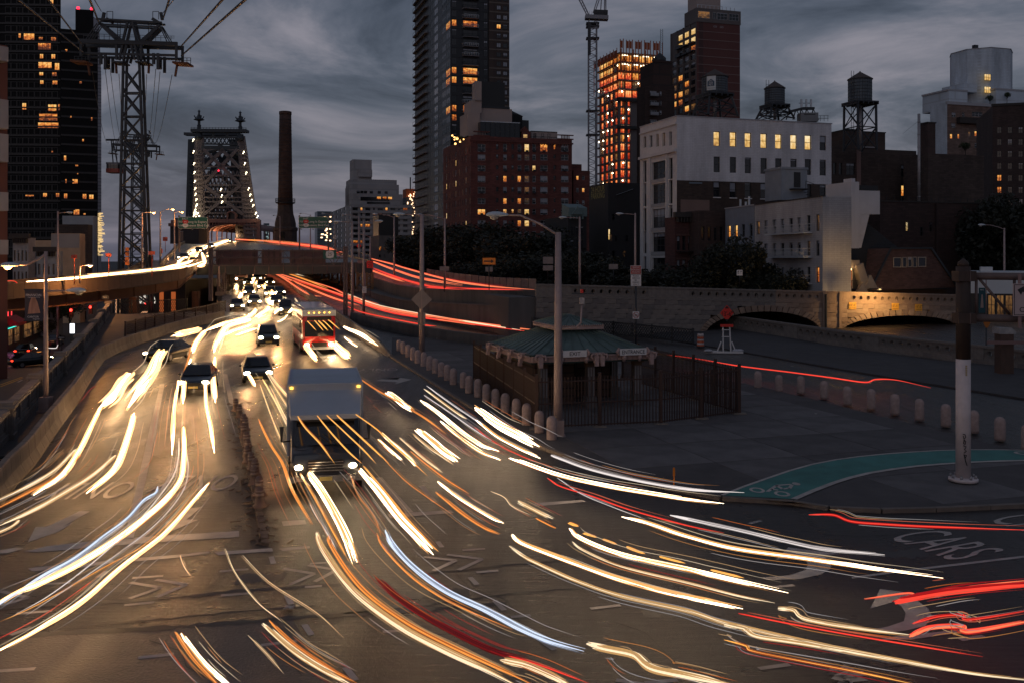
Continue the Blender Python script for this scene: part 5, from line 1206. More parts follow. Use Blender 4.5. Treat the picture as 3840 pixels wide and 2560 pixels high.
for x0,x1,n_ in((2616,2660,'3'),(2672,2684,'22'),(2688,2726,'42'),(2732,2768,'42')):g.win('f',(g.fx(x0),g.z(68)-.0,g.fx(x1),g.z(42)),dp=-.3,style='6' if n_!='22' else '22',fr=FRW,glass=DIM if x0==2616 else GLASSD)
for x,gl in((2682,GLASSD),(2706,LITR)):g.win('f',(g.fx(x-6),g.z(98),g.fx(x+6),g.z(92)),dp=-.04,style='22',fr=FRW,glass=gl)
Rl=[]
for j in range(12):
 for q in range(4):
  a0=g.L*(q+.12)/4;a1=g.L*(q+.88)/4;ya=96+j*31.5
  if j<3 and q==3:continue
  Rl.append((a0,g.z(ya+28),a1,g.z(ya+6),j,q))
g.wall('l',0,g.L,-1,zt-.0,[r[:4]for r in Rl],BTL)
for r in Rl:
 j,q=r[4:];gl=LITW if j in(0,1)else(LITR if(j,q)in((2,0),(5,2),(6,1),(7,2),(7,3),(8,2),(8,3),(9,1))else(DIM if(j,q)in((6,3),(9,0),(5,3),(7,1))else GLASS));g.win('l',r[:4],style='3',fr=FRD,glass=gl)
 if j in(1,2):g.box('balcony',STEEL,-1.3,-.01,r[0],r[2],r[1]-.3,r[1]+.9 if q>1 else r[1]+.1)
for q in range(5):y=g.L*q/4;g.box('pier',BTL,-.3,-.01,max(.0,y-.35),y+.35,-1,zt)
g.shell(0,g.W,0.301,g.L,-1,zt,BT,front=False,left=False)
g.box('machine_room',PB,g.fx(2630),g.fx(2718),3,10,zr+.01,g.z(-70))
for i in range(10):x=g.fx(2616)+i*(g.W-1)/10;g.box('roof_rail_post',LAMPG,x,x+.12,.1,.25,zr,zr+1.2)
g.box('roof_rail',LAMPG,.2,g.W*.6,.1,.22,zr+1.2,zr+1.32)
DB2=brick('very dark brick',(.04,.024,.022),(.025,.02,.02),2.2)
g=Bld('brick_block','dark stepped brick block with pale balconies right of the orange construction tower','building',2420,300,2530,2388)
zt=g.z(318);RR=[]
for j in range(9):
 for x,w in((2400+50,26),(2478,8)):RR.append((g.fx(x-w/2),g.z(340+j*36+16),g.fx(x+w/2),g.z(340+j*36)))
g.wall('f',0,g.W,-1,zt,RR,DB2);g.shell(0,g.W,0,g.L,-1,zt,DB2,front=False)
for i,r in enumerate(RR):
 g.win('f',r,style='3' if i%2==0 else '2',fr=FRW,glass=GLASS)
 if i%2==0:g.box('balcony',mat('pale balcony',(.2,.22,.25),.7,2,.2),r[0]-.2,r[2]+.2,-1.1,-.9,r[1]-.3,r[1]+.6);g.box('balcony_slab',CF,r[0]-.2,r[2]+.2,-1.1,-.01,r[1]-.5,r[1]-.31)
 elif i==13:g.win('f',(r[0]-6,r[1],r[0]-5,r[3]),dp=-.05,style='1',fr=FRD,glass=LITR)
g.box('upper_block',DB2,g.fx(2460),g.W,2,12,zt+.01,g.z(225));g.box('parapet',DB2,g.fx(2455),g.W,1.8,2.2,g.z(225),g.z(218))
b=MB();b.lathe([(2.2,0),(2.2,1.5),(.1,3.5)],8,(g.fx(2505),6,g.z(218)));b.build('roof_cupola',STEEL,g.t)
q=thing('radio_mast','small lattice mast on the roof edge above the dark brick block','mast',P(2481,210,320));k=320/F
for sx in(-1,1):bm_('mast_chord',STEEL,q,(sx*.4,0,-2),(sx*.4,0,100*k),.12)
for i in range(14):bm_('mast_brace',STEEL,q,(-.4,0,i*7*k),(.4,0,(i+1)*7*k),.08)
g=Bld('parking_garage','black walled parking garage with faded yellow lettering on its wall','building',2282,165,2402,2210,dep=20)
zt=g.z(685);GB=mat('black painted brick',(.016,.017,.02),.8,2,.3)
g.shell(0,g.W+3,0,g.L,-1,zt,GB);g.box('wall_face',GB,-.05,.0,0.01,g.L-.01,0,zt)
q=text('lettering','24 HOUR',1.55,mat('faded yellow',(.26,.24,.09),.8),g.t,(-.08,g.ly(2243),g.zs(2243,712)),(math.pi/2,0,-math.pi/2));text('lettering','PARKING',1.55,mat('faded yellow',(.26,.24,.09),.8),g.t,(-.08,g.ly(2243),g.zs(2243,736)),(math.pi/2,0,-math.pi/2))
RR=[(g.fx(x-6),g.z(y+26),g.fx(x+6),g.z(y),k)for k,(x,y)in enumerate(((2278+12,880),(2310,880),(2350,880),(2300,800),(2380,800),(2300,940),(2340,940)))]
for r in RR:g.win('f',r[:4],dp=-.05,style='2',fr=FRD,glass=DIM if r[4]in(0,6)else GLASSD)
g.win('f',(g.fx(2278+2),g.z(900),g.fx(2287),g.z(860)),dp=-.1,style='2',fr=FRD,glass=LITW)
b=MB();a=g.fx(2310);b.face([(a,-.3,g.z(732)),(a+3.2,-.3,g.z(708)),(a+3.4,1.6,g.z(704)),(a+.2,1.6,g.z(728))]);b.build('skylight',LAMPG,g.t)
rh=Bld('row_house','narrow row house with a pale green mansard dormer beside the black garage','house',2130,160,2200,dep=14)
rh.shell(0,rh.W,0,12,-1,rh.z(812),GB);COP=mat('copper green',(.11,.17,.18),.7,2,.2)
b=MB();b.prism([(0,-.2),(rh.W,-.2),(rh.W,3),(0,3)],0,[1.5,1.5,2.3,2.3]);b.build('mansard_roof',COP,rh.t,(0,0,rh.z(812)))
b=MB();b.prism([(0,0),(2.0,0),(1.0,1.4)],0,.5);q=b.build('dormer',COP,rh.t,(.5,-.3,rh.z(805)));q.rotation_euler=(math.pi/2,0,0)
for i in range(5):rh.box('bracket',COP,.2+i*.55,.45+i*.55,-.5,-.21,rh.z(822),rh.z(812))
for i in range(3):
 for y in(850,900):rh.win('f',(.4+i*.9,rh.z(y+30),1.0+i*.9,rh.z(y)),dp=-.06,style='2',fr=FRD,glass=GLASSD)
OLD=brick('old red brick',(.075,.03,.028),(.05,.03,.03),1.2);OLD2=brick('brown row brick',(.05,.032,.03),(.04,.03,.028),1.2)
ROT=math.atan2(.22,.975)
g=Bld('row_house','small red brick row house with a heavy dark cornice, partly behind the tree','house',2530,132,2620,dep=3)
zt=g.z(815);RR=[(g.fx(x-6),g.z(y+54),g.fx(x+6),g.z(y))for x in(2545,2565,2587,2607)for y in(885,975)]
g.wall('f',0,g.W,-1,zt,RR,OLD);g.shell(0,g.W,0,3,-1,zt,OLD,front=False)
for r in RR:g.win('f',r,style='2',fr=FRD,glass=GLASS)
for r in RR:g.box('lintel',mat('brownstone',(.10,.05,.045),.85,2,.2),r[0]-.12,r[2]+.12,-.1,.02,r[3]+.002,r[3]+.25)
g.box('cornice',CORN,-.2,g.W+.2,-.7,.1,zt-.02,zt+.7);
for i in range(8):g.box('bracket',CORN,.2+i*g.W/8,.4+i*g.W/8,-.6,-.01,zt-.7,zt-.03)
bm_('fire_escape',BLACK,g.t,(.2,-.7,g.z(945)),(g.W-.2,-.7,g.z(945)),1.1,.1)
g=Bld('row_house','plain dark brown brick row house between the red cornice house and the blue house','house',2622,130,2719,dep=4)
zt=g.z(790);RR=[(g.fx(x-6),g.z(y+54),g.fx(x+6),g.z(y))for x in(2637,2660,2683,2706)for y in(850,950)]
g.wall('f',0,g.W,-1,zt,RR,OLD2);g.shell(0,g.W,0,4,-1,zt,OLD2,front=False)
for r in RR:g.win('f',r,style='2',fr=FRD,glass=GLASSD)
BLUE=mat('slate blue stucco',(.17,.20,.25),.85,1,.15);RR10=math.radians(10)
g=Bld('row_house','slate blue stucco row house with two lit windows','house',2828,120.7,2850,2720,rot=RR10)
g.W=9;zt=g.z(771);RR=[(g.ly(px+6),g.z(y+48),g.ly(px-6),g.z(y),k)for k,px in enumerate((2734,2760,2787,2816))for y in(838,930)]
g.wall('l',0,g.L,-1,zt,[r[:4]for r in RR],BLUE);g.shell(0,9,0,g.L,-1,zt,BLUE,left=False);g.box('coping',FRW,-.1,.3,-.05,g.L+.1,zt+.003,zt+.14)
for i,r in enumerate(RR):g.win('l',r[:4],style='2',fr=FRD,glass=LITR if(r[4]<2 and i%2==0)else GLASS)
for(x,h_)in((2748,34),(2780,40),(2768,22)):y=g.ly(x);g.box('roof_antenna',LAMPG,1,1.2,y-.13,y+.13,zt+.01,zt+h_*125/F)
GRY=brick('grey painted brick',(.36,.355,.37),(.29,.285,.29),1.2,var=.05)
g=Bld('apartment_building','grey painted brick apartment building with pale iron balconies, behind the small tree','building',3085,103,3192,2830,rot=RR10)
zt=g.z(738);RR=[]
for i,x in enumerate((2843,2872,2904,2934,2966,2996,3032,3066)):
 for j,(ya,yb)in enumerate(((808,866),(907,960),(1007,1062))):RR.append((g.ly(x+6.5),g.z(yb),g.ly(x-6.5),g.z(ya-(5 if i>5 else 0)),i,j))
g.wall('l',0,g.L,-1,zt,[r[:4]for r in RR],GRY)
for r in RR:g.win('l',r[:4],style='2',fr=FRD,glass=LITR if(r[4],r[5])==(7,2)else(DIM if(r[4]>5 and(r[4]+r[5])%2)or(r[4],r[5])==(0,0)else GLASS))
g.shell(0,g.W,0,g.L,-1,zt,GRY,left=False)
for j,yb in enumerate((868,962,1064)):
 c,a=g.ly(2896),g.ly(3046);z=g.z(yb)-.05;g.box('balcony_slab',LAMPG,-1.1,-.01,a,c,z-.1,z);b=MB()
 for u,v in(((-.05,a),(-1.1,a)),((-1.1,a),(-1.1,c)),((-1.1,c),(-.05,c))):b.beam((*u,z+.95),(*v,z+.95),.06);b.beam((*u,z+.12),(*v,z+.12),.05);b.beam((*u,z+.6),(*v,z+.6),.04)
 n_=30
 for i in range(n_):
  x=a+(c-a)*i/n_;x2=a+(c-a)*(i+1)/n_;b.beam((-1.1,x,z),(-1.1,x,z+.95),.035);b.beam((-1.1,x,z+.15),(-1.1,x2,z+.6),.025);b.beam((-1.1,x,z+.6),(-1.1,x2,z+.15),.025)
 b.build('balcony_rail',mat('pale iron',(.38,.39,.41),.6),g.t)
g.box('coping',CORN,-.08,.3,-.05,g.L+.05,zt+.003,zt+.12)
WW=mat('white stucco',(.48,.475,.50),.9,1.1,.15)
g=Bld('chimney_wall','white stuccoed chimney wall standing over the steep dark roof','wall',3193,112,3222,dep=5)
g.box('wall',WW,0,g.W,0,5,g.z(972),g.z(682));g.box('chimney_pot',WW,g.fx(3203),g.fx(3217),.5,2,g.z(682)+.01,g.z(668))
g2=g;g.box('wall_block',WW,g.W+.003,g.fx(3300),0.02,4.8,g.z(803),g.z(714));b=MB();xa,xc=g.W+.003,g.fx(3262);b.prism([(xa,0),(xc,0),(xa,g.z(965)-g.z(803))],0,4);q=b.build('wall_brace',WW,g.t,(0,4.05,g.z(803)-.003));q.rotation_euler=(math.pi/2,0,0)
g.box('roof_cap',BLACK,g.W+.2,g.fx(3295),.1,4.6,g.z(712),g.z(694))
RF=mat('dark slate roof',(.014,.014,.015),.8,3,.4,.3)
g=Bld('steep_roofed_house','steep dark slate roofed brick house with a lit balcony dormer above the viaduct','house',3125,108,3560,dep=16)
zr0,zr1=g.z(1090),g.z(808)
xa,xb,xc,xd=g.fx(3085),g.fx(3258),g.fx(3330),g.fx(3560)
b=MB();z0=g.z(1100)
for i in range(24):
 f0,f1=i/24,(i+1)/24;z_0,z_1=zr0+(zr1-zr0)*f0,zr0+(zr1-zr0)*f1+.05;y_0,y_1=f0*5-.12,f1*5
 b.face([(xa+(xb-xa)*f0,y_0,z_0),(xd+(xc-xd)*f0,y_0,z_0),(xd+(xc-xd)*f1,y_1,z_1),(xa+(xb-xa)*f1,y_1,z_1)])
b.face([(xa,0,zr0),(xb,5,zr1),(xb,9,zr1),(xa,14,zr0)]);b.face([(xd,0,zr0),(xc,5,zr1),(xc,9,zr1),(xd,14,zr0)][::-1]);b.face([(xb,5,zr1),(xc,5,zr1),(xc,9,zr1),(xb,9,zr1)])
b.build('slate_roof',RF,g.t)
g.box('base_wall',OLD2,xa+.3,xd-.3,.3,13.5,-1,zr0)
b=MB();gx=[g.fx(p)for p in(3235,3312,3462,3560)];gz_=[g.z(p)for p in(1090,932,930,1082)]
WR=[(g.fx(3322),g.z(1004),g.fx(3352),g.z(966)),(g.fx(3356),g.z(1004),g.fx(3372),g.z(965)),(g.fx(3376),g.z(1003),g.fx(3391),g.z(964)),(g.fx(3394),g.z(1003),g.fx(3410),g.z(964)),(g.fx(3414),g.z(1002),g.fx(3444),g.z(964))]
GBK=brick('gable brick',(.085,.042,.037),(.06,.045,.04),1.0)
b.face([(gx[0],-1.2,gz_[0]),(gx[3],-1.2,gz_[3]),(gx[2],-1.2,gz_[2]),(gx[1],-1.2,gz_[1])]);b.face([(gx[1],-1.2,gz_[1]),(gx[2],-1.2,gz_[2]),(gx[2],3,gz_[2]),(gx[1],3,gz_[1])]);b.face([(gx[0],-1.2,gz_[0]),(gx[1],-1.2,gz_[1]),(gx[1],3,gz_[1]),(gx[0],3,gz_[0])]);b.build('brick_gable',GBK,g.t)
CRM=mat('cream frame',(.30,.26,.22),.7)
for i,r in enumerate(WR):window(g.t,((r[0]+r[2])/2,-1.3,r[1]),0,r[2]-r[0],r[3]-r[1],style='1',fr=CRM,glass=GLASSD)
bm_('verge_board',STEEL,g.t,(gx[0],-1.35,gz_[0]),(gx[1],-1.35,gz_[1]),.12,.25);bm_('verge_board',STEEL,g.t,(gx[1],-1.35,gz_[1]),(gx[2],-1.35,gz_[2]),.12,.2);bm_('verge_board',STEEL,g.t,(gx[2],-1.35,gz_[2]),(gx[3],-1.35,gz_[3]),.12,.25)
d0,d1,d2,d3=(g.fx(p)for p in(3098,3122,3185,3212));zd0,zd1=g.z(1085),g.z(992)
DOR=mat('dormer stucco',(.20,.18,.17),.85,1.5,.2)
for a,c,w in(((d0,-1.5,zd0),(d1,-1.5,zd1),.75),((d3,-1.5,zd0),(d2,-1.5,zd1),.75),((d1-.1,-1.5,zd1),(d2+.1,-1.5,zd1),.4)):bm_('surround',DOR,g.t,a,c,.5,w)if False else bm_('surround',DOR,g.t,a,c,w,1.0)
b=MB();b.face([(d0,-1.0,zd0),(d3,-1.0,zd0),(d2,-1.0,zd1),(d1,-1.0,zd1)]);b.build('dormer_wall',mat('dormer cheek',(.05,.05,.052),.9),g.t)
w0,w1=g.fx(3137),g.fx(3172);window(g.t,((w0+w1)/2,-1.25,g.z(1083)),0,w1-w0,g.z(1012)-g.z(1083),style='22',fr=CRM,glass=LITR,name='french_window')
b=MB();a,c,z=g.fx(3134),g.fx(3175),g.z(1084)
for i in range(9):x=a+(c-a)*i/8;b.beam((x,-1.9,z),(x,-1.9,z+1.0),.035)
b.beam((a,-1.9,z+1),(c,-1.9,z+1),.05);b.beam((a,-1.9,z+.05),(c,-1.9,z+.05),.05);b.build('balconet_rail',BLACK,g.t)
b=MB();b.ball((g.fx(3152),-1.8,g.z(1010)),.13,8);b.build('door_lamp',emat('door lamp',(1,.6,.22),12),g.t);light(g.t,'POINT',(g.fx(3152),-2.2,g.z(1014)),40,(1,.55,.2),.1)
for x,y in((3222,1060),(3192,1085)):b=MB();b.prism([(-.9,0),(.9,0),(.0,1.5)],0,.5);q=b.build('small_gable',DOR,g.t,(g.fx(x),-1.6,g.z(y+20)));q.rotation_euler=(math.pi/2,0,0)
HALL=brick('dark hall brick',(.042,.024,.022),(.03,.02,.02),1.6)
g=Bld('brick_hall','long dark red brick hall with almost no windows behind the steep roof','building',3300,132,3685,dep=25)
g.shell(0,g.W,0,25,-1,g.z(757),HALL);g.box('coping',CORN,-.1,g.W+.1,-.1,.4,g.z(757)+.003,g.z(752))
for x,y,gl in((3400,832,LITW),(3490,832,GLASS),(3455,850,GLASSD)):g.win('f',(g.fx(x-5),g.z(y+34),g.fx(x+5),g.z(y)),dp=-.05,style='2',fr=FRD,glass=gl)
g.box('pilaster',HALL,g.fx(3505),g.fx(3512),-.4,-.01,0,g.z(760))
for i in range(14):x=g.W*i/14;bm_('roof_rail_post',STEEL,g.t,(x,.2,g.z(757)),(x,.2,g.z(757)+.8),.05)
BRN=brick('brown loft brick',(.06,.043,.038),(.04,.032,.03),1.6)
g=Bld('brick_block','brown brick loft block under the right hand water tank','building',3120,165,3480,dep=20)
zt=g.z(568);RR=[]
for j,(ya,yb)in enumerate(((610,655),(688,730),(735,760))):
 for i,x in enumerate((3130,3152,3190,3386,3410,3436,3470)):RR.append((g.fx(x-(16 if i==2 else 6)),g.z(yb),g.fx(x+(16 if i==2 else 6)),g.z(ya),j,i))
g.wall('f',0,g.W,-1,zt,[r[:4]for r in RR],BRN);g.shell(0,g.W,0,20,-1,zt,BRN,front=False)
for r in RR:g.win('f',r[:4],style='4' if r[5]==2 else '2',fr=FRD,glass=LITR if(r[4],r[5])in((1,2),(1,3),(1,6))else(DIM if(r[4],r[5])in((1,1),(1,4),(1,5))else GLASSD))
g.box('setback',BRN,.2,g.W,3,18,zt+.01,g.z(545));b=g.box('pink_pier',mat('pink stone',(.17,.11,.10),.85,1,.2),g.fx(3210),g.fx(3225),-.25,-.01,0,zt+.4)
for x0,x1,y in((3236,3285,470),(3305,3390,474)):g.box('bulkhead',DBR,g.fx(x0),g.fx(x1),5,12,g.z(545)+.02,g.z(y));g.box('bulkhead_coping',CORN,g.fx(x0-2),g.fx(x1+2),4.9,12.1,g.z(y)+.01,g.z(y-4))
g.box('flue_duct',ALU,g.fx(3290),g.fx(3345),4,4.6,g.z(537),g.z(533))
g=Bld('brick_block','dark brick block with a square chimney right of the steel flue','building',3480,160,3690,dep=6)
g.shell(0,g.W,0,6,-1,g.z(576),BRN);g.box('chimney',OLD2,g.fx(3479,2),g.fx(3508,2),2,4,g.z(576)+.01,g.z(455));g.box('chimney_cap',CORN,g.fx(3477,2),g.fx(3510,2),1.9,4.1,g.z(455)+.01,g.z(450))
for x in(3420,3445):pass
q=thing('steel_flue','tall thin steel flue with guy wires in front of the brown lofts','flue',P(3446,740,150));b=MB();b.tube([(0,0,-3),(0,0,312*150/F)],.22,10);b.build('pipe',ALU,q)
for i in range(7):b=MB();b.lathe([(.225,i*2),(.25,i*2),(.25,i*2+.12),(.225,i*2+.12)],10);b.build('pipe_joint',ALU,q)
for dx in(-2.6,2.0):bm_('guy_wire',STEEL,q,(0,0,12.3),(dx*1.0,0,10.2),.025)
TAN=brick('tan brick',(.17,.115,.095),(.12,.085,.075),2.2);BW=brick('blue white brick',(.46,.54,.62),(.4,.46,.52),2.2,var=.04)
g=Bld('stepped_apartment_house','stepped tan apartment house crowned by a blue white tower block, far right','building',3552,250,3860,3488)
zt=g.z(392);RR=[]
pos=[(3577,422,16,18,0),(3613,422,10,18,0),(3665,420,40,18,0),(3748,412,18,20,0),(3576,462,16,18,0),(3568,503,10,18,1),(3595,503,8,18,1),(3636,494,10,18,2),(3672,493,34,20,1),(3712,496,16,18,0),(3672,538,34,18,0),(3712,540,18,18,0),(3673,584,30,20,1),(3672,626,28,20,2),(3712,626,16,18,0),(3800,470,16,18,0),(3840,470,16,18,0),(3672,668,28,18,1)]
for x,y,w,h_,l in pos:RR.append((g.fx(x-w/2),g.zf(x,y+h_),g.fx(x+w/2),g.zf(x,y),l,w))
g.wall('f',0,g.W,-1,zt,[r[:4]for r in RR],TAN)
for r in RR:g.win('f',r[:4],style='6' if r[5]>25 else '4' if r[5]>12 else '2',fr=FRW,glass=(GLASS,LITR,DIM)[r[4]])
g.wall('l',0,g.L,-1,zt+.6,[],BW);g.shell(0,g.W,0,g.L,-1,zt,TAN,front=False,left=False);g.box('coping',FRW,-.2,g.W,-.2,.4,zt+.01,zt+.8)
g.box('terrace_hood',CORN,g.fx(3586),g.fx(3760),-1.4,-.01,g.z(462),g.z(440))
def kb(nm,m_,x0,x1,y0,y1,pa,pb):return g.box(nm,m_,max(.15,g.fx(x0,y0)),g.fx(x1,y0),y0,y1,g.z(pa,y0)-(.9 if pa in(392,766)else.3),g.z(pb,y0))
kb('penthouse',BW,3558,3628,4,14,392,333);kb('penthouse_coping',FRW,3556,3630,3.9,14.1,333,331);kb('penthouse',BW,3612,3665,6,14,333,304);kb('penthouse',BW,3735,3840,3,14,392,318);kb('penthouse_coping',FRW,3733,3842,2.9,14.1,318,316)
a,c=g.fx(3627,9),g.fx(3797,9);b=MB();w=c-a;b.prism([(a+w*.28,5),(c-w*.3,5),(c,9),(c,16),(c-w*.3,19),(a+w*.2,19),(a,15),(a,9)],g.z(392)-1,g.z(170,8));b.build('tower_block',BW,g.t)
b=MB();b.prism([(a+w*.28-.15,4.85),(c-w*.3+.15,4.85),(c+.2,9),(c+.2,16),(c-w*.3,19.2),(a+w*.2,19.2),(a-.2,15),(a-.2,9)],g.z(170,8)+.01,g.z(168,8));b.build('tower_coping',FRW,g.t)
kb('tower_flue',STEEL,3655,3669,9,10,170,152)
for y in(264,312):g.win('f',(g.fx(3690,5),g.z(y+25,5),g.fx(3715,5),g.z(y,5)),dp=4.9,style='6',fr=FRD,glass=LITW)
for i,(x,y,s)in enumerate(((3500,395,1),(3530,392,1.4),(3560,388,1.8),(3708,380,1.8),(3772,372,1.3))):
 pass
g=Bld('brick_block','dark brown apartment block at the right edge with a few pale windows','building',3722,190,3900,dep=15,rot=math.radians(-18))
zt=g.z(400);RR=[]
for j in range(8):
 for x in(3748,3788,3828,3868):RR.append((g.fx(x-9),g.zf(x,476+j*45+24),g.fx(x+9),g.zf(x,476+j*45),j,x))
g.wall('f',0,g.W,-1,zt,[r[:4]for r in RR],OLD2);g.shell(0,g.W,0,20,-1,zt,OLD2,front=False);g.box('coping',CORN,-.2,g.W,-.2,.3,zt+.005,zt+.5)
for r in RR:g.win('f',r[:4],style='4',fr=FRD,glass=LITR if(r[4],r[5])in((4,3748),(5,3748))else(GLASS if(r[4]+r[5])%3==0 else GLASSD))
g=Bld('shop_building','low white modern shop building with amber lit windows behind the big sign post','building',3594,108,3900,dep=14,rot=math.radians(-25))
z1_=g.z(1020);SHW=mat('white panel',(.5,.53,.56),.6,1,.1)
g.box('end_wall',SHW,0,g.fx(3612),0,14,-1,g.z(1032));g.box('upper_wall',SHW,g.fx(3613),g.W,0,14,g.z(1100),z1_);g.box('roof_screen',SHW,g.fx(3678),g.fx(3724),1,5,z1_+.01,g.z(1002));g.box('lower_wall',BLACK,g.fx(3613),g.W,.3,14,-1,g.z(1100)-.01)
AMB=room('amber shop',[(.3,(.02,.008,.002)),(.5,(.11,.05,.014)),(.8,(.2,.1,.03))],1.0)
for i in range(5):x0=3703+i*33;window(g.t,((g.fx(x0)+g.fx(x0+30))/2,.1,g.z(1180)),0,g.fx(x0+30)-g.fx(x0),g.z(1104)-g.z(1180),style='4',fr=FRD,glass=AMB,name='shop_window')
g.box('canopy',SHW,g.fx(3640),g.W,-2,-.01,g.z(1222),g.z(1208))
PAL=brick('pale grey brick',(.30,.30,.315),(.25,.25,.26),3,var=.05)
g=Bld('apartment_block','pale grey setback apartment block left of the dark tower with a few amber windows','building',1318,440,1545,1242)
def kb(nm,m_,x0,x1,y0,y1,pa,pb):return g.box(nm,m_,max(.15,g.fx(x0,y0)),g.fx(x1,y0),y0,y1,g.z(pa,y0)-(.9 if pa in(392,766)else.3),g.z(pb,y0))
zt=g.z(766);RR=[]
for j in range(10):
 for i in range(9):
  x=1332+i*23.5;y=779+j*20.6
  w=(20,8,18,8,20,9,18,9,16)[i];RR.append((g.fx(x-w/2),g.zf(x,y+11),g.fx(x+w/2),g.zf(x,y),j,i,w))
g.wall('f',0,g.W,-1,zt,[r[:4]for r in RR],PAL,dp=.35);LIp={(0,1),(0,8),(2,4),(3,1),(3,2),(4,3),(4,4),(6,0),(0,5),(6,1)}
for r in RR:g.win('f',r[:4],style='4' if r[6]>15 else '2',fr=FRW if r[5]%2 else FRD,glass=LITR if(r[4],r[5])in LIp else(GLASS if r[5]%2 else GLASSD))
Rl=[(g.L*(q+.2)/5,g.z(768+j*20.6+12),g.L*(q+.6)/5,g.z(768+j*20.6),j,q)for j in range(10)for q in range(5)]
g.wall('l',0,g.L,-1,zt,[r[:4]for r in Rl],PAL);g.shell(0,g.W,0,g.L,-1,zt,PAL,front=False,left=False)
for r in Rl:g.win('l',r[:4],style='2',fr=FRD,glass=GLASSD)
for j in range(10):z=g.z(774+j*20.6);g.box('balcony_band',PAL,.0,g.W*.97,-.5,-.02,z-.5+.0,z+.35)
kb('setback',PAL,1300,1510,4,20,766,726);kb('setback',PAL,1308,1496,6,22,726,690);kb('setback',PAL,1252,1310,10,24,766,700);kb('setback',PAL,1314,1488,8,24,690,672);kb('tank_room',PAL,1322,1394,10,20,672,598);kb('tank_room',PAL,1344,1396,8.5,16,660,635)
kb('setback_glass',GLASS,1376,1462,3.9,4,762,756);kb('setback_glass',GLASSD,1352,1460,3.85,4,750,738)
for x in(1426,1448,1468):g.win('f',(g.fx(x-8),g.z(744),g.fx(x+8),g.z(734)),dp=3.8,style='22',fr=FRD,glass=LITR)
for x in(1350,1364,1378,1400,1430,1456):g.win('f',(g.fx(x-6),g.z(722),g.fx(x+6),g.z(712)),dp=5.9,style='22',fr=FRD,glass=GLASSD)
for x in(1345,1430,1450):g.win('f',(g.fx(x-7),g.z(697),g.fx(x+7),g.z(689)),dp=7.9,style='22',fr=FRD,glass=GLASSD)
for i in range(14):x=g.fx(1396)+i*.9;g.box('roof_rail_post',STEEL,x,x+.1,8,8.1,g.z(672),g.z(666))
g=Bld('annex','low grey annex with a few small windows before the pale apartment block','building',1420,230,1515,1388,dep=15)
g.shell(0,g.W,0,g.L,-1,g.z(884),mat('annex stucco',(.10,.092,.09),.9,.8,.3));g.box('upper_block',BLACK,.5,g.fx(1502),3,12,g.z(884)+.01,g.z(806))
for x,y,gl in((1398,930,LITR),(1417+10,925,LITR),(1442,930,LITR),(1455,930,GLASSD),(1424,955,GLASSD),(1442,955,GLASSD)):g.win('f',(g.fx(max(x,1424)-3),g.z(y+11),g.fx(max(x,1424)+3),g.z(y)),dp=-.05,style='1',fr=FRD,glass=gl)
g=Bld('construction_tower','small distant building under construction with a lit hoist, left of the dark tower','building',1522,700,1568,1508)
k=700/F;g.box('core',NET,.5,g.W-1,1,g.L,g.z(740),g.z(708));g.box('frame',mat('distant steel',(.05,.05,.06),.8),.3,g.W-.3,.5,g.L,-1,g.z(741));g.box('core_head',BRDK,2,g.W-4,2,g.L-1,g.z(756),g.z(740)-.01)
b=MB()
for i in range(60):b.ball((g.W*.55+RND.uniform(-4,5),-.5,g.z(RND.uniform(720,878))),.45,4)
tag(b.build('hoist_lamps',emat('distant lamp',(1,.62,.35),4),g.t),kind='stuff')
for i in range(12):g.box('floor_slab',CF,0,g.W,-.2,g.L,g.z(760+i*11),g.z(757+i*11))
bm_('mast',STEEL,g.t,(4,3,g.z(708)),(4,3,g.z(664)),.8)
for nm,pxc,pxr,top_,D,lab in(('distant_tower',1190,1244,793,700,'distant blue glass tower partly behind the right green sign'),('distant_tower',990,1010,838,900,'tiny distant glass tower between the bridge and the chimney')):
 g=Bld(nm,lab,'building',pxc,D,pxr,dep=20);g.shell(0,g.W,0,20,-1,g.z(top_),mat('distant glass',(.10,.14,.17),.3,.2,.3));n_=10;b=MB()
 for i in range(n_):g.box('floor_band',mat('distant band',(.05,.06,.07),.5),0,g.W,-.3,-.02,g.z(top_+8+i*11),g.z(top_+5+i*11))
 for i in range(26):x=RND.uniform(.1,.9)*g.W;z=g.z(RND.uniform(top_+10,905));b.box(x,x+1.4,-.4,-.31,z,z+.8)
 tag(b.build('lit_windows',emat('distant lamp',(1,.62,.35),4)if pxc>1100 else emat('distant cool',(.6,.8,.8),.5),g.t),kind='stuff')
BLK=mat('black curtain wall',(.005,.0055,.007),.6,.4,.3,spec=.12)
g=Bld('dark_tower','huge black apartment tower with scattered amber lit rooms at upper left','building',60,260,352,-200,rot=math.radians(4))
zt=g.z(-220);fh=35*260/F
b=MB();x1=g.fx(228);b.face([(-30,0,-5),(x1,0,-5),(x1,0,zt),(-30,0,zt)]);b.face([(x1,0,-5),(g.W,3,-5),(g.W,3,g.z(105)),(x1,0,g.z(105))]);b.face([(g.fx(272),2.0,g.z(105)),(g.fx(337),2.7,g.z(105)),(g.fx(337),2.7,g.z(24)),(g.fx(272),2.0,g.z(24))]);b.face([(x1,0,g.z(105)),(x1-16,30,g.z(105)),(x1-16,30,zt),(x1,0,zt)]);b.face([(g.W,3,-5),(g.W-19,40,-5),(g.W-19,40,g.z(105)),(g.W,3,g.z(105))]);b.face([(x1,0,g.z(105)),(g.W,3,g.z(105)),(g.W-19,40,g.z(105)),(x1-19,40,g.z(105))]);b.build('wall',BLK,g.t)
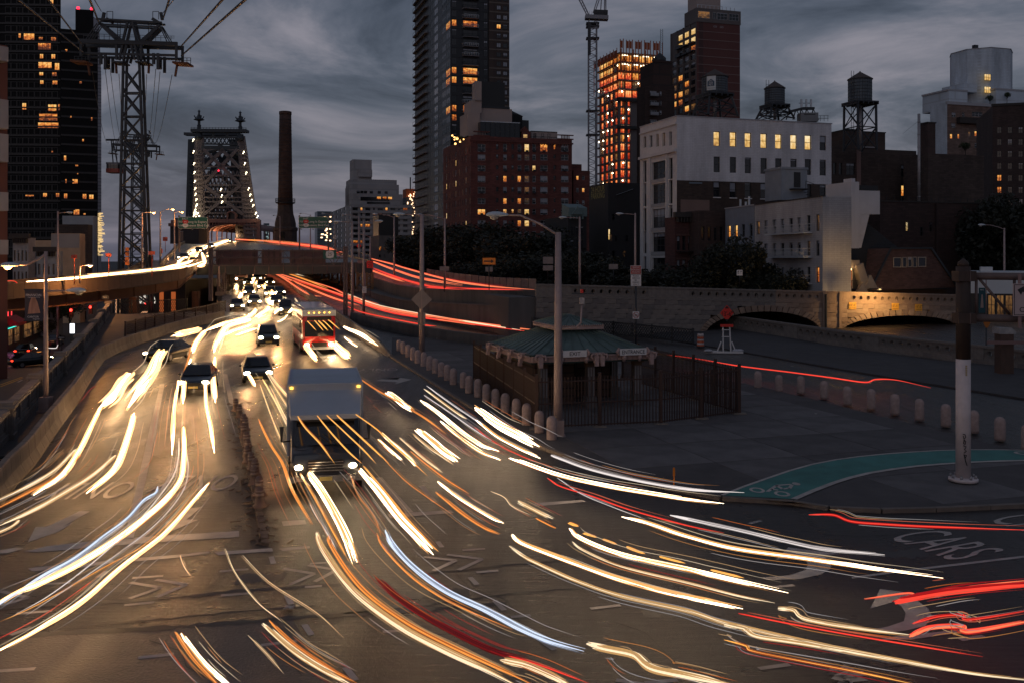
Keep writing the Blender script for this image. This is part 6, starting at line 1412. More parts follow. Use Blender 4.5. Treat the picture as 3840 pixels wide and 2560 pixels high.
for i in range(34):
 z=g.z(15)-i*fh
 if z<6:break
 g.box('floor_band',mat('dark spandrel',(.012,.013,.016),.5),-28,x1-.1,-.25,-.02,z-.5,z-.1)
 for q in range(9):
  x=g.fx(30+q*22)
  if x<x1-1.5:window(g.t,(x,-.02,z),0,1.5,1.7,style='22',fr=FRD,glass=GLASSD)
LT=[(75,134,10,20),(110,138,40,26),(154,144,16,12),(202,146,20,16),(168,174,48,26),(157,211,14,18),(201,211,16,18),(170,244,50,24),(215,250,18,30),(156,277,16,14),(205,278,18,16),(158,308,14,16),(207,309,20,16),(92,400,16,26),(197,404,32,26),(222,402,8,24),(182,440,68,28),(182,470,76,22),(195,4,14,20),(170,732,16,16),(217,732,14,16),(112,735,32,8),(274,679,26,18),(246,679,6,16),(245,735,14,20),(308,735,16,20),(330,736,20,18),(278,795,30,22),(308,802,10,8),(243,592,10,20),(247,186,10,10),(282,619,12,8),(262,436,8,8),(295,304,10,10),(332,440,6,14),(197,570,8,8),(303,522,8,10),(285,650,5,5)]
for x,y,w,h_ in LT:
 xx=g.fx(x);off=0 if x<226 else(xx-x1)/(g.W-x1)*3
 window(g.t,(xx,off-.22,g.z(y+h_/2)),0,w*260/F,h_*260/F,style='3' if w>30 else '2' if w<12 else '22',fr=FRD,glass=LITR,name='lit_window')
for i in range(30):
 z=g.z(120)-i*fh
 if z>6:bm_('floor_band',mat('dark spandrel',(.012,.013,.016),.5),g.t,(x1+.1,-.06,z),(g.W-.1,2.94,z),.1,.5)
for i,(x,y)in enumerate(((277,17),(329,19))):b=MB();b.ball((g.fx(x),3,g.z(y)),.5,6);b.build('beacon',emat('red beacon',(1,.02,.05),4),g.t)
g=Bld('glass_tower','slim pale glass tower behind the black tower, its lower floors glittering with light','building',345,420,380,rot=math.radians(35),dep=30)
GGL=mat('silver glass',(.24,.26,.31),.3,.3,.12)
b=MB();za,zb_=g.z(60),g.z(140);x2=g.W
b.face([(0,0,-5),(x2,0,-5),(x2,0,g.z(290)),(x2*.75,0,zb_+8),(0,0,za)]);b.build('wall',GGL,g.t)
for i in range(60):z=g.z(110+i*13);g.box('floor_line',mat('glass joint',(.07,.08,.1),.4),0,x2*(.72 if i<8 else.98),-.15,-.02,z-.12,z+.12)
b=MB()
for i in range(130):
 x=RND.random()**.7*x2*.85;z=g.z(RND.uniform(800,960));w=RND.uniform(.6,2.2);b.box(x,x+w,-.3,-.17,z,z+.35)
tag(b.build('lit_windows',emat('gold light',(1,.68,.3),.9),g.t),kind='stuff')
BRK=mat('red brown panel',(.15,.055,.04),.8,1,.2);WSL=mat('white balcony',(.34,.32,.33),.8,1.5,.15)
g=Bld('corner_building','red brown building with white slab balconies cut by the left edge','building',-60,78,28,rot=math.radians(62),dep=10)
g.box('wall',BRK,0,g.W,0,10,-5,g.z(155))
for j,(ya,yb)in enumerate(((150,225),(350,480),(480,605),(700,790),(880,955))):g.box('balcony',WSL,0,g.W*.72,-1.0,-.02,g.z(yb),g.z(ya+20))
for ya,yb in((240,345),(500,615),(735,845),(960,1010)):window(g.t,(g.W*.35,-.06,g.z(yb)),0,g.W*.5,g.z(ya)-g.z(yb),style='3',fr=FRD,glass=GLASSD)
def lowhouse(label,pxc,pxr,top_,D,m_,cornice=True,wins=0,rot=math.radians(8),name='town_house'):
 g=Bld(name,label,'house',pxc,D,pxr,rot=rot,dep=10,zb=-5);RR=[]
 for i in range(wins):
  for j in range(6):
   x=g.W*(i+.25)/wins;z=g.z(top_)-1.9-j*3.2;RR.append((x,z-1.6,x+g.W*.5/wins,z))if z>-2 else None
 g.wall('f',0,g.W,-5,g.z(top_),RR,m_);g.shell(0,g.W,0,3,-5,g.z(top_),m_,front=False)
 for r in RR:g.win('f',r,style='2',fr=FRD,glass=GLASSD)
 if cornice:
  g.box('cornice',CORN,-.3,g.W+.3,-.8,.1,g.z(top_)-.1,g.z(top_)+.6)
  for i in range(7):x=g.W*(i+.3)/7;g.box('bracket',CORN,x,x+.2,-.6,-.01,g.z(top_)-.8,g.z(top_)-.11)
 return g
GRH=mat('grey painted stone',(.30,.30,.31),.85,1.2,.25)
lowhouse('pale grey town house with a heavy dark cornice at the far left',48,106,892,140,GRH,wins=4)
lowhouse('narrow blue grey town house with a railing in front of the cream wall',104,140,945,143,mat('blue grey paint',(.24,.27,.30),.85,1.2,.25),cornice=False,wins=2)
lowhouse('blue grey town house with a dark bracketed cornice left of the tall lamp post',138,210,942,138,mat('blue grey paint',(.24,.27,.30),.85,1.2,.25),wins=4)
g=lowhouse('cream plastered blank gable wall above the inbound ramp',108,300,902,165,mat('cream plaster',(.46,.32,.21),.9,.6,.25),cornice=False,name='gable_house')
g.box('gable_step',mat('cream plaster',(.46,.32,.21),.9,.6,.25),g.fx(192),g.W,0.01,2.9,g.z(902)+.01,g.z(876));g.box('plaster_band',mat('grey plaster',(.30,.27,.25),.9,.6,.25),g.fx(192),g.W-.1,-.05,-.004,g.z(930),g.z(878))
lowhouse('dark brick house with stepped parapet right of the cream gable',206,330,842,185,DBR,cornice=False,wins=2)
lowhouse('pale grey concrete block behind the stepped brick house',234,350,810,215,mat('pale concrete',(.30,.32,.35),.85,.8,.12),cornice=False,name='concrete_block')
g=Bld('shop_row','dark row of shops with neon signs and a red awning on the side street','building',-30,108,152,rot=math.pi/2+GR,zb=-5,dep=10)
g.box('wall',mat('dark shop brick',(.05,.03,.027),.85,1,.3),0,g.W,0,10,-5,g.z(1120))
PINK=room('pink shop',[(.25,(.05,.01,.05)),(.5,(.5,.10,.35)),(.7,(.95,.35,.6))],1.0,5)
window(g.t,(g.fx(8),-.06,g.z(1335)),0,g.fx(26)-g.fx(-10),g.z(1262)-g.z(1335),style='6',fr=FRD,glass=PINK,name='shop_window')
for x0,x1 in((30,46),(52,72),(88,118),(124,146)):window(g.t,((g.fx(x0)+g.fx(x1))/2,-.06,g.z(1320)),0,g.fx(x1)-g.fx(x0),g.z(1255)-g.z(1320),style='4',fr=FRD,glass=DIM,name='shop_window')
b=MB();a,c=g.fx(28),g.fx(60);b.prism([(a,0),(c,0),(c,-1.2),(a,-1.2)],g.z(1243),[g.z(1205),g.z(1205),g.z(1230),g.z(1230)]);b.build('awning',mat('red awning',(.4,.015,.02),.6),g.t)
sg=bx('neon_sign',BLACK,g.t,g.fx(70),g.fx(118),-.5,-.3,g.z(1242),g.z(1226));text('neon_lettering','PRIMAL CUT',.34,emat('neon white',(.75,.95,1),1.6),g.t,((g.fx(70)+g.fx(118))/2,-.52,g.z(1234)))
bx('neon_strip',emat('neon teal',(.05,.8,.65),1.5),g.t,g.fx(26),g.fx(58),-.2,-.1,g.z(1253),g.z(1250));bx('neon_strip',emat('neon red',(1,.05,.06),1.5),g.t,g.fx(18),g.fx(19),-.4,-.3,g.z(1200),g.z(1165));bx('neon_strip',emat('neon red',(1,.05,.06),1.5),g.t,g.fx(31),g.fx(32),-.4,-.3,g.z(1200),g.z(1165));bx('neon_strip',emat('neon teal',(.05,.8,.65),1.5),g.t,g.fx(125),g.fx(127),-.4,-.3,g.z(1236),g.z(1226))
light(g.t,'POINT',(g.fx(8),-1.5,g.z(1300)),60,(1,.25,.6),.3,name='neon_glow')
lowhouse('pale stone house seen under the ramp beyond the street tree',160,330,1060,170,GRH,cornice=False,wins=6,rot=math.radians(-5),name='stone_house')
g=Bld('market_hall','vaulted market hall under the bridge approach with a bright arched opening','hall',430,165,690,rot=math.radians(-4),zb=-5,dep=15)
HALLM=mat('dark hall steel',(.03,.022,.02),.8,1,.3)
g.box('wall',HALLM,0,g.W,.5,15,-5,g.z(1050));n=14;xm,rr=(g.fx(482)+g.fx(580))/2,(g.fx(580)-g.fx(482))/2;z0=g.z(1140);zt_=g.z(1082)-z0
b=MB();pts=[(xm+rr*math.cos(math.pi*i/n),.45,z0+zt_*math.sin(math.pi*i/n))for i in range(n+1)];b.face(pts);b.build('arched_window',emat('market light',(1,.93,.78),.85),g.t)
for i in range(7):x=xm-rr+rr*2*(i+.5)/7;bx('mullion',BLACK,g.t,x-.08,x+.08,.3,.42,z0,z0+zt_)
for i in range(4):bx('mullion',BLACK,g.t,xm-rr,xm+rr,.3,.41,z0+zt_*i/4-.05,z0+zt_*i/4+.05)
for q,(xa,xb)in enumerate(((596,610),(640,655))):bx('glowing_pier',emat('orange wall glow',(1,.22,.05),.35),g.t,g.fx(xa),g.fx(xb),.2,.4,g.z(1180),g.z(1095))  # piers glow by emission; orange light on the wall is put into them
for x0,x1,y0,y1 in((430,446,1180,1112),(486,560,1182,1168)):bx('lit_window',emat('market light warm',(1,.5,.25),.7),g.t,g.fx(x0),g.fx(x1),.3,.45,g.z(y0),g.z(y1))
# ================= subway kiosk
COPR=mat('verdigris roof',(.075,.11,.10),.55,1.1,.6,.3,col2=(.03,.048,.045));TERR=mat('terracotta fascia',(.36,.25,.23),.8,5,.25);DKG=mat('dark green trim',(.012,.028,.022),.5)
kc=Vector((.95,45,0));ks=thing('subway_kiosk','low hipped green copper roofed subway kiosk with terracotta fascia and EXIT and ENTRANCE plates','kiosk',kc+Vector((0,0,.1)),GR)
KW,KL,ze=6.5,7.4,2.62
tcx,tcy=KW/2,KL/2
def roofface(p0,p1,q0,q1,n,nm='roof_pan'):
 for i in range(n):
  a0,a1=i/n,(i+1)/n;A,B_2,C,D_=Vector(p0).lerp(Vector(p1),a0),Vector(p0).lerp(Vector(p1),a1-.004),Vector(q0).lerp(Vector(q1),a1-.004),Vector(q0).lerp(Vector(q1),a0)
  b=MB();up=Vector((0,0,.05));b.faces([A,B_2,C,D_,A+up,B_2+up,C+up,D_+up],[(0,1,2,3)[::-1],(4,5,6,7),(0,1,5,4),(1,2,6,5),(2,3,7,6),(3,0,4,7)]);b.build(nm,COPR,ks)
  bm_('seam',COPR,ks,A+up*1.3,D_+up*1.3,.045,.05)
E0,E1,E2,E3=(0,0,ze),(KW,0,ze),(KW,KL,ze),(0,KL,ze)
tw,tl,z1=1.05,1.5,ze+.98
T0,T1,T2,T3=(tcx-tw,tcy-tl,z1),(tcx+tw,tcy-tl,z1),(tcx+tw,tcy+tl,z1),(tcx-tw,tcy+tl,z1)
roofface(E0,E1,T0,T1,9);roofface(E1,E2,T1,T2,9);roofface(E2,E3,T2,T3,9);roofface(E3,E0,T3,T0,10)
for a,c in((E0,T0),(E1,T1),(E2,T2),(E3,T3)):bm_('hip_roll',COPR,ks,Vector(a)+Vector((0,0,.08)),Vector(c)+Vector((0,0,.08)),.12,.1)
b=MB();b.box(tcx-tw,tcx+tw,tcy-tl,tcy+tl,z1,z1+.16);b.build('lantern_base',DKG,ks)
e=.28;z2=z1+.17
b=MB();b.box(tcx-tw-e,tcx+tw+e,tcy-tl-e,tcy+tl+e,z2,z2+.17);b.build('lantern_fascia',TERR,ks)
for s in range(22):
 f=(s+.5)/22
 for(x,y)in((tcx-tw-e+2*(tw+e)*f,tcy-tl-e-.02),(tcx-tw-e-.02,tcy-tl-e+2*(tl+e)*f)):b=MB();b.ball((x,y,z2+.19),.045,5);b.build('bead',TERR,ks)
L0=[(tcx-tw-e+.05,tcy-tl-e+.05,z2+.17),(tcx+tw+e-.05,tcy-tl-e+.05,z2+.17),(tcx+tw+e-.05,tcy+tl+e-.05,z2+.17),(tcx-tw-e+.05,tcy+tl+e-.05,z2+.17)];R0,R1_=(tcx,tcy-.35,z2+.62),(tcx,tcy+.35,z2+.62)
roofface(L0[0],L0[1],R0,R0,5,'lantern_pan');roofface(L0[2],L0[3],R1_,R1_,5,'lantern_pan');roofface(L0[1],L0[2],R0,R1_,6,'lantern_pan');roofface(L0[3],L0[0],R1_,R0,6,'lantern_pan')
def fasc(p,q,n):
 p,q=Vector(p),Vector(q);d=(q-p).normalized();nn=Vector((d.y,-d.x,0))
 for i in range(n):
  a,c=p.lerp(q,i/n),p.lerp(q,(i+1)/n-.003);bm_('fascia_block',TERR,ks,a+Vector((0,0,ze-.1)),c+Vector((0,0,ze-.1)),.2,.24)
  for k in range(4):m=a.lerp(c,(k+.5)/4)+nn*.11;bm_('fascia_rib',TERR,ks,m+Vector((0,0,ze-.19)),m+Vector((0,0,ze-.01)),.06,.04)
 bm_('fascia_cap',TERR,ks,p+nn*.05+Vector((0,0,ze+.05)),q+nn*.05+Vector((0,0,ze+.05)),.3,.06);bm_('gutter',DKG,ks,p+Vector((0,0,ze+.1)),q+Vector((0,0,ze+.1)),.22,.1);bm_('soffit_edge',DKG,ks,p-nn*.12+Vector((0,0,ze-.26)),q-nn*.12+Vector((0,0,ze-.26)),.3,.1)
fasc((0,0,0),(KW,0,0),16);fasc((0,KL,0),(0,0,0),18);fasc((KW,0,0),(KW,KL,0),18);fasc((KW,KL,0),(0,KL,0),16)
b=MB();b.box(-.16,.16,-.14,.1,-.05,.3);b.box(-.12,.12,-.26,-.1,-.18,.16);b.box(-.09,.09,-.3,-.12,-.34,-.16)
for s in(-1,1):b.tube([(s*.1,-.15,.2),(s*.24,-.2,.24),(s*.27,-.22,.08),(s*.18,-.26,.02)],[.06,.055,.045,.03],6)
orn=b.mesh('ram_head',TERR)
for x in(.35,3.25,3.55,6.2):obj('ram_head',orn,ks,(x,-.1,ze-.12))
for y in(.9,2.7,4.6,6.6):obj('ram_head',orn,ks,(-.1,y,ze-.12),-math.pi/2)
b=MB();b.tube([(0,-.12,-.18),(0,-.2,0),(0,-.12,.3)],[.08,.11,.07],7);con=b.mesh('console',TERR)
for x in(1.45,2.75,4.75,5.6):obj('console',con,ks,(x,-.06,ze-.1))
for x,s_,w in((2.1,'EXIT',.62),(5.2,'ENTRANCE',.72)):
 bx('sign_plate',WHITE,ks,x-w,x+w,-.34,-.3,ze+.02,ze+.34);text('lettering',s_,.27,BLACK,ks,(x,-.346,ze+.17),sx=1.05 if s_=='EXIT' else.9)
 for s in(-1,1):b=MB();b.tube([(x+s*(w+.02),-.3,ze+.02),(x+s*(w+.14),-.33,ze+.2),(x+s*(w+.02),-.3,ze+.38)],[.06,.09,.06],6);b.build('scroll_end',TERR,ks)
KBR=brick('kiosk brick',(.075,.045,.034),(.03,.022,.02),.8);COLW=mat('glazed column',(.20,.185,.19),.5,4,.15)
for x,y in((.8,.7),(3.3,.7),(5.85,.7),(5.85,3.6),(5.85,6.7),(.8,6.7)):
 b=MB();b.box(x-.26,x+.26,y-.26,y+.26,0,.55);b.build('column_base',mat('column base',(.12,.11,.107),.8,3,.2),ks)
 b=MB();b.box(x-.19,x+.19,y-.19,y+.19,.55,2.1);b.build('column_shaft',mat('column core',(.10,.08,.075),.6),ks)
 for k in range(3):xx=x-.14+k*.14;bx('column_fillet',COLW,ks,xx-.035,xx+.035,y-.215,y-.19,.6,2.0)
 b=MB();b.prism([(x-.2,y-.2),(x+.2,y-.2),(x+.2,y+.2),(x-.2,y+.2)],2.05,2.2);b.box(x-.3,x+.3,y-.3,y+.3,2.2,2.4);b.build('capital',mat('gilt capital',(.09,.05,.025),.6,6,.4),ks)
bx('brick_wall',KBR,ks,.5,.8,1.0,7.0,0,2.45);bx('brick_wall',KBR,ks,.8,6.2,6.75,7.05,0,2.45);bx('brick_wall',KBR,ks,.82,2.9,1.8,2.0,0,2.45);bx('brick_wall',KBR,ks,3.6,5.6,3.5,3.7,0,2.45);bx('ceiling',KBR,ks,.1,KW-.1,.1,KL-.1,2.42,2.48)
fp=[G(1778,1430),G(2012,1618),G(2478,1597),G(2772,1558)];fp.append(fp[3]+U*13.5);fp=[Vector((p.x,p.y,.1))for p in fp]
IRON=mat('rusty iron bars',(.05,.027,.022),.6,4,.4,metal=.3)
fn=thing('iron_fence','tall dark iron bar fence enclosing the subway kiosk','fence',fp[1])
bb_=MB();bb_.box(-.019,.019,-.019,.019,.06,2.2);bb_.prism([(-.019,-.019),(.019,-.019),(.019,.019),(-.019,.019)],2.2,2.24);barm=bb_.mesh('bar',IRON);cnt=0
for i,(a,c)in enumerate(zip(fp,fp[1:])):
 a,c=a-fp[1],c-fp[1];L=(c-a).length;n_=max(2,round(L/2.4));an=math.atan2((c-a).y,(c-a).x)
 for z in(.12,1.1,2.05):bm_('rail',IRON,fn,a+Vector((0,0,z)),c+Vector((0,0,z)),.05,.06)
 for k in range(n_+1):
  if k==n_ and i<3:continue
  p=a.lerp(c,k/n_);bx('post',IRON,fn,p.x-.07,p.x+.07,p.y-.07,p.y+.07,-.05,2.4);bx('foot_block',CONC,fn,p.x-.3,p.x+.3,p.y-.22,p.y+.22,-.1,.06)
 k=int(L/.148)
 for j in range(k):
  if cnt<298:p=a.lerp(c,(j+.5)/k);obj('bar',barm,fn,(p.x,p.y,0),an);cnt+=1
BOL=[]
for s in range(4):
 b=MB();r=.215*RND.uniform(.95,1.05);n=14;prof=[(r*.98,-.05),(r,.1),(r*1.0,.68),(r*.97,.76),(r*.86,.84),(r*.62,.905),(r*.3,.935),(.02,.945)];b.lathe(prof,n)
 b.v=[(x*(1+RND.uniform(-.02,.02)),y*(1+RND.uniform(-.02,.02)),z)for x,y,z in b.v];BOL.append(b.mesh('bollard',BOLST))
lb=[(1496,1320),(1512,1330),(1530,1343),(1549,1355),(1567,1367),(1589,1378),(1610,1392),(1632,1404),(1655,1416),(1678,1430),(1700,1447),(1738,1459),(1759,1479),(1793,1494),(1824,1512),(1859,1534),(1894,1553),(1935,1579),(1975,1600),(2022,1629),(2069,1655)]
ORD=['','second','third','fourth','fifth','sixth','seventh','eighth','ninth','tenth','eleventh','twelfth']
for i,p in enumerate(lb):
 n=len(lb);q=G(*p)
 lab='stone bollard in the kerb row left of the kiosk, '+('farthest one' if i==0 else 'at the lamp post foot' if i==n-1 else f'{ORD[i]} from the far end' if i<11 else f'{ORD[n-1-i]} from the lamp post')
 o=obj('stone_bollard',BOL[i%4],None,(q.x,q.y,zg(q.y)+.1),RND.uniform(0,6));tag(o,lab,'bollard','bollards along the kerb')
 o.rotation_euler=(RND.uniform(-.02,.02),RND.uniform(-.03,.03),RND.uniform(0,6));o.scale=(1,1,RND.uniform(.95,1.04))
rb=[(2842,1458),(2921,1471),(3003,1478),(3090,1497),(3177,1520),(3267,1537),(3356,1557),(3448,1579),(3547,1602),(3652,1626),(3750,1655),(3850,1690)]
for i,p in enumerate(rb):
 q=G(*p);n=len(rb)
 lab='stone bollard in the row right of the kiosk, '+('beside the iron fence' if i==0 else 'cut by the right picture edge' if i==n-1 else f'{ORD[i]} from the iron fence' if i<9 else('partly hidden behind the white sign post' if i==9 else 'first right of the white sign post'))
 o=obj('stone_bollard',BOL[i%4].copy()if False else BOL[i%4],None,(q.x,q.y,zg(q.y)+.1),RND.uniform(0,6));tag(o,lab,'bollard','bollards beside the side road');o.scale=(1,1,RND.uniform(.95,1.05))
# ================= lamp posts
SOD=emat('sodium lens',(1,.42,.10),16);LENS=mat('clear lens',(.35,.33,.30),.2)
def cobra(label,base,h,arms,lit=False,r=.11,m_=None,boxbase=True,cat='street lamp',extra=None,grp='cobra head street lamps'):
 """arms: (length, rise, sideways sign, start height fraction, lit)"""
 m_=m_ or mat('painted lamp post',(.33,.25,.24),.5,3,.2,metal=.2)
 t=thing('street_lamp',label,cat,base,0,grp);b=MB();n=8
 b.tube([(0,0,0),(0,0,h*.5),(0,0,h)],[r,r*.82,r*.62],8);b.build('post',m_,t)
 if boxbase:b=MB();b.prism([(-.24,-.24),(.24,-.24),(.24,.24),(-.24,.24)],0,.75);b.prism([(-.3,-.3),(.3,-.3),(.3,.3),(-.3,.3)],0,.12);b.build('base_box',m_,t)
 for(L,rise,sg,hf,lt)in arms:
  z=h*hf;b=MB();b.tube([(0,0,z),(sg*L*.35,0,z+rise*.55),(sg*L*.75,0,z+rise*.98),(sg*L,0,z+rise)],[.055,.05,.045,.04],6);b.build('arm',m_,t)
  x=sg*L;zz=z+rise;hd=MB()
  for k,(u,w_,hh,dz)in enumerate(((0,.05,.05,0),(.12,.11,.1,.0),(.35,.17,.15,.01),(.62,.19,.17,-.01),(.82,.12,.1,-.02),(.88,.03,.03,-.02))):
   pass
  secs=[(0,.05,.05),(.15,.11,.10),(.4,.17,.15),(.65,.18,.15),(.85,.12,.1),(.93,.03,.04)];ring_=[]
  for u,w_,hh in secs:
   ring_.append([(x+sg*u,w_*math.cos(a),zz+hh*math.sin(a)*(1.0 if math.sin(a)>0 else.55))for a in[k*math.pi/4 for k in range(8)]])
  vs=[v for r_ in ring_ for v in r_];fs=[(i*8+k,i*8+(k+1)%8,(i+1)*8+(k+1)%8,(i+1)*8+k)for i in range(len(secs)-1)for k in range(8)];hd.faces(vs,fs,0,True);hd.build('lamp_head',LAMPG,t)
  lb_=MB();lb_.ball((x+sg*.58,0,zz-.07),(.2,.14,.15),8);lb_.build('lens',SOD if lt else LENS,t)
  if lt:light(t,'POINT',(x+sg*.58,-.05,zz-.35),lt,(1,.42,.12),.2)
 if extra:extra(t)
 return t
def camera_box(t):
 b=MB();b.tube([(0,0,4.55),(.75,0,4.6),(.95,0,4.8),(1.0,0,5.6)],.045,6);b.build('side_arm',mat('painted lamp post',(.3,.22,.21),.5),t);bx('sensor_box',ALU,t,.9,1.1,-.1,.1,5.6,5.85)
 bx('sensor_bar',STEEL,t,.55,1.5,-.05,.05,6.0,6.05);bx('sensor_eye',REDP,t,.93,1.05,-.1,.02,6.05,6.2)
 for z,s_ in((1.2,.12),(1.75,.1),(.9,.16),(2.3,.08)):bx('sticker',RND.choice([BLACK,WHITE,BLACK]),t,-.06,.05,-.125,-.1,z,z+s_)
cobra('tall pinkish lamp post with a long arm standing in front of the kiosk',G(2093,1640),8.6,[(2.1,.85,-1,.985,0)],r=.2,extra=camera_box)
def signs_back(t):
 q=1.05;o=bx('sign_back',SIGNB,t,-q/1.41,q/1.41,-.14,-.12,3.9,3.9+q*1.41)if False else None
 b=MB();c=4.35;b.prism([(-.8,0),(0,-.8),(.8,0),(0,.8)],0,.03);s_=b.build('diamond_sign_back',SIGNB,t,(0,-.16,c));s_.rotation_euler=(math.pi/2,0,0);bx('sign_back',SIGNB,t,-.3,.3,-.16,-.13,2.4,3.35)
 for z in(.6,.9,1.3):bx('sticker',WHITE,t,-.08,.05,-.13,-.1,z,z+.16)
cobra('tall lamp post with a blank diamond sign back, behind the far bollards',G(1582,1335),10.9,[(1.3,.05,-1,.995,0)],r=.23,extra=signs_back,boxbase=False)
def banner(t):
 bx('banner_arm',STEEL,t,-1.05,0,-.03,.03,5.85,5.9);bx('banner_arm',STEEL,t,-1.05,0,-.03,.03,4.35,4.4)
 BN=mat('banner print',(.05,.045,.06),.8);bx('banner',BN,t,-1.0,-.12,-.02,.0,4.4,5.85)
 b=MB();b.face([(-.86,-.03,4.7),(-.25,-.03,4.75),(-.38,-.03,5.25),(-.5,-.03,5.5),(-.68,-.03,5.5),(-.78,-.03,5.2)]);b.build('banner_picture',mat('banner glow',(.42,.22,.15),.8,6,.6,streak=True),t)
 text('lettering','FINANCIAL',.155,WHITE,t,(-.56,-.03,5.6));text('lettering','Capital of the World',.07,WHITE,t,(-.56,-.03,5.5));text('lettering','CANTOR',.13,WHITE,t,(-.6,-.03,4.56));text('lettering','Fitzgerald',.08,WHITE,t,(-.45,-.03,4.46))
lp_=cobra('lamp post with a blue and orange banner and two arms beside the left walkway',G(172,1556)+Vector((0,0,.14)),7.7,[(1.0,.02,1,.752,0),(1.25,-.55,-1,.985,260)],r=.13,extra=banner)
spec=[('slim lamp post left of the pair beside the steel viaduct',1321,1204,830,1.2,-1,0),('slim lamp post right of the pair beside the steel viaduct',1364,1192,828,1.3,1,0),('lamp post with a long curved arm beyond the red speed sign',1388,1085,886,2.6,-1,0),('thin lamp post rising beside the cream gable wall on the left',217,None,793,1.0,1,0),('lit sodium lamp post beside the tramway tower leg',533,None,796,1.1,1,500),('lit sodium lamp post left of the pair before the gatehouse',601,None,794,1.6,1,500),('lit sodium lamp post right of the pair before the gatehouse',654,None,794,.9,1,500),('dark lamp post in front of the apartment tower trees',1668,None,818,2.6,-1,0),('lamp post in front of the grey annex',1478,None,812,2.6,-1,0),('lamp post beside the black parking garage',2382,None,800,1.4,-1,0),('lamp post before the pale green dormer row house',2174,None,814,1.5,-1,0),('grey lamp post in front of the dark trees at far right',3766,None,856,2.4,-1,0),('lamp post left of the right green guide sign',1050,None,812,1.7,-1,0),('lamp post on the bridge right of the green guide sign',1164,None,806,2.2,-1,0),('lamp post carrying the speed limit plate near the pale apartment block',1256,None,808,2.2,-1,0),('lamp post behind the slim pair in front of the pale apartment block',1346,None,812,2.4,-1,0)]
Dn={217:118,533:134,601:160,654:175,1668:116,1478:150,2382:112,2174:108,3766:118,1050:330,1164:260,1256:215,1346:180}
for lab,px,pyb,pyt,L,sg,lt in spec:
 if pyb:b_=G(px,pyb)
 else:D=Dn[px];b_=P(px,970,D);b_.z=zg(D)if px not in(217,533,601,654,1050,1164,1256)else(zl(D)if px==217 else 5.0 if px<1000 else 6.5)
 ztop=H-(pyt-HZ)/F*b_.y;h=ztop-b_.z;cobra(lab,b_,h,[(L,.55 if L>1.5 else.1,sg,.985,lt)],r=.17 if b_.y<130 else.18,boxbase=False)
cobra('short curved lamp post with a lit orange globe beside the queueing cars',P(822,1075,140),4.2,[(1.1,.6,-1,.97,200)],boxbase=False)
q=cobra('low lit sodium lamp glowing above the inbound ramp parapet',P(300,1062,108),2.0,[(.6,.15,1,.95,2200)],boxbase=False)
# ================= signs and other street furniture
def post(t,x,y,z0,z1,r=.05,m_=None):
 b=MB();b.tube([(x,y,z0),(x,y,z1)],r,8);b.build('post',m_ or STEEL,t)
def plate(t,nm,m_,x0,x1,z0,z1,y=-.07,rim=None):
 if rim:bx('sign_rim',rim,t,x0-.025,x1+.025,y+.001,y+.012,z0-.025,z1+.025)
 return bx(nm,m_,t,x0,x1,y-.015,y,z0,z1)
def zat(py,D):return H-(py-HZ)/F*D
def signpost(name,label,base,ztop,r=.05,m_=None,group=None):
 t=thing(name,label,'sign',base,0,group);post(t,0,0,-.1,ztop-base.z,r,m_);return t
D=62;b_=P(2384,1285,D);b_.z=zg(D)+.1;t=signpost('route_sign','red snow emergency route sign above a white road service plate on a dark post',b_,zat(998,D),.07,STEEL)
k=D/F;w=.34*1.0
zz=lambda py:zat(py,D)-b_.z
plate(t,'red_plate',mat('sign red',(.36,.05,.04),.5),-.33,.33,zz(1028),zz(998),-.09,WHITE)
for i,s_ in enumerate(('SNOW','EMERGENCY','ROUTE')):text('lettering',s_,.16,WHITE,t,(0,-.115,zz(1003.5+i*9)),sx=.95 if i!=1 else.82)
plate(t,'white_plate',WHITE,-.34,.34,zz(1073),zz(1031),-.09,BLACK)
for i,s_ in enumerate(('ROAD','SERVICE','BY','PERMIT','ONLY')):text('lettering',s_,.14,BLACK,t,(0,-.115,zz(1036+i*8)))
plate(t,'no_cycling_plate',WHITE,-.22,.22,zz(1196),zz(1168),-.09,BLACK);c=zz(1182);b=MB()
for i in range(20):
 a0,a1=i*math.pi/10,(i+1)*math.pi/10;b.face([(.17*math.cos(a0),-.11,c+.17*math.sin(a0)),(.17*math.cos(a1),-.11,c+.17*math.sin(a1)),(.205*math.cos(a1),-.11,c+.205*math.sin(a1)),(.205*math.cos(a0),-.11,c+.205*math.sin(a0))])
b.beam((-.13,-.112,c+.13),(.13,-.112,c-.13),.012,.035);b.build('red_ring',mat('sign red',(.36,.05,.04),.5),t)
b=MB()
for x in(-.08,.08):b.tube([(x+.06*math.cos(i*math.pi/6),-.112,c-.04+.06*math.sin(i*math.pi/6))for i in range(13)],.008,4)
for p,q in(((-.08,-.04),(-.02,.05)),((-.02,.05),(.06,.05)),((.06,.05),(.08,-.04)),((-.02,.05),(.01,-.04)),((.01,-.04),(.06,.05)),((-.08,-.04),(.01,-.04))):b.beam((p[0],-.112,c+p[1]),(q[0],-.112,c+q[1]),.008,.012)
b.build('bicycle_symbol',BLACK,t)
D=72;b_=G(2722,1326);t=thing('height_warning_sign',"red diamond 13'-6\" height warning sign on a white wooden stand with sandbags",'sign',b_+Vector((0,0,.1)),.05);D=b_.y;k=D/F;zz=lambda py:zat(py,D)-b_.z-.1;XX=lambda px:(px-2716)*k
for x in(2703,2732):bm_('stand_leg',WHITE,t,(XX(x+3),0,0),(XX(x-2+(4 if x<2710 else 0)),0,zz(1218)),.09)
for y in(1237,1262):bm_('stand_bar',WHITE,t,(XX(2700),-.06,zz(y)),(XX(2730),-.06,zz(y)),.06)
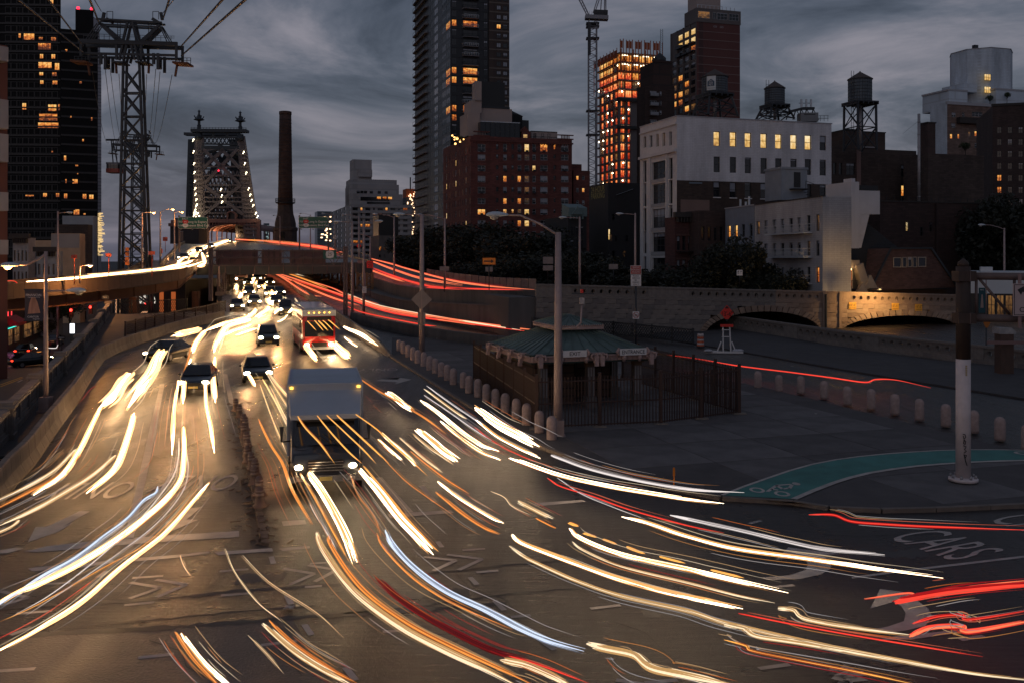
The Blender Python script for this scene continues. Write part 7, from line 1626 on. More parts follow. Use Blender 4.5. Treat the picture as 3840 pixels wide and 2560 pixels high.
for x,s in((2698,-1),(2738,1)):bm_('stand_brace',WHITE,t,(XX(x),.0,zz(1280)),(XX(x+s*16),0,.05),.08)
bm_('stand_foot',WHITE,t,(XX(2640),.1,.05),(XX(2775),-.5,.05),.14);bm_('stand_foot',WHITE,t,(XX(2670),.6,.05),(XX(2700),-.2,.05),.14)
for x in(2648,2755,2766):b=MB();b.ball((XX(x),0-.1,.16),(.36,.22,.13),8);b.build('sandbag',mat('white sandbag',(.4,.4,.43),.8,4,.2),t)
b=MB();r_=24*k*1.08;b.prism([(-r_,0),(0,-r_*1.15),(r_,0),(0,r_*1.15)],0,.03);s_=b.build('diamond_plate',mat('orange red diamond',(.62,.03,.02),.5),t,(XX(2718),-.12,zz(1174)));s_.rotation_euler=(math.pi/2,0,0)
text('lettering',"13'-6\"",.5,BLACK,t,(XX(2718),-.17,zz(1178)),sx=.8)
for y,s in((1157,1),(1197,-1)):b=MB();c=zz(y);b.face([(XX(2718)-.17,-.17,c),(XX(2718)+.17,-.17,c),(XX(2718),-.17,c+.2*s)]);b.build('arrow',BLACK,t)
bx('red_board',mat('orange red diamond',(.62,.03,.02),.5),t,XX(2694),XX(2742),-.12,-.08,zz(1226),zz(1216))
b_=G(2627,1304);t=thing('traffic_drum','orange and white striped traffic drum beside the height warning sign','traffic drum',b_+Vector((0,0,.1)))
k=b_.y/F;hh=48*k;r_=14*k;zz_=[0,.16,.3,.46,.6,.78,1.0]
for i in range(6):
 b=MB();z0,z1_=zz_[i]*hh,zz_[i+1]*hh;r0,r1=r_*(1-.18*zz_[i]),r_*(1-.18*zz_[i+1]);b.lathe([(r0,z0),(r1,z1_)],14);b.build('drum_band',mat('drum orange',(.5,.09,.03),.5)if i%2==0 else mat('drum white',(.5,.42,.4),.4),t)
b=MB();b.lathe([(r_*1.15,-.02),(r_*1.15,.06),(r_,.08)],14);b.build('rubber_base',RUBB,t);bx('handle',RUBB,t,-.1,.1,-.02,.02,hh,hh+.06)
D=99;c=P(1834,980,D);t=signpost('arrow_sign','orange rectangular sign with a black arrow pointing right, before the dark trees',P(1834,1093,D),zat(968,D),.05);k=D/F;zb=P(1834,1093,D).z
plate(t,'orange_plate',ORGP,-24*k,24*k,zat(993,D)-zb,zat(968,D)-zb,-.07);b=MB();z=zat(980.5,D)-zb;b.face([(-19*k,-.09,z-2.2*k),(8*k,-.09,z-2.2*k),(8*k,-.09,z-7*k),(18*k,-.09,z),(8*k,-.09,z+7*k),(8*k,-.09,z+2.2*k),(-19*k,-.09,z+2.2*k)]);b.build('arrow',BLACK,t)
plate(t,'sign_back',SIGNB,-14*k,14*k,zat(1019,D)-zb,zat(1001,D)-zb,.05)
for px,x0,x1,rows_,yb,D,lab in((1666,-17,18,[(1000,1016)],1093,108,'blank backed road sign on a thin post left of the orange arrow'),(2054,-18,20,[(964,990),(996,1015)],1060,100,'two stacked blank sign backs right of the orange arrow'),(2301,-18,16,[(991,1010)],1068,104,'single blank sign back behind the pierced parapet')):
 k=D/F;bs_=P(px,yb,D);t=signpost('road_sign',lab,bs_,zat(rows_[0][0]-6,D),.045,None,'sign backs beyond the ramp')
 for(a,c)in rows_:plate(t,'sign_back',SIGNB,x0*k,x1*k,zat(c,D)-bs_.z,zat(a,D)-bs_.z)
D=100;bs_=P(2773,1075,D);t=signpost('lane_sign','small white lane arrow sign in front of the trees above the viaduct',bs_,zat(1012,D),.04);k=D/F;plate(t,'white_plate',WHITE,-11*k,11*k,zat(1034,D)-bs_.z,zat(1013,D)-bs_.z,-.07)
for dx in(-5,5):b=MB();z=zat(1028,D)-bs_.z;b.beam((dx*k,-.09,z),(dx*k*(1 if dx>0 else 1.4),-.09,z+9*k),.01,2*k);b.face([(dx*k-3*k,-.095,z+8*k),(dx*k+3*k,-.095,z+8*k),(dx*k,-.095,z+13*k)]);b.build('arrow',BLACK,t)
D=118;bs_=P(1388,1110,D)
t=signpost('speed_sign','red temporary speed 25 board on the end of the steel viaduct',bs_,zat(978,D),.05);k=D/F
plate(t,'red_plate',mat('temporary red',(.75,.02,.02),.5),-12*k,12*k,zat(1006,D)-bs_.z,zat(979,D)-bs_.z,-.08);text('lettering','SPEED',.26,BLACK,t,(0,-.1,zat(986,D)-bs_.z));text('lettering','25',.5,BLACK,t,(0,-.1,zat(998,D)-bs_.z))
D=190;bs_=P(1346,985,D);t=signpost('work_sign','red diamond road work sign on the upper roadway',bs_,zat(915,D),.06);k=D/F;b=MB();b.prism([(-11*k,0),(0,-11*k),(11*k,0),(0,11*k)],0,.05);s_=b.build('diamond_plate',mat('temporary red',(.75,.02,.02),.5),t,(0,-.1,zat(923,D)-bs_.z));s_.rotation_euler=(math.pi/2,0,0)
plate(t,'white_plate',WHITE,-5*k,5*k,zat(946,D)-bs_.z,zat(934,D)-bs_.z)
D=155;bs_=P(1351,1000,D);t=signpost('cash_sign','small white plate lettered CASH on the dark viaduct girder',bs_,zat(975,D),.04);k=D/F;plate(t,'white_plate',mat('dull white',(.3,.22,.23),.6),-10*k,10*k,zat(988,D)-bs_.z,zat(975,D)-bs_.z,-.08);text('lettering','CASH',.3,BLACK,t,(0,-.11,zat(979,D)-bs_.z));text('lettering','PREPAID',.2,BLACK,t,(0,-.11,zat(985,D)-bs_.z))
D=105;bs_=G(1368,1192);t=signpost('clearance_board','small white notice on the right one of the slim lamp post pair',bs_+Vector((0,-.25,0)),zat(1073,bs_.y),.03);k=bs_.y/F;plate(t,'white_plate',WHITE,-8*k,8*k,zat(1099,bs_.y)-bs_.z,zat(1075,bs_.y)-bs_.z,-.08)
for i,s_ in enumerate(('NO TRUCKS','BUSES','OVER',"9 FT")):text('lettering',s_,.11,BLACK,t,(0,-.1,zat(1078.5+i*5.5,bs_.y)-bs_.z))
D=215;bs_=P(1256,940,D);t=signpost('speed_sign','white speed limit 35 plate on a post above the red tail lights',bs_,zat(884,D),.05);k=D/F;plate(t,'white_plate',WHITE,-6*k,6*k,zat(897,D)-bs_.z,zat(884,D)-bs_.z,-.12);text('lettering','35',.4,BLACK,t,(0,-.15,zat(892,D)-bs_.z));text('lettering','SPEED',.17,BLACK,t,(0,-.15,zat(886.5,D)-bs_.z))
ORB=mat('orange sign back',(.42,.07,.04),.6,2,.2)
for px,yb,w,rows_,D,lab in((279,1062,11,[(957,970)],108,'red orange sign back above the sodium lamp on the inbound ramp'),(408,1034,11,[(951,964)],114,'red orange sign back on a post right of the sodium lamp'),(570,1035,12,[(943,956)],122,'red orange sign back nearest the bright ramp end'),(605,960,5,[(935,950)],170,'small red orange plate on the pole before the gatehouse'),(620,945,9,[(890,905)],210,'red house shaped sign on the bridge before the gatehouse'),(535,985,6,[(930,945)],134,'small white notice on the sodium lamp post')):
 k=D/F;bs_=P(px,yb,D);t=signpost('road_sign',lab,bs_,zat(rows_[0][0]-2,D),.06,ORB,'sign backs on the inbound ramp')
 for a,c in rows_:plate(t,'sign_back',WHITE if 'white' in lab else ORB,-w*k,w*k,zat(c,D)-bs_.z,zat(a,D)-bs_.z,-.08)
D=125;bs_=P(478,1030,D);t=thing('traffic_signal','yellow traffic signal heads seen from behind in front of the tramway tower foot','traffic light',bs_);k=D/F;post(t,0,.3,-1,zat(930,D)-bs_.z)
for y in(936,954,972,988):bx('signal_head',mat('signal yellow',(.5,.13,.02),.5),t,-6*k,6*k,-.2,.1,zat(y+7,D)-bs_.z,zat(y-7,D)-bs_.z)
REDL=emat('red signal',(1,.03,.02),9);GL_=emat('signal orange glow',(1,.2,.05),6)
for px,py,D,lab in((266,1166,120,'left red traffic light above the side street'),(339,1154,124,'right red traffic light above the side street'),(547,1140,150,'small red traffic light under the ramp beside the lit arch')):
 c=P(px,py,D);t=thing('traffic_signal',lab,'traffic light',c,0,'traffic lights on the avenue');k=D/F
 bx('signal_head',mat('signal box',(.05,.04,.02),.5),t,-.2,.2,0,.3,-.85,.3)
 b=MB();b.ball((0,-.04,.08),.17,8);b.build('red_lamp',REDL,t);b=MB();b.ball((.02,-.04,-.3),.08,6);b.build('reflected_lamp',REDL,t)if False else None
 bm_('mast_arm',STEEL,t,(0,.15,.3),(2.6 if px<400 else.1,.15,1.0),.07)
 light(t,'POINT',(0,-.5,.1),25,(1,.05,.03),.15)
c=P(309,1159,122);t=thing('street_name_sign','green street name plate reading 1 Av between two red traffic lights','sign',c);bx('plate',GREENS,t,-.56,.56,0,.03,-.15,.15);text('lettering','1 Av',.22,WHITE,t,(0,-.008,0));bm_('mast_arm',STEEL,t,(-1.2,.1,.2),(1.4,.1,.35),.06)
D=112;c=P(396,1115,D);t=signpost('banner_sign','small dark blue banner at the far end of the balustrade',Vector((c.x,c.y,3)),zat(1105,D),.05);k=D/F;plate(t,'banner',mat('navy banner',(.02,.025,.04),.7),-13*k,13*k,zat(1123,D)-3,zat(1109,D)-3,-.07);text('lettering','NYC',.22,WHITE,t,(0,-.1,zat(1116,D)-3))
D=100;c=P(270,1246,D);t=thing('lit_kiosk','bright white backlit advertising panel beyond the balustrade','advertising panel',Vector((c.x,c.y,zl(D))));k=D/F;bx('panel',emat('backlit panel',(.95,.95,1),2.2),t,-8*k,8*k,0,.1,zat(1250,D)-zl(D)+.0,zat(1214,D)-zl(D));bx('casing',STEEL,t,-9*k,9*k,.11,.35,0,zat(1211,D)-zl(D))
D=88;c=P(184,1290,D);t=thing('road_work_board','small red notice board on the side street behind the lamp post','sign',Vector((c.x,c.y,zl(D))));k=D/F;bx('board',mat('sign red',(.36,.05,.04),.5),t,-8*k,8*k,0,.04,zat(1297,D)-zl(D),zat(1281,D)-zl(D));post(t,0,.1,0,zat(1281,D)-zl(D),.04)
D=90;c=P(230,1270,D);t=thing('one_way_sign','white one way arrow sign behind the balustrade','sign',Vector((c.x,c.y,zl(D))));k=D/F;bx('board',BLACK,t,-14*k,14*k,0,.04,zat(1271,D)-zl(D),zat(1260,D)-zl(D));b=MB();z=zat(1265.5,D)-zl(D);b.face([(-12*k,-.01,z),(-6*k,-.01,z-4*k),(-6*k,-.01,z-2*k),(12*k,-.01,z-2*k),(12*k,-.01,z+2*k),(-6*k,-.01,z+2*k),(-6*k,-.01,z+4*k)]);b.build('arrow',WHITE,t);post(t,0,.1,0,zat(1260,D)-zl(D),.04)
LRL=mat('brown railing',(.06,.032,.026),.6,3,.3)
def lattice(name,label,pts,hgt=1.25,bay=2.6,gap=.26,bw=.035,m_=LRL):
 o=pts[0];t=thing(name,label,'railing',o)
 for a,c in zip(pts,pts[1:]):
  a,c=a-o,c-o;L=(Vector((c.x-a.x,c.y-a.y,0))).length;n_=max(1,round(L/bay))
  for k in range(n_):
   p,q=a.lerp(c,k/n_),a.lerp(c,(k+1)/n_);bm_('post',m_,t,p,p+Vector((0,0,hgt+.12)),.14);w=(q-p).length
   for z in(.15,hgt):bm_('rail',m_,t,p+Vector((0,0,z)),q+Vector((0,0,z)),.08,.09)
   nb=max(3,int(w/gap));nr=3;b=MB();hz_=(hgt-.2)/nr
   for i in range(nb):
    for r_ in range(nr):
     z0=.18+r_*hz_;u,v=p.lerp(q,i/nb),p.lerp(q,(i+1)/nb);b.beam(u+Vector((0,0,z0)),v+Vector((0,0,z0+hz_)),bw,bw);b.beam(v+Vector((0,0,z0)),u+Vector((0,0,z0+hz_)),bw,bw)
   b.build('lattice_panel',m_,t)
  bm_('post',m_,t,c,c+Vector((0,0,hgt+.12)),.14)
 return t
lattice('lattice_railing','rust brown lattice railing between the walkway and the curved barrier',[G(470,1266)+Vector((0,0,.14)),G(580,1236)+Vector((0,0,.14)),G(690,1210)+Vector((0,0,.14)),G(775,1192)+Vector((0,0,.14)),G(845,1172)+Vector((0,0,.14))])
lattice('lattice_railing','dark lattice railing across the end of the walkway under the ramp',[P(425,1182,112),P(560,1180,115),P(700,1172,120)],hgt=1.7,m_=BLACK)
a=P(1995,1215,84);c=G(2600,1295)
lattice('lattice_railing','dark lattice railing sloping down behind the kiosk in front of the stone viaduct',[Vector((a.x,84,zg(84)+.8)),G(2300,1262)+Vector((0,0,.1)),Vector((c.x,c.y,zg(c.y)+.1))],hgt=1.25,bw=.05,m_=mat('black railing',(.02,.02,.022),.6))
b_=G(3612,1817)+Vector((0,0,.1));D=b_.y;k=D/F;t=thing('sign_structure','massive pole, white below and rusty brown above, with two horizontal sign arms','sign post',b_);zz=lambda py:zat(py,D)-b_.z;XX=lambda px:(px-3614)*k
PW_=mat('white pole paint',(.56,.49,.49),.5,2,.2);PBR=mat('weathered brown pole',(.045,.027,.021),.7,2,.5,streak=True);r_=26*k
b=MB();b.tube([(0,0,.15),(0,0,zz(1345))],[r_*1.02,r_],20);b.build('white_shaft',PW_,t);b=MB();b.tube([(0,0,zz(1345)),(0,0,zz(1000))],r_*.99,20);b.tube([(0,0,zz(1000)),(0,0,zz(985)),(0,0,zz(970))],[r_*.8,r_*.75,r_*.1],16);b.build('brown_shaft',PBR,t)
b=MB();b.lathe([(r_*2.0,.05),(r_*2.0,.13),(r_*1.9,.15),(r_*1.02,.17)],20);b.build('base_flange',PW_,t);b=MB();b.lathe([(r_*2.0,-.12),(r_*1.95,.05)],20);b.build('base_plinth',mat('black plinth',(.02,.018,.018),.8,4,.5),t)
for i in range(8):a=i*math.pi/4+.2;b=MB();b.lathe([(.045,.13),(.045,.24),(.02,.26)],6,(r_*1.65*math.cos(a),r_*1.65*math.sin(a),0));b.build('anchor_bolt',ALU,t)
for py in(1036,1193):
 b=MB();x0=XX(3645);b.tube([(x0,0,zz(py)),(XX(4000),0,zz(py+4))],14*k,14);b.ball((x0,0,zz(py)),14*k,10);b.build('sign_arm',mat('brown arm',(.12,.085,.08),.6,2,.3),t);bx('clamp',PBR,t,-r_*1.15,XX(3650),-r_*1.1,r_*1.1,zz(py+19),zz(py-19));bx('clamp_plate',mat('brown arm',(.12,.085,.08),.6,2,.3),t,XX(3625),XX(3628),-r_*1.2,r_*1.2,zz(py+20),zz(py-20))
for x,x2 in((3663,3663),(3806,3806)):b=MB();b.tube([(XX(x),0,zz(1048)),(XX(x2),0,zz(1180))],5.5*k,8);b.build('strut',mat('brown arm',(.12,.085,.08),.6,2,.3),t)
b=MB();b.tube([(XX(3676),0,zz(1048)),(XX(3788),0,zz(1180))],5.5*k,8);b.build('diagonal',mat('brown arm',(.12,.085,.08),.6,2,.3),t)
b=MB()
for pl in([(3597,1622),(3606,1622),(3610,1632),(3602,1640),(3598,1628)],[(3600,1642),(3610,1648),(3606,1660),(3599,1655),(3603,1645)],[(3599,1664),(3612,1668),(3604,1678),(3613,1684),(3601,1692)],[(3600,1698),(3614,1700),(3606,1712)],[(3603,1700),(3609,1722),(3616,1738)]):
 b.tube([(XX(x)*.8,-r_*1.015-.004,zz(y))for x,y in pl],.016,4)
b.build('graffiti_tag',BLACK,t)
for i in range(5):bx('number_plate',mat('tag gold',(.4,.3,.15),.5),t,XX(3610),XX(3616),-r_*1.02-.004,-r_*1.0,zz(1372+i*8),zz(1366+i*8))
sg=thing('lane_sign','large white ONLY sign with a left arrow hanging from the sign arms','sign',P(3859,1125,D-.4));s0=P(3859,1125,D-.4);w,h_=60*k,60*k
bx('panel',mat('sign white',(.42,.33,.33),.5,2,.08),sg,-w,w,-.02,0,-h_,h_);
for x0,x1,z0,z1 in((-w+.03,w-.03,h_-.05,h_-.03),(-w+.03,w-.03,-h_+.03,-h_+.05),(-w+.03,-w+.05,-h_+.05,h_-.05),(w-.05,w-.03,-h_+.05,h_-.05)):bx('border_line',BLACK,sg,x0,x1,-.027,-.021,z0,z1)
text('lettering','ONLY',.24,BLACK,sg,(.02,-.025,-h_*.62),sx=1.1);b=MB();b.face([(-w*.75,-.026,h_*.62),(-w*.3,-.026,h_*.86),(-w*.34,-.026,h_*.72),(w*.1,-.026,h_*.5),(w*.12,-.026,-h_*.2),(-w*.1,-.026,-h_*.2),(-w*.1,-.026,h_*.35),(-w*.42,-.026,h_*.5),(-w*.52,-.026,h_*.3)]);b.build('arrow',BLACK,sg)
for x in(-w*.55,w*.55):bx('hanger',mat('pink strap',(.25,.16,.155),.6),sg,x-.05,x+.05,.01,.05,-h_*1.75,h_*1.6)
D=66;bs_=P(3700,1262,D);t=thing('crossing_sign','small amber pentagon sign on a post right of the big white pole','sign',Vector((bs_.x,D,zg(D))));post(t,0,.06,0,zat(1205,D)-zg(D),.05);k=D/F;b=MB();b.prism([(-13*k,6*k),(-9*k,13*k),(9*k,13*k),(13*k,6*k),(4*k,-12*k),(-4*k,-12*k)],0,.03);s_=b.build('plate',mat('amber plate',(.35,.11,.01),.5),t,(0,0,zat(1217,D)-zg(D)));s_.rotation_euler=(math.pi/2,0,0)
D=100;bs_=P(3698,1200,D);t=thing('banner_post','post with a teal street banner in front of the white shop','banner',Vector((bs_.x,D,zg(D))));post(t,0,0,0,zat(1050,D)-zg(D),.06,mat('pink post',(.2,.14,.135),.6));k=D/F;bx('banner',mat('teal banner',(.015,.06,.075),.8),t,-28*k,-3*k,-.02,0,zat(1174,D)-zg(D),zat(1080,D)-zg(D));b=MB();z0=zat(1155,D)-zg(D);b.face([(-22*k,-.03,z0),(-10*k,-.03,z0),(-13*k,-.03,z0+50*k),(-18*k,-.03,z0+50*k)]);b.build('banner_picture',mat('banner pale',(.3,.22,.2),.8),t);text('lettering','NYC',.2,WHITE,t,(-15.5*k,-.03,zat(1088,D)-zg(D)))
t=thing('barrier_cabinet','white weathered roadside cabinet with a brown lower half at the right edge','cabinet',Vector((P(3780,1270,60).x,60,0)));k=60/F;zz=lambda py:zat(py,60);bx('lower_box',mat('brown metal',(.07,.04,.03),.7,3,.3),t,-27*k,22*k,0,.8,0,zz(1253));b=MB();b.prism([(-32*k,0),(14*k,0),(30*k,.0),(30*k,.9),(-32*k,.9)],zz(1253)+.002,[zz(1229),zz(1229),zz(1243),zz(1243),zz(1229)]);b.build('lid',mat('weathered white',(.3,.29,.29),.7,3,.4),t);bx('guard_rail',mat('pink rail',(.2,.12,.115),.6),t,-95*k,60*k,-.6,-.5,zz(1287),zz(1275))
c=G(20,1748)+Vector((0,0,.14));t=thing('discarded_tyre','old black tyre lying on the walkway at the left edge','tyre',c);b=MB();n=18;pf=[(.3,.0),(.4,.02),(.43,.1),(.4,.19),(.3,.2),(.25,.16),(.25,.05),(.3,0)]
for i in range(len(pf)-1):
 for j in range(n):
  a0,a1=2*math.pi*j/n,2*math.pi*(j+1)/n;(r0,z0),(r1,z1)=pf[i],pf[i+1];b.face([(r0*math.cos(a0),r0*math.sin(a0),z0),(r0*math.cos(a1),r0*math.sin(a1),z0),(r1*math.cos(a1),r1*math.sin(a1),z1),(r1*math.cos(a0),r1*math.sin(a0),z1)],0,True)
b.build('tread',RUBB,t)
c=G(2527,1834);t=thing('marker_post','thin orange marker post standing at the kerb of the plaza','marker post',c+Vector((0,0,.1)));bx('stake',ORGP,t,-.02,.02,-.01,.01,0,.62);bx('flag',ORGP,t,-.035,.035,-.02,-.011,.36,.6)
for i,(x,y,sc)in enumerate(((3180,2548,1.6),(430,1690,.6),(222,1530,.7),(1640,1275,.5),(2405,1597,.4),(2972,1380,.5),(1082,2283,.5),(1860,1520,.3),(3060,1560,.3))):
 c=G(x,y);b=MB()
 for q in range(14):a=[RND.uniform(-.12,.12)*sc*2 for _ in range(6)];b.face([(a[0],a[1],RND.random()*.1*sc),(a[2],a[3],RND.random()*.1*sc),(a[4],a[5],RND.random()*.12*sc)])
 o=b.build('litter',mat('crumpled paper',(.4,.38,.36),.7),None,(c.x,c.y,c.z+.12 if(y<1760 and x>1500)else c.z+.01));o['label']=['big crumple of clear plastic at the bottom right','white litter scrap beside the left barrier','flat scrap on the left walkway near the lamp post','scrap on the pavement beyond the far bollards','scrap before the kiosk gate','small scrap on the right side road','scrap between the tar seams in the foreground','tiny scrap beside the kerb bollards','tiny scrap on the plaza before the right bollards'][i];o['category']='litter';o['group']='scraps of litter'
# ================= vehicles
PAINT={}
def paint(n,c):return mat('car paint '+n,c,.3,coat=.6,spec=.5)
CARGL=mat('car glass',(.012,.014,.018),.06,spec=.7);CHROME=mat('chrome trim',(.5,.5,.5),.15,metal=.9)
HL=emat('headlight lit',(1,.78,.45),40,(.8,.8,.8));HLW=emat('headlight white',(1,.93,.85),22,(.8,.8,.8));TL=emat('tail light lit',(1,.03,.01),5,(.3,.01,.01));TLO=mat('tail light',(.2,.008,.008),.25);AMB_=emat('amber marker',(1,.45,.05),6)
PLATE=mat('number plate',(.5,.4,.12),.5)
def sect(b,secs,mi=0):
 n=len(secs[0]);vs=[v for s_ in secs for v in s_];fs=[(i*n+k,i*n+(k+1)%n,(i+1)*n+(k+1)%n,(i+1)*n+k)for i in range(len(secs)-1)for k in range(n)]
 b.faces(vs,fs+[tuple(range(n))[::-1],tuple(range((len(secs)-1)*n,len(secs)*n))],mi,True)
def make_car(col,suv=False,lit=True,white=False):
 t=thing('car','x','car');hb_=.12 if suv else 0;hr=1.72 if suv else 1.44;m=paint(*col)
 st=[(-2.28,.34,.58,.74),(-2.2,.26,.68,.84),(-1.9,.22,.76+hb_,.89),(-1.1,.2,.88+hb_,.91),(-.75,.2,.92+hb_,.91),(1.5,.2,.95+hb_,.91),(2.0,.24,.95+hb_,.89),(2.22,.3,.88+hb_,.84),(2.28,.4,.75+hb_,.76)]
 b=MB();sec=[]
 for y,zb,zt,w in st:zm=zb+(zt-zb)*.55;sec.append([(-w*.86,y,zb),(w*.86,y,zb),(w,y,zb+.1),(w,y,zm),(w*.95,y,zt-.05),(w*.84,y,zt),(-w*.84,y,zt),(-w*.95,y,zt-.05),(-w,y,zm),(-w,y,zb+.1)])
 sect(b,sec);b.build('body',m,t)
 zb=.93+hb_;y0,y1,y2,y3=(-.85,-.2,1.75,2.15)if suv else(-.95,-.22,.95,1.75);wb,wt=.8,.62
 gl=MB();B=[(-wb,y0,zb),(wb,y0,zb),(wb,y3,zb),(-wb,y3,zb)];T=[(-wt,y1,hr-.04),(wt,y1,hr-.04),(wt,y2,hr-.04),(-wt,y2,hr-.04)]
 def inset(q,f=.07):
  c=sum((Vector(p)for p in q),Vector())/4;return[tuple(Vector(p).lerp(c,f))for p in q]
 shell_=MB();shell_.faces(B+T,[(0,1,5,4),(1,2,6,5),(2,3,7,6),(3,0,4,7)]);shell_.faces([(x*1.02,y,z+.0)for x,y,z in T]+[(x*.93,y*.97+.01,hr)for x,y,z in T],[(4,5,6,7),(0,1,5,4),(1,2,6,5),(2,3,7,6),(3,0,4,7)]);shell_.build('roof',m,t)
 ws=MB();q=inset([B[0],B[1],T[1],T[0]],.06);ws.face([(x,y-.015,z+.005)for x,y,z in q]);ws.build('windscreen',CARGL,t)
 ws=MB();q=inset([B[2],B[3],T[3],T[2]],.08);ws.face([(x,y+.015,z+.005)for x,y,z in q]);ws.build('rear_window',CARGL,t)
 for s in(-1,1):
  ws=MB();L=[(s*wb,y0,zb),(s*wb,y3,zb),(s*wt,y2,hr-.04),(s*wt,y1,hr-.04)];ml=[(s*wb,(y0+y3)/2,zb),(s*wt,(y1+y2)/2,hr-.04)]
  for q in([L[0],ml[0],ml[1],L[3]],[ml[0],L[1],L[2],ml[1]]):q=inset(q,.1);ws.face([(x+s*.014,y,z)for x,y,z in q]if s>0 else[(x+s*.014,y,z)for x,y,z in q][::-1])
  ws.build('side_window',CARGL,t)
  b=MB();b.ball((s*.98,-.62,zb+.04),(.1,.07,.07),6);b.build('mirror',m,t)
  hd=MB();hd.ball((s*.64,-2.17,.66+hb_),(.2,.12,.11),8);hd.build('headlight',(HLW if white else HL)if lit else LENS,t)
  tl=MB();tl.box(s*.56-.0 if s>0 else-.82,.82 if s>0 else-.56,2.2,2.3,.7+hb_,.84+hb_);tl.build('tail_light',TL if lit else TLO,t)
  for y in(-1.42,1.36):
   wh=MB();x0=s*.72;wh.tube([(s*.7,y,.32),(s*.9,y,.32)],.325,14,sm=True);o=wh.build('wheel',RUBB,t);rm=MB();rm.tube([(s*.895,y,.32),(s*.912,y,.32)],.2,10,sm=False);rm.build('rim',ALU,o)
 g_=MB();g_.box(-.42,.42,-2.3,-2.2,.5,.66+hb_);g_.build('grille',BLACK,t);g_=MB();g_.box(-.7,.7,-2.33,-2.2,.28,.42);g_.build('bumper',m,t);bx('number_plate',PLATE,t,-.26,.26,-2.345,-2.33,.36,.48);bx('number_plate',PLATE,t,-.26,.26,2.28,2.3,.62+hb_,.74+hb_)
 bx('front_vent',BLACK,t,-.6,.6,-2.335,-2.331,.3,.34)
 return t
protos={}
def car(label,px,py,col,suv=False,rz=GR,lit=True,grp='cars in the inbound lanes',z=None,beam=0,white=False,pos=None,aim=None,cone=70):
 k=(col[0],suv,lit,white)
 if k not in protos:protos[k]=make_car(col,suv,lit,white);t=protos[k]
 else:t=copytree(protos[k])
 p=pos or G(px,py);f=Vector((math.sin(rz),-math.cos(rz),0))
 c=p-f*2.25 if pos is None else p;t.location=(c.x,c.y,(zg(c.y)+.01)if z is None else z);sl=math.atan(.025)if(z is None and c.y>82)else 0
 t.rotation_euler=(sl,0,rz);t['label']=label;t['group']=grp;t['category']='car'
 if beam:
  for s in(-.64,.64):
   l_=light(t,'SPOT',(s,-2.35,.68),beam,(1,.42,.16),.06,(math.radians(-85),0,0),cone,'headlight_beam')
   if aim:d=t.rotation_euler.to_matrix().transposed()@(Vector(aim)-t.location);l_.rotation_euler=(d-l_.location).to_track_quat('-Z','Y').to_euler()
 return t
BK,NV,GY,SV,DR=('black',(.006,.007,.009)),('navy',(.008,.012,.022)),('grey',(.03,.032,.035)),('silver',(.13,.135,.14)),('dark red',(.09,.006,.008))
car('dark blue people carrier stopped alone at the head of the middle lane',1008,1302,NV,True,beam=450,aim=(-13,38,0),cone=22)
car('black saloon halted close to the kerb island left of the truck',968,1440,BK,False,beam=130,cone=40)
q_=[(1075,1185,GY,True,'dark grey off-roader in the queue right beside the dividing wall'),(1040,1150,BK,False,'black saloon in the queue behind the grey off-roader'),(955,1150,SV,False,'silver saloon leaving the left side of the queue'),(1015,1120,SV,True,'silver off-roader in the centre of the queue'),(935,1112,NV,False,'navy saloon third in the left file of the queue'),(985,1092,BK,True,'black off-roader amid the bright queue'),(1050,1112,NV,False,'navy saloon near the end of the dividing wall'),(1012,1072,GY,False,'grey saloon far back in the right file'),(965,1056,SV,False,'silver saloon far back in the centre file'),(930,1074,GY,False,'grey saloon in front of the pale truck'),(985,1040,BK,False,'small black saloon just under the viaduct'),(890,1168,SV,False,'silver saloon bearing left out of the queue')]
for x,y,c_,s_,lab in q_:car(lab,x,y,c_,s_,beam=2300,aim=(-12,29,0),cone=9.0)
car('dark blue saloon crossing the left lanes amid white light trails',724,1480,NV,False,beam=900,aim=(-10.5,25,0),cone=26,rz=GR-.12)
car('black saloon in the outer left lane beside the curved barrier',575,1360,BK,False,beam=700,aim=(-15,30,0),cone=30,rz=GR-.42)
def scar(lab,px,py,c_,rz,suv=False,lit=True):p=yl(px,py);return car(lab,0,0,c_,suv,rz,lit,'cars on the side street',p.z,0,pos=p)
scar('dark saloon with red tail lights driving away on the side street',96,1333,BK,GR+math.pi)
scar('black off-roader turning in front of the shops, tail lights glowing',122,1372,BK,GR+math.pi-1.0)
scar('dark parked saloon behind the no entry signs of the side street',205,1294,GY,GR+math.pi,lit=False)
t=thing('coach','red and white coach with five amber roof markers coming down the middle lanes','bus',G(1197,1326),GR)
RED=paint('coach red',(.45,.012,.012));WHT=paint('coach white',(.42,.47,.52))
b=MB();sec=[]
for y,w,zt in((0,1.18,3.2),(.12,1.27,3.4),(.5,1.3,3.5),(10.6,1.3,3.5),(11,1.27,3.4)):sec.append([(-w,y,.35),(w,y,.35),(w,y,1.2),(w,y,2.6),(w*.98,y,zt-.2),(w*.86,y,zt),(-w*.86,y,zt),(-w*.98,y,zt-.2),(-w,y,2.6),(-w,y,1.2)])
sect(b,sec);b.build('body',RED,t);b=MB();b.box(-1.315,1.315,-.01,11.02,2.95,3.45);b.box(-1.1,1.1,.3,10.8,3.45,3.6);b.build('roof',WHT,t)
bx('windscreen',CARGL,t,-1.12,1.12,-.03,.02,1.35,2.55);bx('destination_panel',BLACK,t,-.95,.95,-.04,.05,2.62,2.9);bx('grille',BLACK,t,-.6,.6,-.04,.02,.55,.9);bx('bumper',WHT,t,-1.2,1.2,-.1,.05,.35,.55)
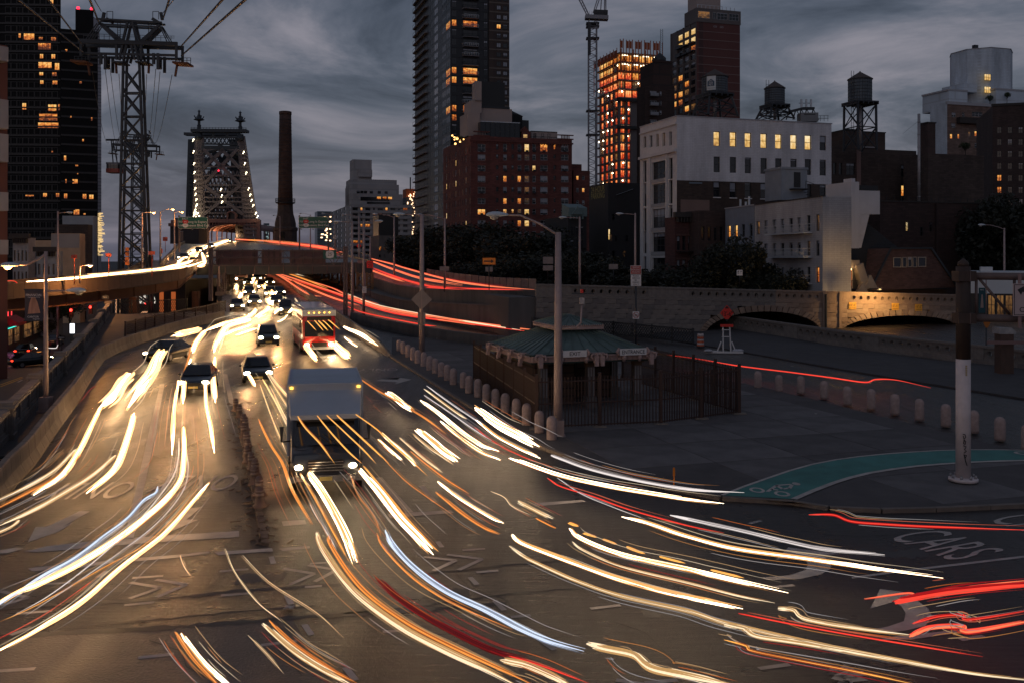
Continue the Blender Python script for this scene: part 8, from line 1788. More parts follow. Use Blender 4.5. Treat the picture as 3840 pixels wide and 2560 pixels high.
for s in(-1,1):
 for i in range(6):bx('side_window',CARGL,t,s*1.3-.01,s*1.3+.01,.9+i*1.65,2.4+i*1.65,1.55,2.6)
 b=MB();b.ball((s*.95,-.03,.72),(.2,.08,.13),8);b.build('headlight',HL,t);b=MB();b.tube([(s*1.2,0,2.9),(s*1.5,-.35,2.6),(s*1.5,-.35,2.1)],[.03,.03,.09],6);b.build('mirror',BLACK,t)
 for y in(2.2,8.3):b=MB();b.tube([(s*1.05,y,.48),(s*1.32,y,.48)],.48,16);o=b.build('wheel',RUBB,t);b=MB();b.tube([(s*1.315,y,.48),(s*1.33,y,.48)],.26,10,sm=False);b.build('rim',ALU,o)
 light(t,'SPOT',(s*.95,-.15,.75),150,(1,.72,.38),.08,(math.radians(-84),0,0),75,'headlight_beam')
for i in range(5):b=MB();b.ball((-.8+i*.4,-.02,3.22),.06,6);b.build('marker_lamp',AMB_,t)
t=thing('box_truck','blue grey box truck with amber cab markers leading the middle lanes','truck',G(1222,1850),.21)
TW=mat('truck grey',(.34,.39,.46),.7,1,.12);TD=paint('truck cab',(.016,.018,.024))
b=MB();b.box(-1.22,1.22,1.5,6.2,.95,3.3);b.build('cargo_box',TW,t);b=MB();b.prism([(-1.1,.5),(1.1,.5),(1.2,1.5),(-1.2,1.5)],2.3,[2.45,2.45,3.1,3.1]);b.build('wind_deflector',TW,t)
b=MB();sec=[]
for y,w,z0,zt in((0,1.0,.5,1.2),(.1,1.1,.4,1.32),(.55,1.12,.4,1.42),(.95,1.12,.4,2.3),(1.1,1.1,.4,2.38),(1.45,1.1,.5,2.38)):zm=(z0+zt)/2;sec.append([(-w,y,z0),(w,y,z0),(w,y,zm),(w*.95,y,zt),(-w*.95,y,zt),(-w,y,zm)])
sect(b,sec);b.build('cab',TD,t);b=MB();b.face([(-.98,.54,1.47),(.98,.54,1.47),(.92,.9,2.22),(-.92,.9,2.22)]);b.build('windscreen',CARGL,t);bx('grille',BLACK,t,-.55,.55,-.03,.02,.7,1.1);bx('bumper',CHROME,t,-1.15,1.15,-.14,.02,.42,.62);bx('number_plate',PLATE,t,-.2,.2,-.16,-.141,.46,.58)
for s in(-1,1):
 b=MB();b.ball((s*.85,-.02,.88),(.13,.07,.085),8);b.build('headlight',HL,t);b=MB();b.tube([(s*1.1,.7,1.6),(s*1.4,.6,1.6),(s*1.4,.6,2.1)],[.03,.03,.08],6);b.build('mirror',BLACK,t);bx('side_window',CARGL,t,s*1.105-.01,s*1.105+.01,.98,1.4,1.5,2.15)
 for y in(.75,5.0):b=MB();b.tube([(s*.9,y,.45),(s*1.16,y,.45)],.45,16);o=b.build('wheel',RUBB,t);b=MB();b.tube([(s*1.155,y,.45),(s*1.17,y,.45)],.24,10,sm=False);b.build('rim',ALU,o)
 light(t,'SPOT',(s*.85,-.2,.85),30,(1,.75,.42),.08,(math.radians(-80),0,0),75,'headlight_beam')
for i in range(5):b=MB();b.ball((-.75+i*.375,1.0,2.42),.05,6);b.build('marker_lamp',AMB_,t)
for s in(-1,1):
 bm_('corner_rail',TW,t,(s*1.225,1.49,.95),(s*1.225,1.49,3.31),.06);bm_('corner_rail',TW,t,(s*1.225,1.5,3.31),(s*1.225,6.2,3.31),.05);bm_('mudguard',BLACK,t,(s*1.0,.3,.98),(s*1.0,1.25,.98),.36,.06);bm_('wiper',BLACK,t,(s*.1+.3,.52,1.46),(s*.1-.2,.7,1.8),.025);bx('step',CHROME,t,s*1.1-.06,s*1.1+.06,.9,1.4,.42,.5);bx('door_line',BLACK,t,s*1.122-.004,s*1.122+.004,.94,.97,.6,1.5)
 bx('fog_lamp',LENS,t,s*.8-.12,s*.8+.12,-.17,-.141,.46,.56);bx('top_lamp',AMB_,t,s*1.1-.05,s*1.1+.05,1.44,1.49,3.18,3.24)
bm_('top_rail',TW,t,(-1.22,1.49,3.31),(1.22,1.49,3.31),.06);bx('sun_visor',BLACK,t,-.95,.95,.72,.95,2.2,2.26)
for i in range(4):bx('grille_bar',CHROME,t,-.55,.55,-.05,-.031,.74+i*.09,.77+i*.09)
bx('chassis',BLACK,t,-.5,.5,.3,6.1,.5,.9)
t=thing('lorry','pale pink lorry with two stacked windscreens at the back of the queue','truck',G(905,1062),GR);LP=paint('lorry pink',(.35,.2,.17))
b=MB();b.box(-1.2,1.2,0,2,.5,3.4);b.build('cab',LP,t);b=MB();b.box(-1.25,1.25,2.2,9,.9,3.6);b.build('cargo_box',WHT,t);bx('windscreen',CARGL,t,-.95,.95,-.03,-.001,1.5,2.4);bx('upper_window',CARGL,t,-.95,.95,-.03,-.001,2.6,3.15);bx('grille',BLACK,t,-.6,.6,-.03,-.001,.7,1.2)
for s in(-1,1):
 b=MB();b.ball((s*.95,-.03,.85),(.2,.08,.16),8);b.build('headlight',HL,t);light(t,'SPOT',(s*.95,-.2,.85),500,(1,.46,.19),.08,(math.radians(-88),0,math.radians(-4)),12,'headlight_beam')
 for y in(.9,7):b=MB();b.tube([(s*.95,y,.45),(s*1.2,y,.45)],.45,12);b.build('wheel',RUBB,t)
for i in range(5):b=MB();b.ball((-.8+i*.4,-.02,3.45),.06,6);b.build('marker_lamp',AMB_,t)
for x,y,D,c_,lab in((790,925,265,SV,'silver saloon coming off the bridge, farthest on the inbound ramp'),(745,942,215,BK,'black saloon halfway down the bright inbound ramp'),(690,968,178,SV,'silver saloon low on the bright inbound ramp, left file'),(728,985,165,GY,'grey saloon low on the bright inbound ramp, right file'),(858,905,390,BK,'black saloon with dazzling headlights under the bridge portal')):
 p=P(x,y,D);car(lab,0,0,c_,False,GR*.9,True,'cars on the inbound ramp',p.z-.5,900,pos=p).rotation_euler=(.035,0,GR*.7)
for x,y,D,c_,lab in((752,1168,0,BK,'black saloon with starry headlights in the street under the ramp'),(772,1124,0,SV,'silver saloon farther back in the street under the ramp')):
 p=yl(x,y);car(lab,0,0,c_,False,GR*.8,True,'cars in the street under the ramp',p.z,3000,pos=p)
# ================= light trails: the lamps' paths as thin luminous lines at lamp height
TM={'w':[emat('trail white',(1,.74,.47),5.5),emat('trail white edge',(1,.48,.15),1.0),emat('trail white thin',(1,.8,.55),.55)],'W':[emat('trail dazzling',(1,.60,.29),18),emat('trail dazzling edge',(1,.56,.22),2.6),emat('trail white thin',(1,.8,.55),.55)],'c':[emat('trail cream',(1,.78,.5),1.2),emat('trail cream edge',(1,.55,.2),.55),emat('trail cream thin',(1,.62,.3),.4)],'b':[emat('trail blue white',(.72,.82,1),1.05),emat('trail blue edge',(.5,.6,.8),.45),emat('trail blue thin',(.8,.85,1),.5)],'p':[emat('trail pale',(1,.9,.86),.95),emat('trail pale edge',(.8,.7,.68),.4),emat('trail pale thin',(.9,.8,.78),.35)],'o':[emat('trail orange',(1,.36,.07),1.0),emat('trail orange edge',(.9,.2,.03),.5),emat('trail orange thin',(1,.4,.1),.4)],'a':[emat('trail amber',(1,.45,.09),1.2),emat('trail amber edge',(.9,.2,.03),.45),emat('trail amber thin',(1,.4,.1),.3)],'r':[emat('trail red',(1,.06,.035),1.05),emat('trail red edge',(.75,.008,.01),.5),emat('trail red thin',(1,.2,.1),.5)],'s':[emat('trail red orange',(1,.22,.09),1.1),emat('trail red',(1,.06,.035),1.05),emat('trail red edge',(.75,.008,.01),.5)],'d':[emat('trail dark red',(.42,.006,.012),.35),emat('trail dark red edge',(.3,.004,.008),.25),emat('trail dark red thin',(.7,.02,.02),.4)],'g':[emat('trail dim',(.8,.74,.74),.28),emat('trail dim edge',(.6,.55,.55),.15),emat('trail dim thin',(.8,.75,.75),.3)]}
def crom(p,sub=7):
 q=[p[0]*2-p[1]]+p+[p[-1]*2-p[-2]];r_=[]
 for i in range(1,len(q)-2):
  for k in range(sub):
   t_=k/sub;a,b_,c_,d_=q[i-1],q[i],q[i+1],q[i+2];r_.append(.5*((2*b_)+(c_-a)*t_+(2*a-5*b_+4*c_-d_)*t_*t_+(3*b_-a-3*c_+d_)*t_**3))
 return r_+[p[-1]]
ntr=0
def trail(label,pts,w,kind,z=.68,n=6,wob=.02):
 global ntr;ntr+=1
 p3=[P(*p)if len(p)==3 else G(p[0],p[1],z)for p in pts];c_=crom(p3);o=c_[0].copy();c_=[v-o for v in c_]
 mid=p3[len(p3)//2].y;R=w*.7*mid/F;n=n+2 if w>11 and n>4 else n;ms=TM[kind];L=len(c_)
 nrm=[]
 for i in range(L):
  d=c_[min(i+1,L-1)]-c_[max(i-1,0)];d.z=0;d=d.normalized()if d.length>0 else Vector((1,0,0));nrm.append(Vector((d.y,-d.x,0)))
 def line(i0,i1,dx,dz,r,m_,nm,sides=6,ph=0,wv=0):
  q=[c_[i]+nrm[i]*(dx+wv*math.sin(i*.45+ph))+Vector((0,0,dz+wv*.6*math.sin(i*.7+ph*2)))for i in range(i0,i1)];k=len(q)
  if k<3:return
  b=MB();b.tube(q,[r*min(1,.25+.75*(j+.3)/max(1,k*.07),.12+.88*(k-1-j)/max(1,k*.22))for j in range(k)],sides);return b.build(nm,m_,t)
 t=thing('light_trail',label,'light trail',o,0,'light trails of passing traffic')
 line(0,L,0,0,R*.46,ms[0],'bright_core',8)
 for k in range(n):
  a=2*math.pi*(k/n)+RND.uniform(-.4,.4);rr=R*RND.uniform(.45,.95);s0=int(L*RND.uniform(0,.16));s1=L-int(L*RND.uniform(0,.22))
  line(s0,s1,math.cos(a)*rr,math.sin(a)*rr*.8,R*RND.uniform(.12,.30),ms[0]if(k%3==0 and kind!='W')else ms[1],'strand',5,RND.uniform(0,6),R*.06)
 for k in range((6 if mid<48 and w>7 else 2)if n>2 else 0):
  s0=int(L*RND.uniform(0,.5));s1=L-int(L*RND.uniform(0,.45));line(s0,s1,RND.choice((-1,1))*R*(RND.uniform(1.4,4)if k<2 else RND.uniform(2,9)),R*RND.uniform(-1.5,2),max(.007,R*.06),ms[2]if k<2 else RND.choice((TM['o'][1],TM['c'][2],TM['p'][2],TM['o'][2],TM['d'][2],TM['g'][2])),'hairline',4,RND.uniform(0,6),R*.1)
 return t
T_=[('long white trail sweeping to the lower left corner, lowest of the left turn',[(782,1812),(735,1865),(620,1996),(455,2125),(307,2254),(137,2361),(-60,2466)],17,'W'),('cream white trail running from mid left lanes to the left edge',[(688,1600),(691,1680),(688,1730),(677,1793),(631,1859),(548,1936),(417,2035),(274,2122),(137,2188),(55,2221),(-60,2296)],17,'W'),('bluish white trail above the long white one in the left turn',[(592,1821),(581,1848),(537,1875),(477,1941),(384,2013),(274,2095),(165,2155),(55,2227),(-60,2305)],13,'b'),('thick white trail down the outer left lane, left headlamp',[(488,1404),(461,1430),(424,1484),(376,1525)],40,'W'),('white trail continuing from the thick bar to the outer left',[(376,1527),(361,1557),(327,1627),(286,1705),(230,1782),(126,1854)],18,'W'),('thick white trail down the outer left lane, right headlamp',[(660,1278),(604,1329),(575,1398),(531,1451),(482,1524)],34,'W'),('white trail on the inner side of the dark left saloon',[(502,1549),(486,1614),(461,1690),(422,1766),(324,1848)],18,'W'),('cream trail leaving at the left edge, uppermost',[(284,1684),(262,1704),(219,1749),(137,1804),(-40,1890)],15,'c'),('thin orange trail below the uppermost cream one at left',[(302,1705),(219,1782),(110,1843),(-40,1920)],8,'o'),('cream orange trail curving to the left edge, third from top',[(433,1705),(351,1777),(230,1854),(110,1919),(-40,1985)],14,'c'),('short cream trail at the left edge near the white arrow',[(71,1950),(40,1975),(-40,2010)],12,'c'),('short thick white trail beside the upper end of the barrier',[(751,1235),(700,1247),(649,1259)],18,'W'),('white trail bending left out of the queue, farthest',[(959,1161),(930,1190),(877,1206),(832,1218),(770,1240)],13,'W'),('thick white trail bending left out of the queue, nearer',[(939,1198),(857,1218),(837,1239),(816,1279),(802,1320)],22,'W'),('white trail falling straight down left of the lane dash',[(806,1340),(800,1394),(804,1467),(808,1508)],15,'W'),('white trail of a left headlamp in the second lane, upper part',[(769,1241),(735,1284),(722,1322)],17,'W'),('white trail of a left headlamp in the second lane, lower part',[(716,1345),(698,1410),(690,1467),(686,1512)],14,'W'),('orange companion trail in the second lane',[(752,1245),(722,1290),(706,1345),(688,1410),(678,1508)],6,'o'),('long white trail dropping left of the dark blue saloon',[(669,1426),(657,1508),(649,1610),(645,1704)],13,'W'),('long white trail dropping right of the dark blue saloon',[(769,1422),(773,1508),(788,1590),(804,1696)],13,'W'),('white trail merging left in front of the queue, third',[(939,1218),(877,1239),(830,1262)],10,'w'),('white trail merging left in front of the queue, nearest',[(959,1231),(886,1257)],9,'w'),('fine pale double line beside the white left turn trails',[(700,1690),(706,1760),(690,1830),(640,1905),(560,1985),(420,2090),(260,2200),(97,2306)],4,'p'),('fine pale line in the left turn, left of the double line',[(671,1640),(668,1720),(640,1800),(520,1950),(380,2080),(200,2220),(40,2312)],4,'p'),('fine orange line among the white left turn trails',[(740,1830),(660,1930),(540,2040),(380,2130),(150,2260),(0,2330)],4,'a'),('hairline red line at the bottom left',[(340,2180),(200,2280),(80,2350),(-20,2400)],3,'r'),('orange white trail along the left flank of the grey truck',[(957,1322),(1022,1418),(1096,1500),(1157,1541),(1177,1573)],10,'c'),('thin orange trail beside the truck running down to its left trail pair',[(969,1569),(1014,1663),(1059,1736),(1097,1837),(1168,1963)],9,'o'),('thick short trail from the coach left headlamp',[(1145,1292),(1161,1316),(1188,1349)],20,'W'),('thick short trail from the coach right headlamp',[(1251,1288),(1283,1320),(1308,1341)],24,'W'),('white trail along the dividing wall right of the coach',[(1288,1226),(1357,1255),(1418,1296)],12,'w'),('small white trail right of the coach headlamps',[(1292,1263),(1318,1284),(1340,1300)],9,'w'),('orange trail running right from above the truck',[(1330,1406),(1410,1459),(1492,1504),(1553,1541),(1610,1577),(1675,1626)],6,'o'),('thick white trail right of the truck cargo box',[(1455,1469),(1500,1504),(1545,1537)],19,'w'),('thin cream trail nearest the bollard kerb, upper',[(1590,1457),(1655,1504),(1716,1549),(1751,1569)],8,'c'),('thick white trail along the kerb lane, upper',[(1577,1500),(1647,1549),(1716,1606),(1798,1663),(1871,1690)],15,'w'),('cream white trail below the kerb lane one',[(1651,1577),(1716,1630),(1798,1688),(1876,1724)],12,'w'),('very thick white trail passing the last bollards',[(1782,1528),(1863,1586),(1945,1630),(2022,1673)],26,'w'),('cream trail under the very thick one by the last bollards',[(1782,1571),(1863,1634),(1945,1679),(2026,1716)],12,'w'),('bumpy thick white and orange trail in the middle right',[(1565,1608),(1626,1659),(1672,1697),(1716,1728)],22,'w'),('cream trail parallel below the bumpy thick one',[(1549,1626),(1614,1679),(1660,1710),(1700,1740)],9,'c'),('white trail right of the truck, middle height',[(1426,1618),(1471,1659),(1536,1716),(1560,1745)],12,'w'),('white broken trail just right of the truck, lower',[(1418,1647),(1467,1692),(1504,1724)],10,'w'),('thick cream trail from the truck right headlamp',[(1334,1738),(1416,1837),(1498,1941),(1575,2024),(1625,2078)],22,'w'),('orange trail hugging the truck right headlamp trail',[(1362,1745),(1440,1837),(1524,1941),(1600,2024),(1645,2066)],8,'a'),('thick cream trail from the truck left headlamp',[(1146,1755),(1207,1837),(1290,1985),(1339,2106)],24,'w'),('orange trail hugging the truck left headlamp trail',[(1116,1758),(1170,1848),(1250,1992),(1306,2100)],8,'a'),('great cream trail arcing to the bottom edge, lowest of the centre',[(1185,1996),(1207,2051),(1290,2172),(1372,2254),(1509,2353),(1674,2440),(1838,2517),(1960,2580)],21,'c'),('great orange trail arcing above the lowest cream one',[(1232,2004),(1240,2040),(1310,2150),(1395,2240),(1530,2335),(1690,2420),(1860,2500),(2010,2572)],13,'o'),('bluish white trail arcing down the centre of the junction',[(1444,1985),(1471,2040),(1553,2128),(1674,2216),(1811,2281),(1948,2353),(2058,2402),(2190,2440)],19,'b'),('orange trail just under the bluish white arc',[(1413,1996),(1438,2051),(1537,2155),(1647,2232),(1756,2287),(1921,2358)],7,'o'),('broad dark red trail arcing across the centre',[(1408,2166),(1509,2254),(1647,2342),(1838,2435),(1976,2468)],22,'d'),('thin red trail leaving through the bottom edge',[(1640,2340),(1838,2432),(2020,2490),(2240,2572)],6,'r'),('cream trail bursting near the bottom centre',[(1877,2473),(1976,2494),(2060,2528),(2146,2572)],22,'c'),('thick cream trail starting at the end of the blue one',[(2200,2412),(2277,2430),(2376,2452),(2442,2501),(2580,2534),(2760,2575)],24,'c'),('cream trail in the centre crossing the stop bar',[(1641,1804),(1729,1870),(1838,1936),(1888,1960)],11,'w'),('twin orange trail beside the centre stop bar',[(1636,1843),(1729,1919),(1811,1974),(1871,2002)],10,'o'),('thick white trail across the junction centre, long',[(1921,2002),(1959,2035),(2113,2095),(2277,2155),(2442,2205),(2580,2237),(2687,2260),(2786,2281)],19,'w'),('cream trail under the long white one',[(1910,2046),(1965,2084),(2019,2111),(2168,2177),(2332,2232),(2580,2287),(2715,2331),(2879,2369),(3098,2418),(3373,2473),(3647,2523),(3900,2552)],13,'c'),('white trail with amber flashes above it',[(2135,1980),(2179,2018),(2332,2078),(2580,2133),(2715,2166),(2956,2221)],16,'w'),('thin cream orange trail under the flashing one',[(2146,2029),(2190,2062),(2332,2122),(2580,2183),(2769,2232),(2906,2259)],9,'c'),('short cream trail right of the centre stop bars',[(1943,1878),(2014,1914),(2074,1944)],13,'c'),('short orange trail under the short cream one',[(2009,1941),(2050,1962),(2085,1980)],6,'o'),('long white trail round the plaza corner, lower',[(1913,1716),(1976,1738),(2085,1777),(2222,1810),(2387,1840),(2580,1870),(2715,1886)],14,'w'),('long pale trail round the plaza corner, upper',[(2069,1705),(2113,1722),(2222,1760),(2387,1799),(2580,1832),(2791,1845)],13,'p'),('thin red trail under the plaza corner trails',[(2052,1790),(2102,1821),(2222,1859),(2360,1908),(2580,1969),(2715,1996)],6,'r'),('bold white trail across the right of the junction',[(2332,1936),(2442,1963),(2580,2010),(2769,2057),(3044,2095),(3263,2128),(3537,2166)],14,'w'),('dim silvery trail fading towards the turn arrow',[(2513,1930),(2616,1952),(2769,1985),(2934,2024),(3098,2057),(3318,2078)],16,'p'),('red trail along the right kerb to the edge',[(3033,1928),(3126,1928),(3192,1952),(3318,1963),(3537,1974),(3920,1988)],9,'r'),('thick red trail entering at the right, upper bundle',[(3356,2254),(3482,2229),(3647,2207),(3920,2186)],22,'r'),('thin red orange line above the upper red bundle',[(3241,2243),(3406,2221),(3455,2232),(3640,2196),(3920,2168)],6,'s'),('red trail with a kink, middle bundle at the right',[(3422,2336),(3510,2309),(3609,2303),(3641,2320),(3920,2276)],10,'r'),('thick red orange trail with a kink, lower bundle at the right',[(3411,2386),(3482,2353),(3609,2347),(3636,2366),(3920,2316)],18,'s'),('long thin red trail crossing the lower right',[(2769,2298),(2989,2342),(3263,2391),(3685,2460)],6,'r'),('wavy cream trail below the first turn arrow',[(2917,2278),(2978,2287),(3022,2320),(3208,2353),(3428,2380)],14,'c'),('broad cream trail with a hooked start at lower right',[(2715,2340),(2790,2355),(2840,2385),(3000,2410),(3300,2462),(3600,2510)],14,'c'),('orange trail with a hooked start at the bottom right',[(2715,2397),(2797,2419),(2824,2440),(3016,2479),(3263,2528),(3450,2568)],8,'a'),('white trail rising from the bottom edge at lower left',[(680,2375),(768,2490),(870,2580)],16,'w'),('orange trail beside the white one at lower left',[(658,2369),(724,2468),(830,2580)],11,'o'),('cream trail curving to the bottom edge left of centre',[(987,2336),(1097,2435),(1207,2506),(1320,2565)],18,'c'),('orange trail beside the cream one left of centre',[(1009,2325),(1097,2407),(1234,2501),(1340,2560)],10,'o'),('dazzling streak in the queue beside the lorry, left',[(888,1070),(888,1078),(884,1086)],13,'W'),('dazzling streak in the queue beside the lorry, lower left',[(904,1100),(900,1110),(896,1118)],13,'W'),('dazzling streak at the back of the queue, upper',[(880,1008),(890,1011),(899,1015)],9,'W'),('dazzling streak right of the lorry',[(952,1046),(948,1051),(944,1058)],12,'W'),('dazzling streak in the middle of the queue, upper',[(963,1060),(970,1068),(978,1076)],17,'W'),('largest dazzling streak in the middle of the queue',[(985,1068),(995,1078),(1012,1096),(1034,1116)],21,'W'),('dazzling streak in the middle of the queue, lower',[(1003,1124),(1012,1134),(1023,1142)],16,'W'),('white streak merging left from the queue centre',[(1006,1151),(998,1165),(956,1189)],13,'W'),('slanting white streak behind the dark blue people carrier',[(1049,1146),(1042,1160),(1029,1176)],12,'W'),('slanting white streak beside the dividing wall',[(1099,1153),(1092,1162),(1081,1174)],10,'W'),('curved cream streak behind the dark blue people carrier',[(1076,1182),(1062,1196),(1040,1208)],9,'w'),('long orange streak along the top of the dividing wall',[(1106,1119),(1122,1146),(1143,1177)],6,'c'),('white flare left of the black saloon by the kerb island',[(936,1406),(946,1425),(958,1446)],11,'W'),('fine orange line over the tar seams, first from left',[(675,2080),(690,2120),(716,2160)],3,'c'),('fine orange line over the tar seams, middle',[(845,2055),(880,2140),(960,2250),(1060,2330)],3,'c'),('fine orange line over the tar seams, right',[(910,2080),(1010,2180),(1180,2290),(1290,2390)],3,'c'),('fine cream line at the bottom left of centre',[(930,2380),(1000,2450),(1065,2525)],3,'c'),('fine red line inside the dark red sweep',[(1315,1780),(1340,1850),(1400,1930),(1430,2010)],3,'o'),('fine white line left of the truck headlamp trail',[(1160,1880),(1185,1930),(1240,2020),(1262,2060)],4,'p'),('fine orange line in the dark gap right of the truck',[(1440,1720),(1520,1800),(1600,1860),(1700,1930)],3,'o'),('fine golden squiggle before the first turn arrow',[(1840,1840),(1890,1862),(1920,1896),(1990,1930)],3,'c'),('fine white line right of the short cream trail',[(2090,1790),(2180,1850),(2300,1900),(2420,1945)],3,'p'),('cream streak left of the truck windscreen',[(985,1420),(1030,1500),(1080,1600),(1110,1680)],6,'c'),('second cream streak left of the truck windscreen',[(1000,1400),(1050,1480),(1100,1560),(1150,1660)],5,'c'),('third cream streak left of the truck, thinnest',[(975,1440),(1010,1540),(1050,1640),(1075,1700)],4,'c'),('fourth cream streak left of the truck, longest',[(1010,1440),(1070,1560),(1130,1660),(1180,1740)],4,'c'),('thin white line hugging the kerb beside the bollards',[(1600,1445),(1690,1510),(1780,1570),(1850,1620)],5,'p'),('second thin white line beside the bollards',[(1590,1480),(1680,1540),(1780,1610),(1860,1660)],5,'p'),('thin red line between the plaza trails',[(1780,1600),(1860,1660),(1960,1710),(2070,1750)],4,'r'),('golden bundle right of the truck, lower strand',[(1540,1690),(1600,1740),(1680,1800),(1760,1850)],7,'o'),('golden bundle right of the truck, upper strand',[(1500,1640),(1580,1710),(1660,1770)],7,'c'),('cream trail cut by the bottom edge right of centre',[(2500,2508),(2620,2536),(2760,2572)],16,'c')]
for lab,pts,w,kd in T_:trail(lab,pts,w,kd)
for i,p in enumerate((((1114,1555),(1145,1602),(1202,1663),(1255,1736)),((1186,1553),(1247,1626),(1308,1692),(1357,1736)),((1220,1551),(1288,1614),(1361,1683),(1410,1736)),((1257,1549),(1328,1614),(1390,1671),(1459,1736)),((1318,1541),(1410,1606),(1492,1683),(1526,1711),(1603,1782)))):
 trail('amber trail from the truck cab roof markers, '+('leftmost','second from left','middle','second from right','rightmost and longest')[i],p,7,'a',2.42,2)
for i,p in enumerate((((1153,1204),(1162,1214),(1186,1239)),((1180,1202),(1190,1213),(1213,1240)),((1194,1202),(1206,1213),(1231,1240)),((1210,1202),(1222,1211),(1250,1240)),((1232,1200),(1245,1210),(1275,1237)))):
 trail('tiny amber trail before the coach front, '+('leftmost','second from left','middle','second from right','rightmost')[i],[(x,y,72.5-k_*1.2)for k_,(x,y)in enumerate(p)],5,'a',n=1)
for i,p in enumerate((((2135,1958),(2170,1972)),((2190,1997),(2240,2013)),((2262,2020),(2315,2040)),((2350,2048),(2420,2075)),((2473,2085),(2570,2110)),((2665,2135),(2790,2165)))):
 trail('amber indicator flash above the white junction trail, '+('first','second','third','fourth','fifth','sixth and longest')[i]+' from the left',[p[0],((p[0][0]+p[1][0])/2,(p[0][1]+p[1][1])/2),p[1]],12,'a',.75,2)
OR=[('s',8,[(1390,970,178),(1470,991,160),(1523,1007,148),(1674,1048,120),(1821,1072,106),(2003,1087,96)],'uppermost on the outbound ramp'),('s',8,[(1392,979,176),(1490,1015,152),(1580,1043,134),(1735,1068,114)],'second on the outbound ramp'),('r',8,[(1392,1003,172),(1490,1040,146),(1572,1064,130),(1654,1079,118),(1920,1089,98),(2003,1092,94)],'third on the outbound ramp'),('s',7,[(1352,999,182),(1450,1036,150),(1519,1058,136)],'short and lowest on the outbound ramp'),('r',6,[(1600,1078,122),(1800,1092,102),(2003,1095,93)],'flat at the foot of the outbound ramp')]
for kd,w,p,lab in OR:trail('red tail light trail '+lab,p,w,kd,n=4)
OL=[('s',7,[(960,999),(1042,1032),(1144,1097),(1205,1113)],'left edge of the outbound lanes'),('s',9,[(972,1003),(1123,1052),(1266,1101),(1368,1134),(1450,1158),(1593,1183),(1920,1228),(2007,1236)],'longest of the outbound lanes'),('c',6,[(1299,1101),(1409,1142),(1564,1174),(1800,1214),(1954,1238)],'orange one below the longest outbound'),('r',6,[(1303,1150),(1368,1174),(1572,1215),(1637,1223)],'nearest lane beside the low wall'),('r',7,[(1100,1050),(1240,1096),(1440,1166),(1700,1206),(2005,1246)],'deep red middle outbound'),('s',6,[(1156,1052),(1246,1081),(1307,1109),(1420,1140)],'upper outbound beside the yellow columns'),('c',6,[(997,999),(1140,1036)],'short upper outbound under the gantry'),('s',7,[(985,1006),(1090,1050),(1230,1110),(1350,1146)],'second from left in the outbound lanes'),('o',6,[(1010,1002),(1120,1040),(1230,1082)],'orange one under the viaduct'),('s',7,[(1310,1120),(1400,1150),(1470,1170),(1600,1192),(1780,1220)],'bright bundle passing the lamp post pair')]
for kd,w,p,lab in OL:trail('red orange tail light trail, '+lab,p,w,kd,.85,3)
for i,(p,kd)in enumerate((([(960,901,400),(1082,913,318),(1205,926,255),(1295,950,196)],'s'),([(880,897,460),(1000,905,380),(1150,921,285),(1250,940,220)],'s'),([(1000,908,372),(1130,922,292),(1220,936,245),(1270,950,205)],'r'),([(900,899,450),(1020,905,365),(1160,918,280)],'o'))):
 trail('red tail light trail on the bridge deck, '+('longest','highest','lowest','orange and shortest')[i],p,7,kd,n=3)
trail('red tail light trail passing right behind the iron fence',[(2467,1326),(2600,1342),(2758,1369),(2969,1395),(3127,1416),(3243,1432),(3285,1421),(3364,1424),(3491,1453)],7,'r',.7,2)
IN=[('w',8,[(100,1057,106),(277,1044,112),(408,1030,119),(530,1017,127),(694,1001,142),(767,979,160)],'long thin one along the inbound ramp parapet'),('w',9,[(326,1034,115),(490,1023,125),(612,1007,134),(718,979,155)],'second along the inbound ramp'),('w',11,[(861,901,400),(796,922,290),(755,934,245),(718,926+14,225)],'bright one under the bridge portal'),('w',12,[(759,950,205),(767,987,165),(740,1000,152)],'short one where the ramp meets the viaduct'),('c',8,[(830,908,350),(770,922,270),(722,934,230),(690,960,190)],'cream one on the upper inbound ramp'),('w',9,[(612,1005,136),(680,992,146),(740,975,158)],'third along the inbound ramp bend'),('w',12,[(700,962,185),(722,950,205),(748,935,240)],'thick left one on the ramp descent'),('w',12,[(706,985,160),(735,960,190),(752,945,220)],'thick middle one on the ramp descent'),('w',10,[(668,985,155),(690,965,180),(706,948,205)],'outermost one on the ramp descent'),('c',9,[(800,915,310),(822,907,350),(858,898,420)],'cream one just below the portal')]
for kd,w,p,lab in IN:trail('white headlight trail, '+lab,p,w,'W' if kd=='w' else kd,n=5)
trail('wavering red trail at the far left of the inbound ramp',[(-10,1058,100),(49,1054,102),(73,1068,103),(98,1060,104)],4,'r',n=1)
o_=[yl(*p)+Vector((0,0,.7))for p in((155,1340),(102,1350),(73,1362),(102,1369),(139,1369))]
def px_of(v):return(1920+v.x/v.y*F,HZ+(H-v.z)/v.y*F,v.y)
trail('orange hooked trail of a car turning on the side street',[px_of(v)for v in o_],6,'o',n=2)
trail('white dotted trail by the stop sign on the side street',[(178,1304,84),(200,1305,84),(212,1303,84),(218,1290,84)],4,'p',n=1)
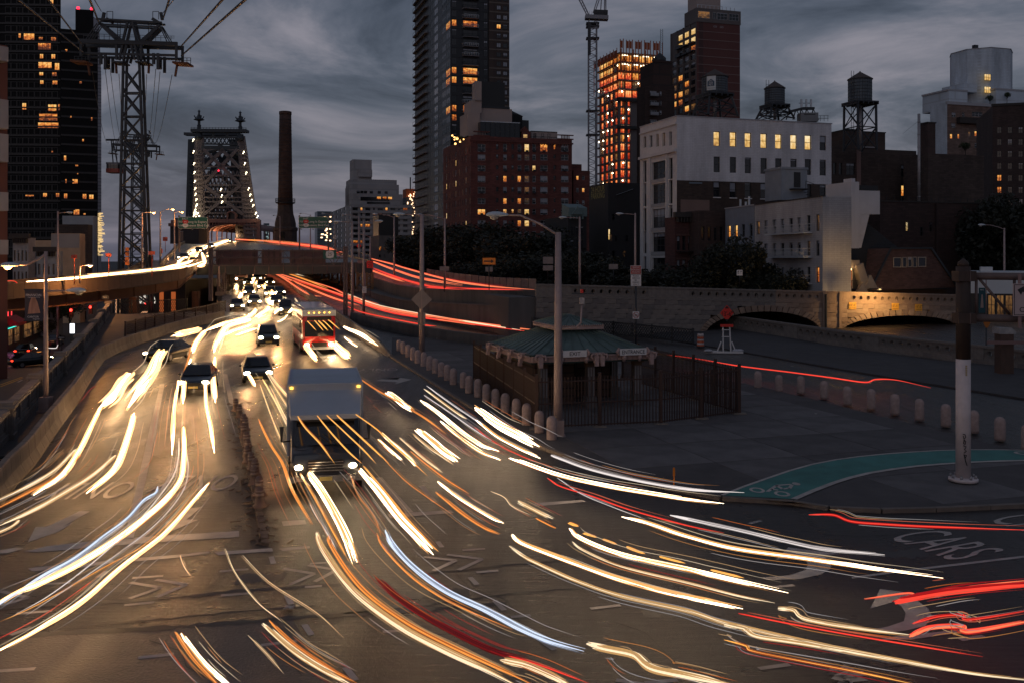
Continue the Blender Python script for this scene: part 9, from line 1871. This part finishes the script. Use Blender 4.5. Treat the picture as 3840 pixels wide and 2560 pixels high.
# ================= trees
LEAF=mat('dark leaves',(.010,.013,.007),.7,3,.5);LEAF2=mat('street tree leaves',(.03,.045,.018),.7,3,.5);BARK=mat('bark',(.03,.024,.02),.9,3,.3)
def treemesh(seed,h,r,n,leaf,low=.25,ls=.28):
 R2=random.Random(seed);b=MB();tr=MB();tr.tube([(0,0,-.5),(.1,.05,h*.3),(0,.1,h*.62)],[.28*h/9,.2*h/9,.08*h/9],7)
 clumps=[]
 for i in range(16):
  a=R2.uniform(0,6.28);rr=r*math.sqrt(R2.random())*.82;z=h*(low+(1-low)*(R2.random()**.8)*.9);z=min(z,h*(1.0-.45*(rr/r)**2)-.4);c=Vector((rr*math.cos(a),rr*math.sin(a),z));clumps.append((c,r*R2.uniform(.22,.42)))
  s=Vector((0,.05,h*.25+R2.random()*h*.25));tr.tube([s,s.lerp(c,.5)+Vector((0,0,-.2)),c],[.08*h/9,.05*h/9,.02],5)
 for i in range(n):
  c,cr=R2.choice(clumps);d=Vector((R2.gauss(0,1),R2.gauss(0,1),R2.gauss(0,.75)));d.normalize();p=c+d*cr*R2.random()**.35
  u=Vector((R2.gauss(0,1),R2.gauss(0,1),R2.gauss(0,.5))).normalized();v=u.cross(Vector((R2.gauss(0,1),R2.gauss(0,1),R2.gauss(0,1)))).normalized();s=ls*R2.uniform(.5,1.3)
  b.face([p-u*s,p+v*s*.55,p+u*s,p-v*s*.55])
 return tr.mesh('trunk',BARK),b.mesh('crown',leaf)
TMs=[treemesh(1,9.5,5.2,5200,LEAF),treemesh(2,8.5,4.6,4600,LEAF),treemesh(3,10.5,5.6,5600,LEAF)];TMst=treemesh(7,7,3,2600,LEAF2,.3,.2)
def tree(label,px,D,pyt,k=None,z=None,tm=None,grp='dark trees beyond the outbound ramp',w=1):
 base=P(px,970,D);base.z=zg(D)-.5 if z is None else z;h=zat(pyt,D)-base.z;m_=tm or TMs[k];h0={0:9.5,1:8.5,2:10.5,None:7}[k];s=h/h0
 t=thing('tree',label,'tree',base,RND.uniform(0,6),grp);t.scale=(s*w,s*w,s);obj('trunk',m_[0],t);obj('crown',m_[1],t);return t
TR=[(1545,205,880,0,1.1,'dark tree at the left end of the wood below the tall tower'),(1610,195,848,1,1.2,'dark round tree under the tower balconies'),(1690,180,835,2,1.1,'dark tree left of the orange arrow sign'),(1770,168,850,0,1.2,'dark tree rising directly behind the orange arrow sign'),(1850,160,832,2,1.1,'tallest dark tree in the middle of the wood'),(1935,150,838,1,1.3,'dark tree right of the tallest one'),(2020,142,868,0,1.2,'dark tree behind the two stacked sign backs'),(2110,134,900,1,1.3,'low dark tree left of the long armed lamp post'),(2190,120,948,2,.9,'low dark bush like tree before the row house dormer'),(2260,116,975,0,1.2,'low tree before the parking garage'),(2350,114,985,1,1.3,'low tree behind the snow route sign'),(1580,178,935,1,1.3,'low front tree at the left end of the wood'),(1700,160,940,0,1.4,'low front tree left of the arrow sign post'),(1800,142,945,1,1.4,'low front tree behind the far parapet'),(1900,132,950,2,1.2,'low front tree right of the arrow sign post'),(1985,124,960,0,1.4,'low front tree at the start of the pierced parapet')]
for px,D,py,k,w,lab in TR:tree(lab,px,D,py,k,w=w)
for px,D,py,k,w,lab in((2480,114,1000,0,1.3,'low dark shrub tree at the foot of the white loft building'),(2570,112,975,1,1.2,'dark tree below the red cornice house'),(2660,111,955,2,.9,'dark tree in front of the brown row house'),(2760,110,895,0,.8,'full dark tree covering the blue house and its neighbour'),(2830,110,935,1,.7,'dark tree with a ragged edge against the grey apartment building'),(2905,108,1018,1,.9,'small dark tree under the iron balconies'),(2960,107,1020,0,.9,'lowest ragged bush in front of the iron balconies')):tree(lab,px,D,py,k,w=w,grp='dark trees above the viaduct')
for px,D,py,k,w,lab in((3715,135,720,2,.75,'tall dark tree at the right behind the grey lamp post'),(3800,128,770,0,.8,'dark tree in front of the right edge block'),(3850,132,710,1,.9,'dark tree cut by the right edge'),(3680,142,760,1,.8,'dark tree at the corner of the brick hall')):tree(lab,px,D,py,k,w=w,grp='dark trees at the right')
for px,D,py,w,lab in((215,138,1110,.8,'leafy street tree under the ramp left of the red traffic light'),(262,142,1118,.8,'leafy street tree under the ramp by the 1 Av sign'),(180,118,1190,.8,'dark street tree behind the banner lamp post')):tree(lab,px,D,py,None,z=zl(D),tm=TMst,grp='street trees on the avenue',w=w)
for i,(px,D,py,w,lab)in enumerate(((3500,268,368,.5,'small conifer on the roof terrace edge of the stepped house'),(3532,268,362,.7,'round roof garden tree by the penthouse of the stepped house'),(3562,268,352,.9,'leafy roof garden shrub under the penthouse hood'),(3712,258,356,.9,'roof terrace shrub below the blue white tower'),(3776,258,345,.8,'roof terrace shrub at the right of the tower block'),(3620,245,532,1.0,'potted tree on a lower terrace of the stepped house'),(1722,252,508,1.2,'roof garden shrub above the red brick house corner, lit from below'))):
 t=tree(lab,px,D,py,None,z=P(px,py+(42 if i!=5 else 55),D).z,tm=TMst,grp='roof garden plants',w=w)
p=P(1722,528,251);t=thing('terrace_lights','cluster of warm lights among roof plants at the corner of the red brick house','lights',p);b=MB()
for i in range(9):b.ball((RND.uniform(-3,3),RND.uniform(-1,1),RND.uniform(-1,1.6)),RND.uniform(.15,.4),6)
tag(b.build('bulbs',emat('terrace bulb',(1,.5,.15),4),t),kind='stuff')
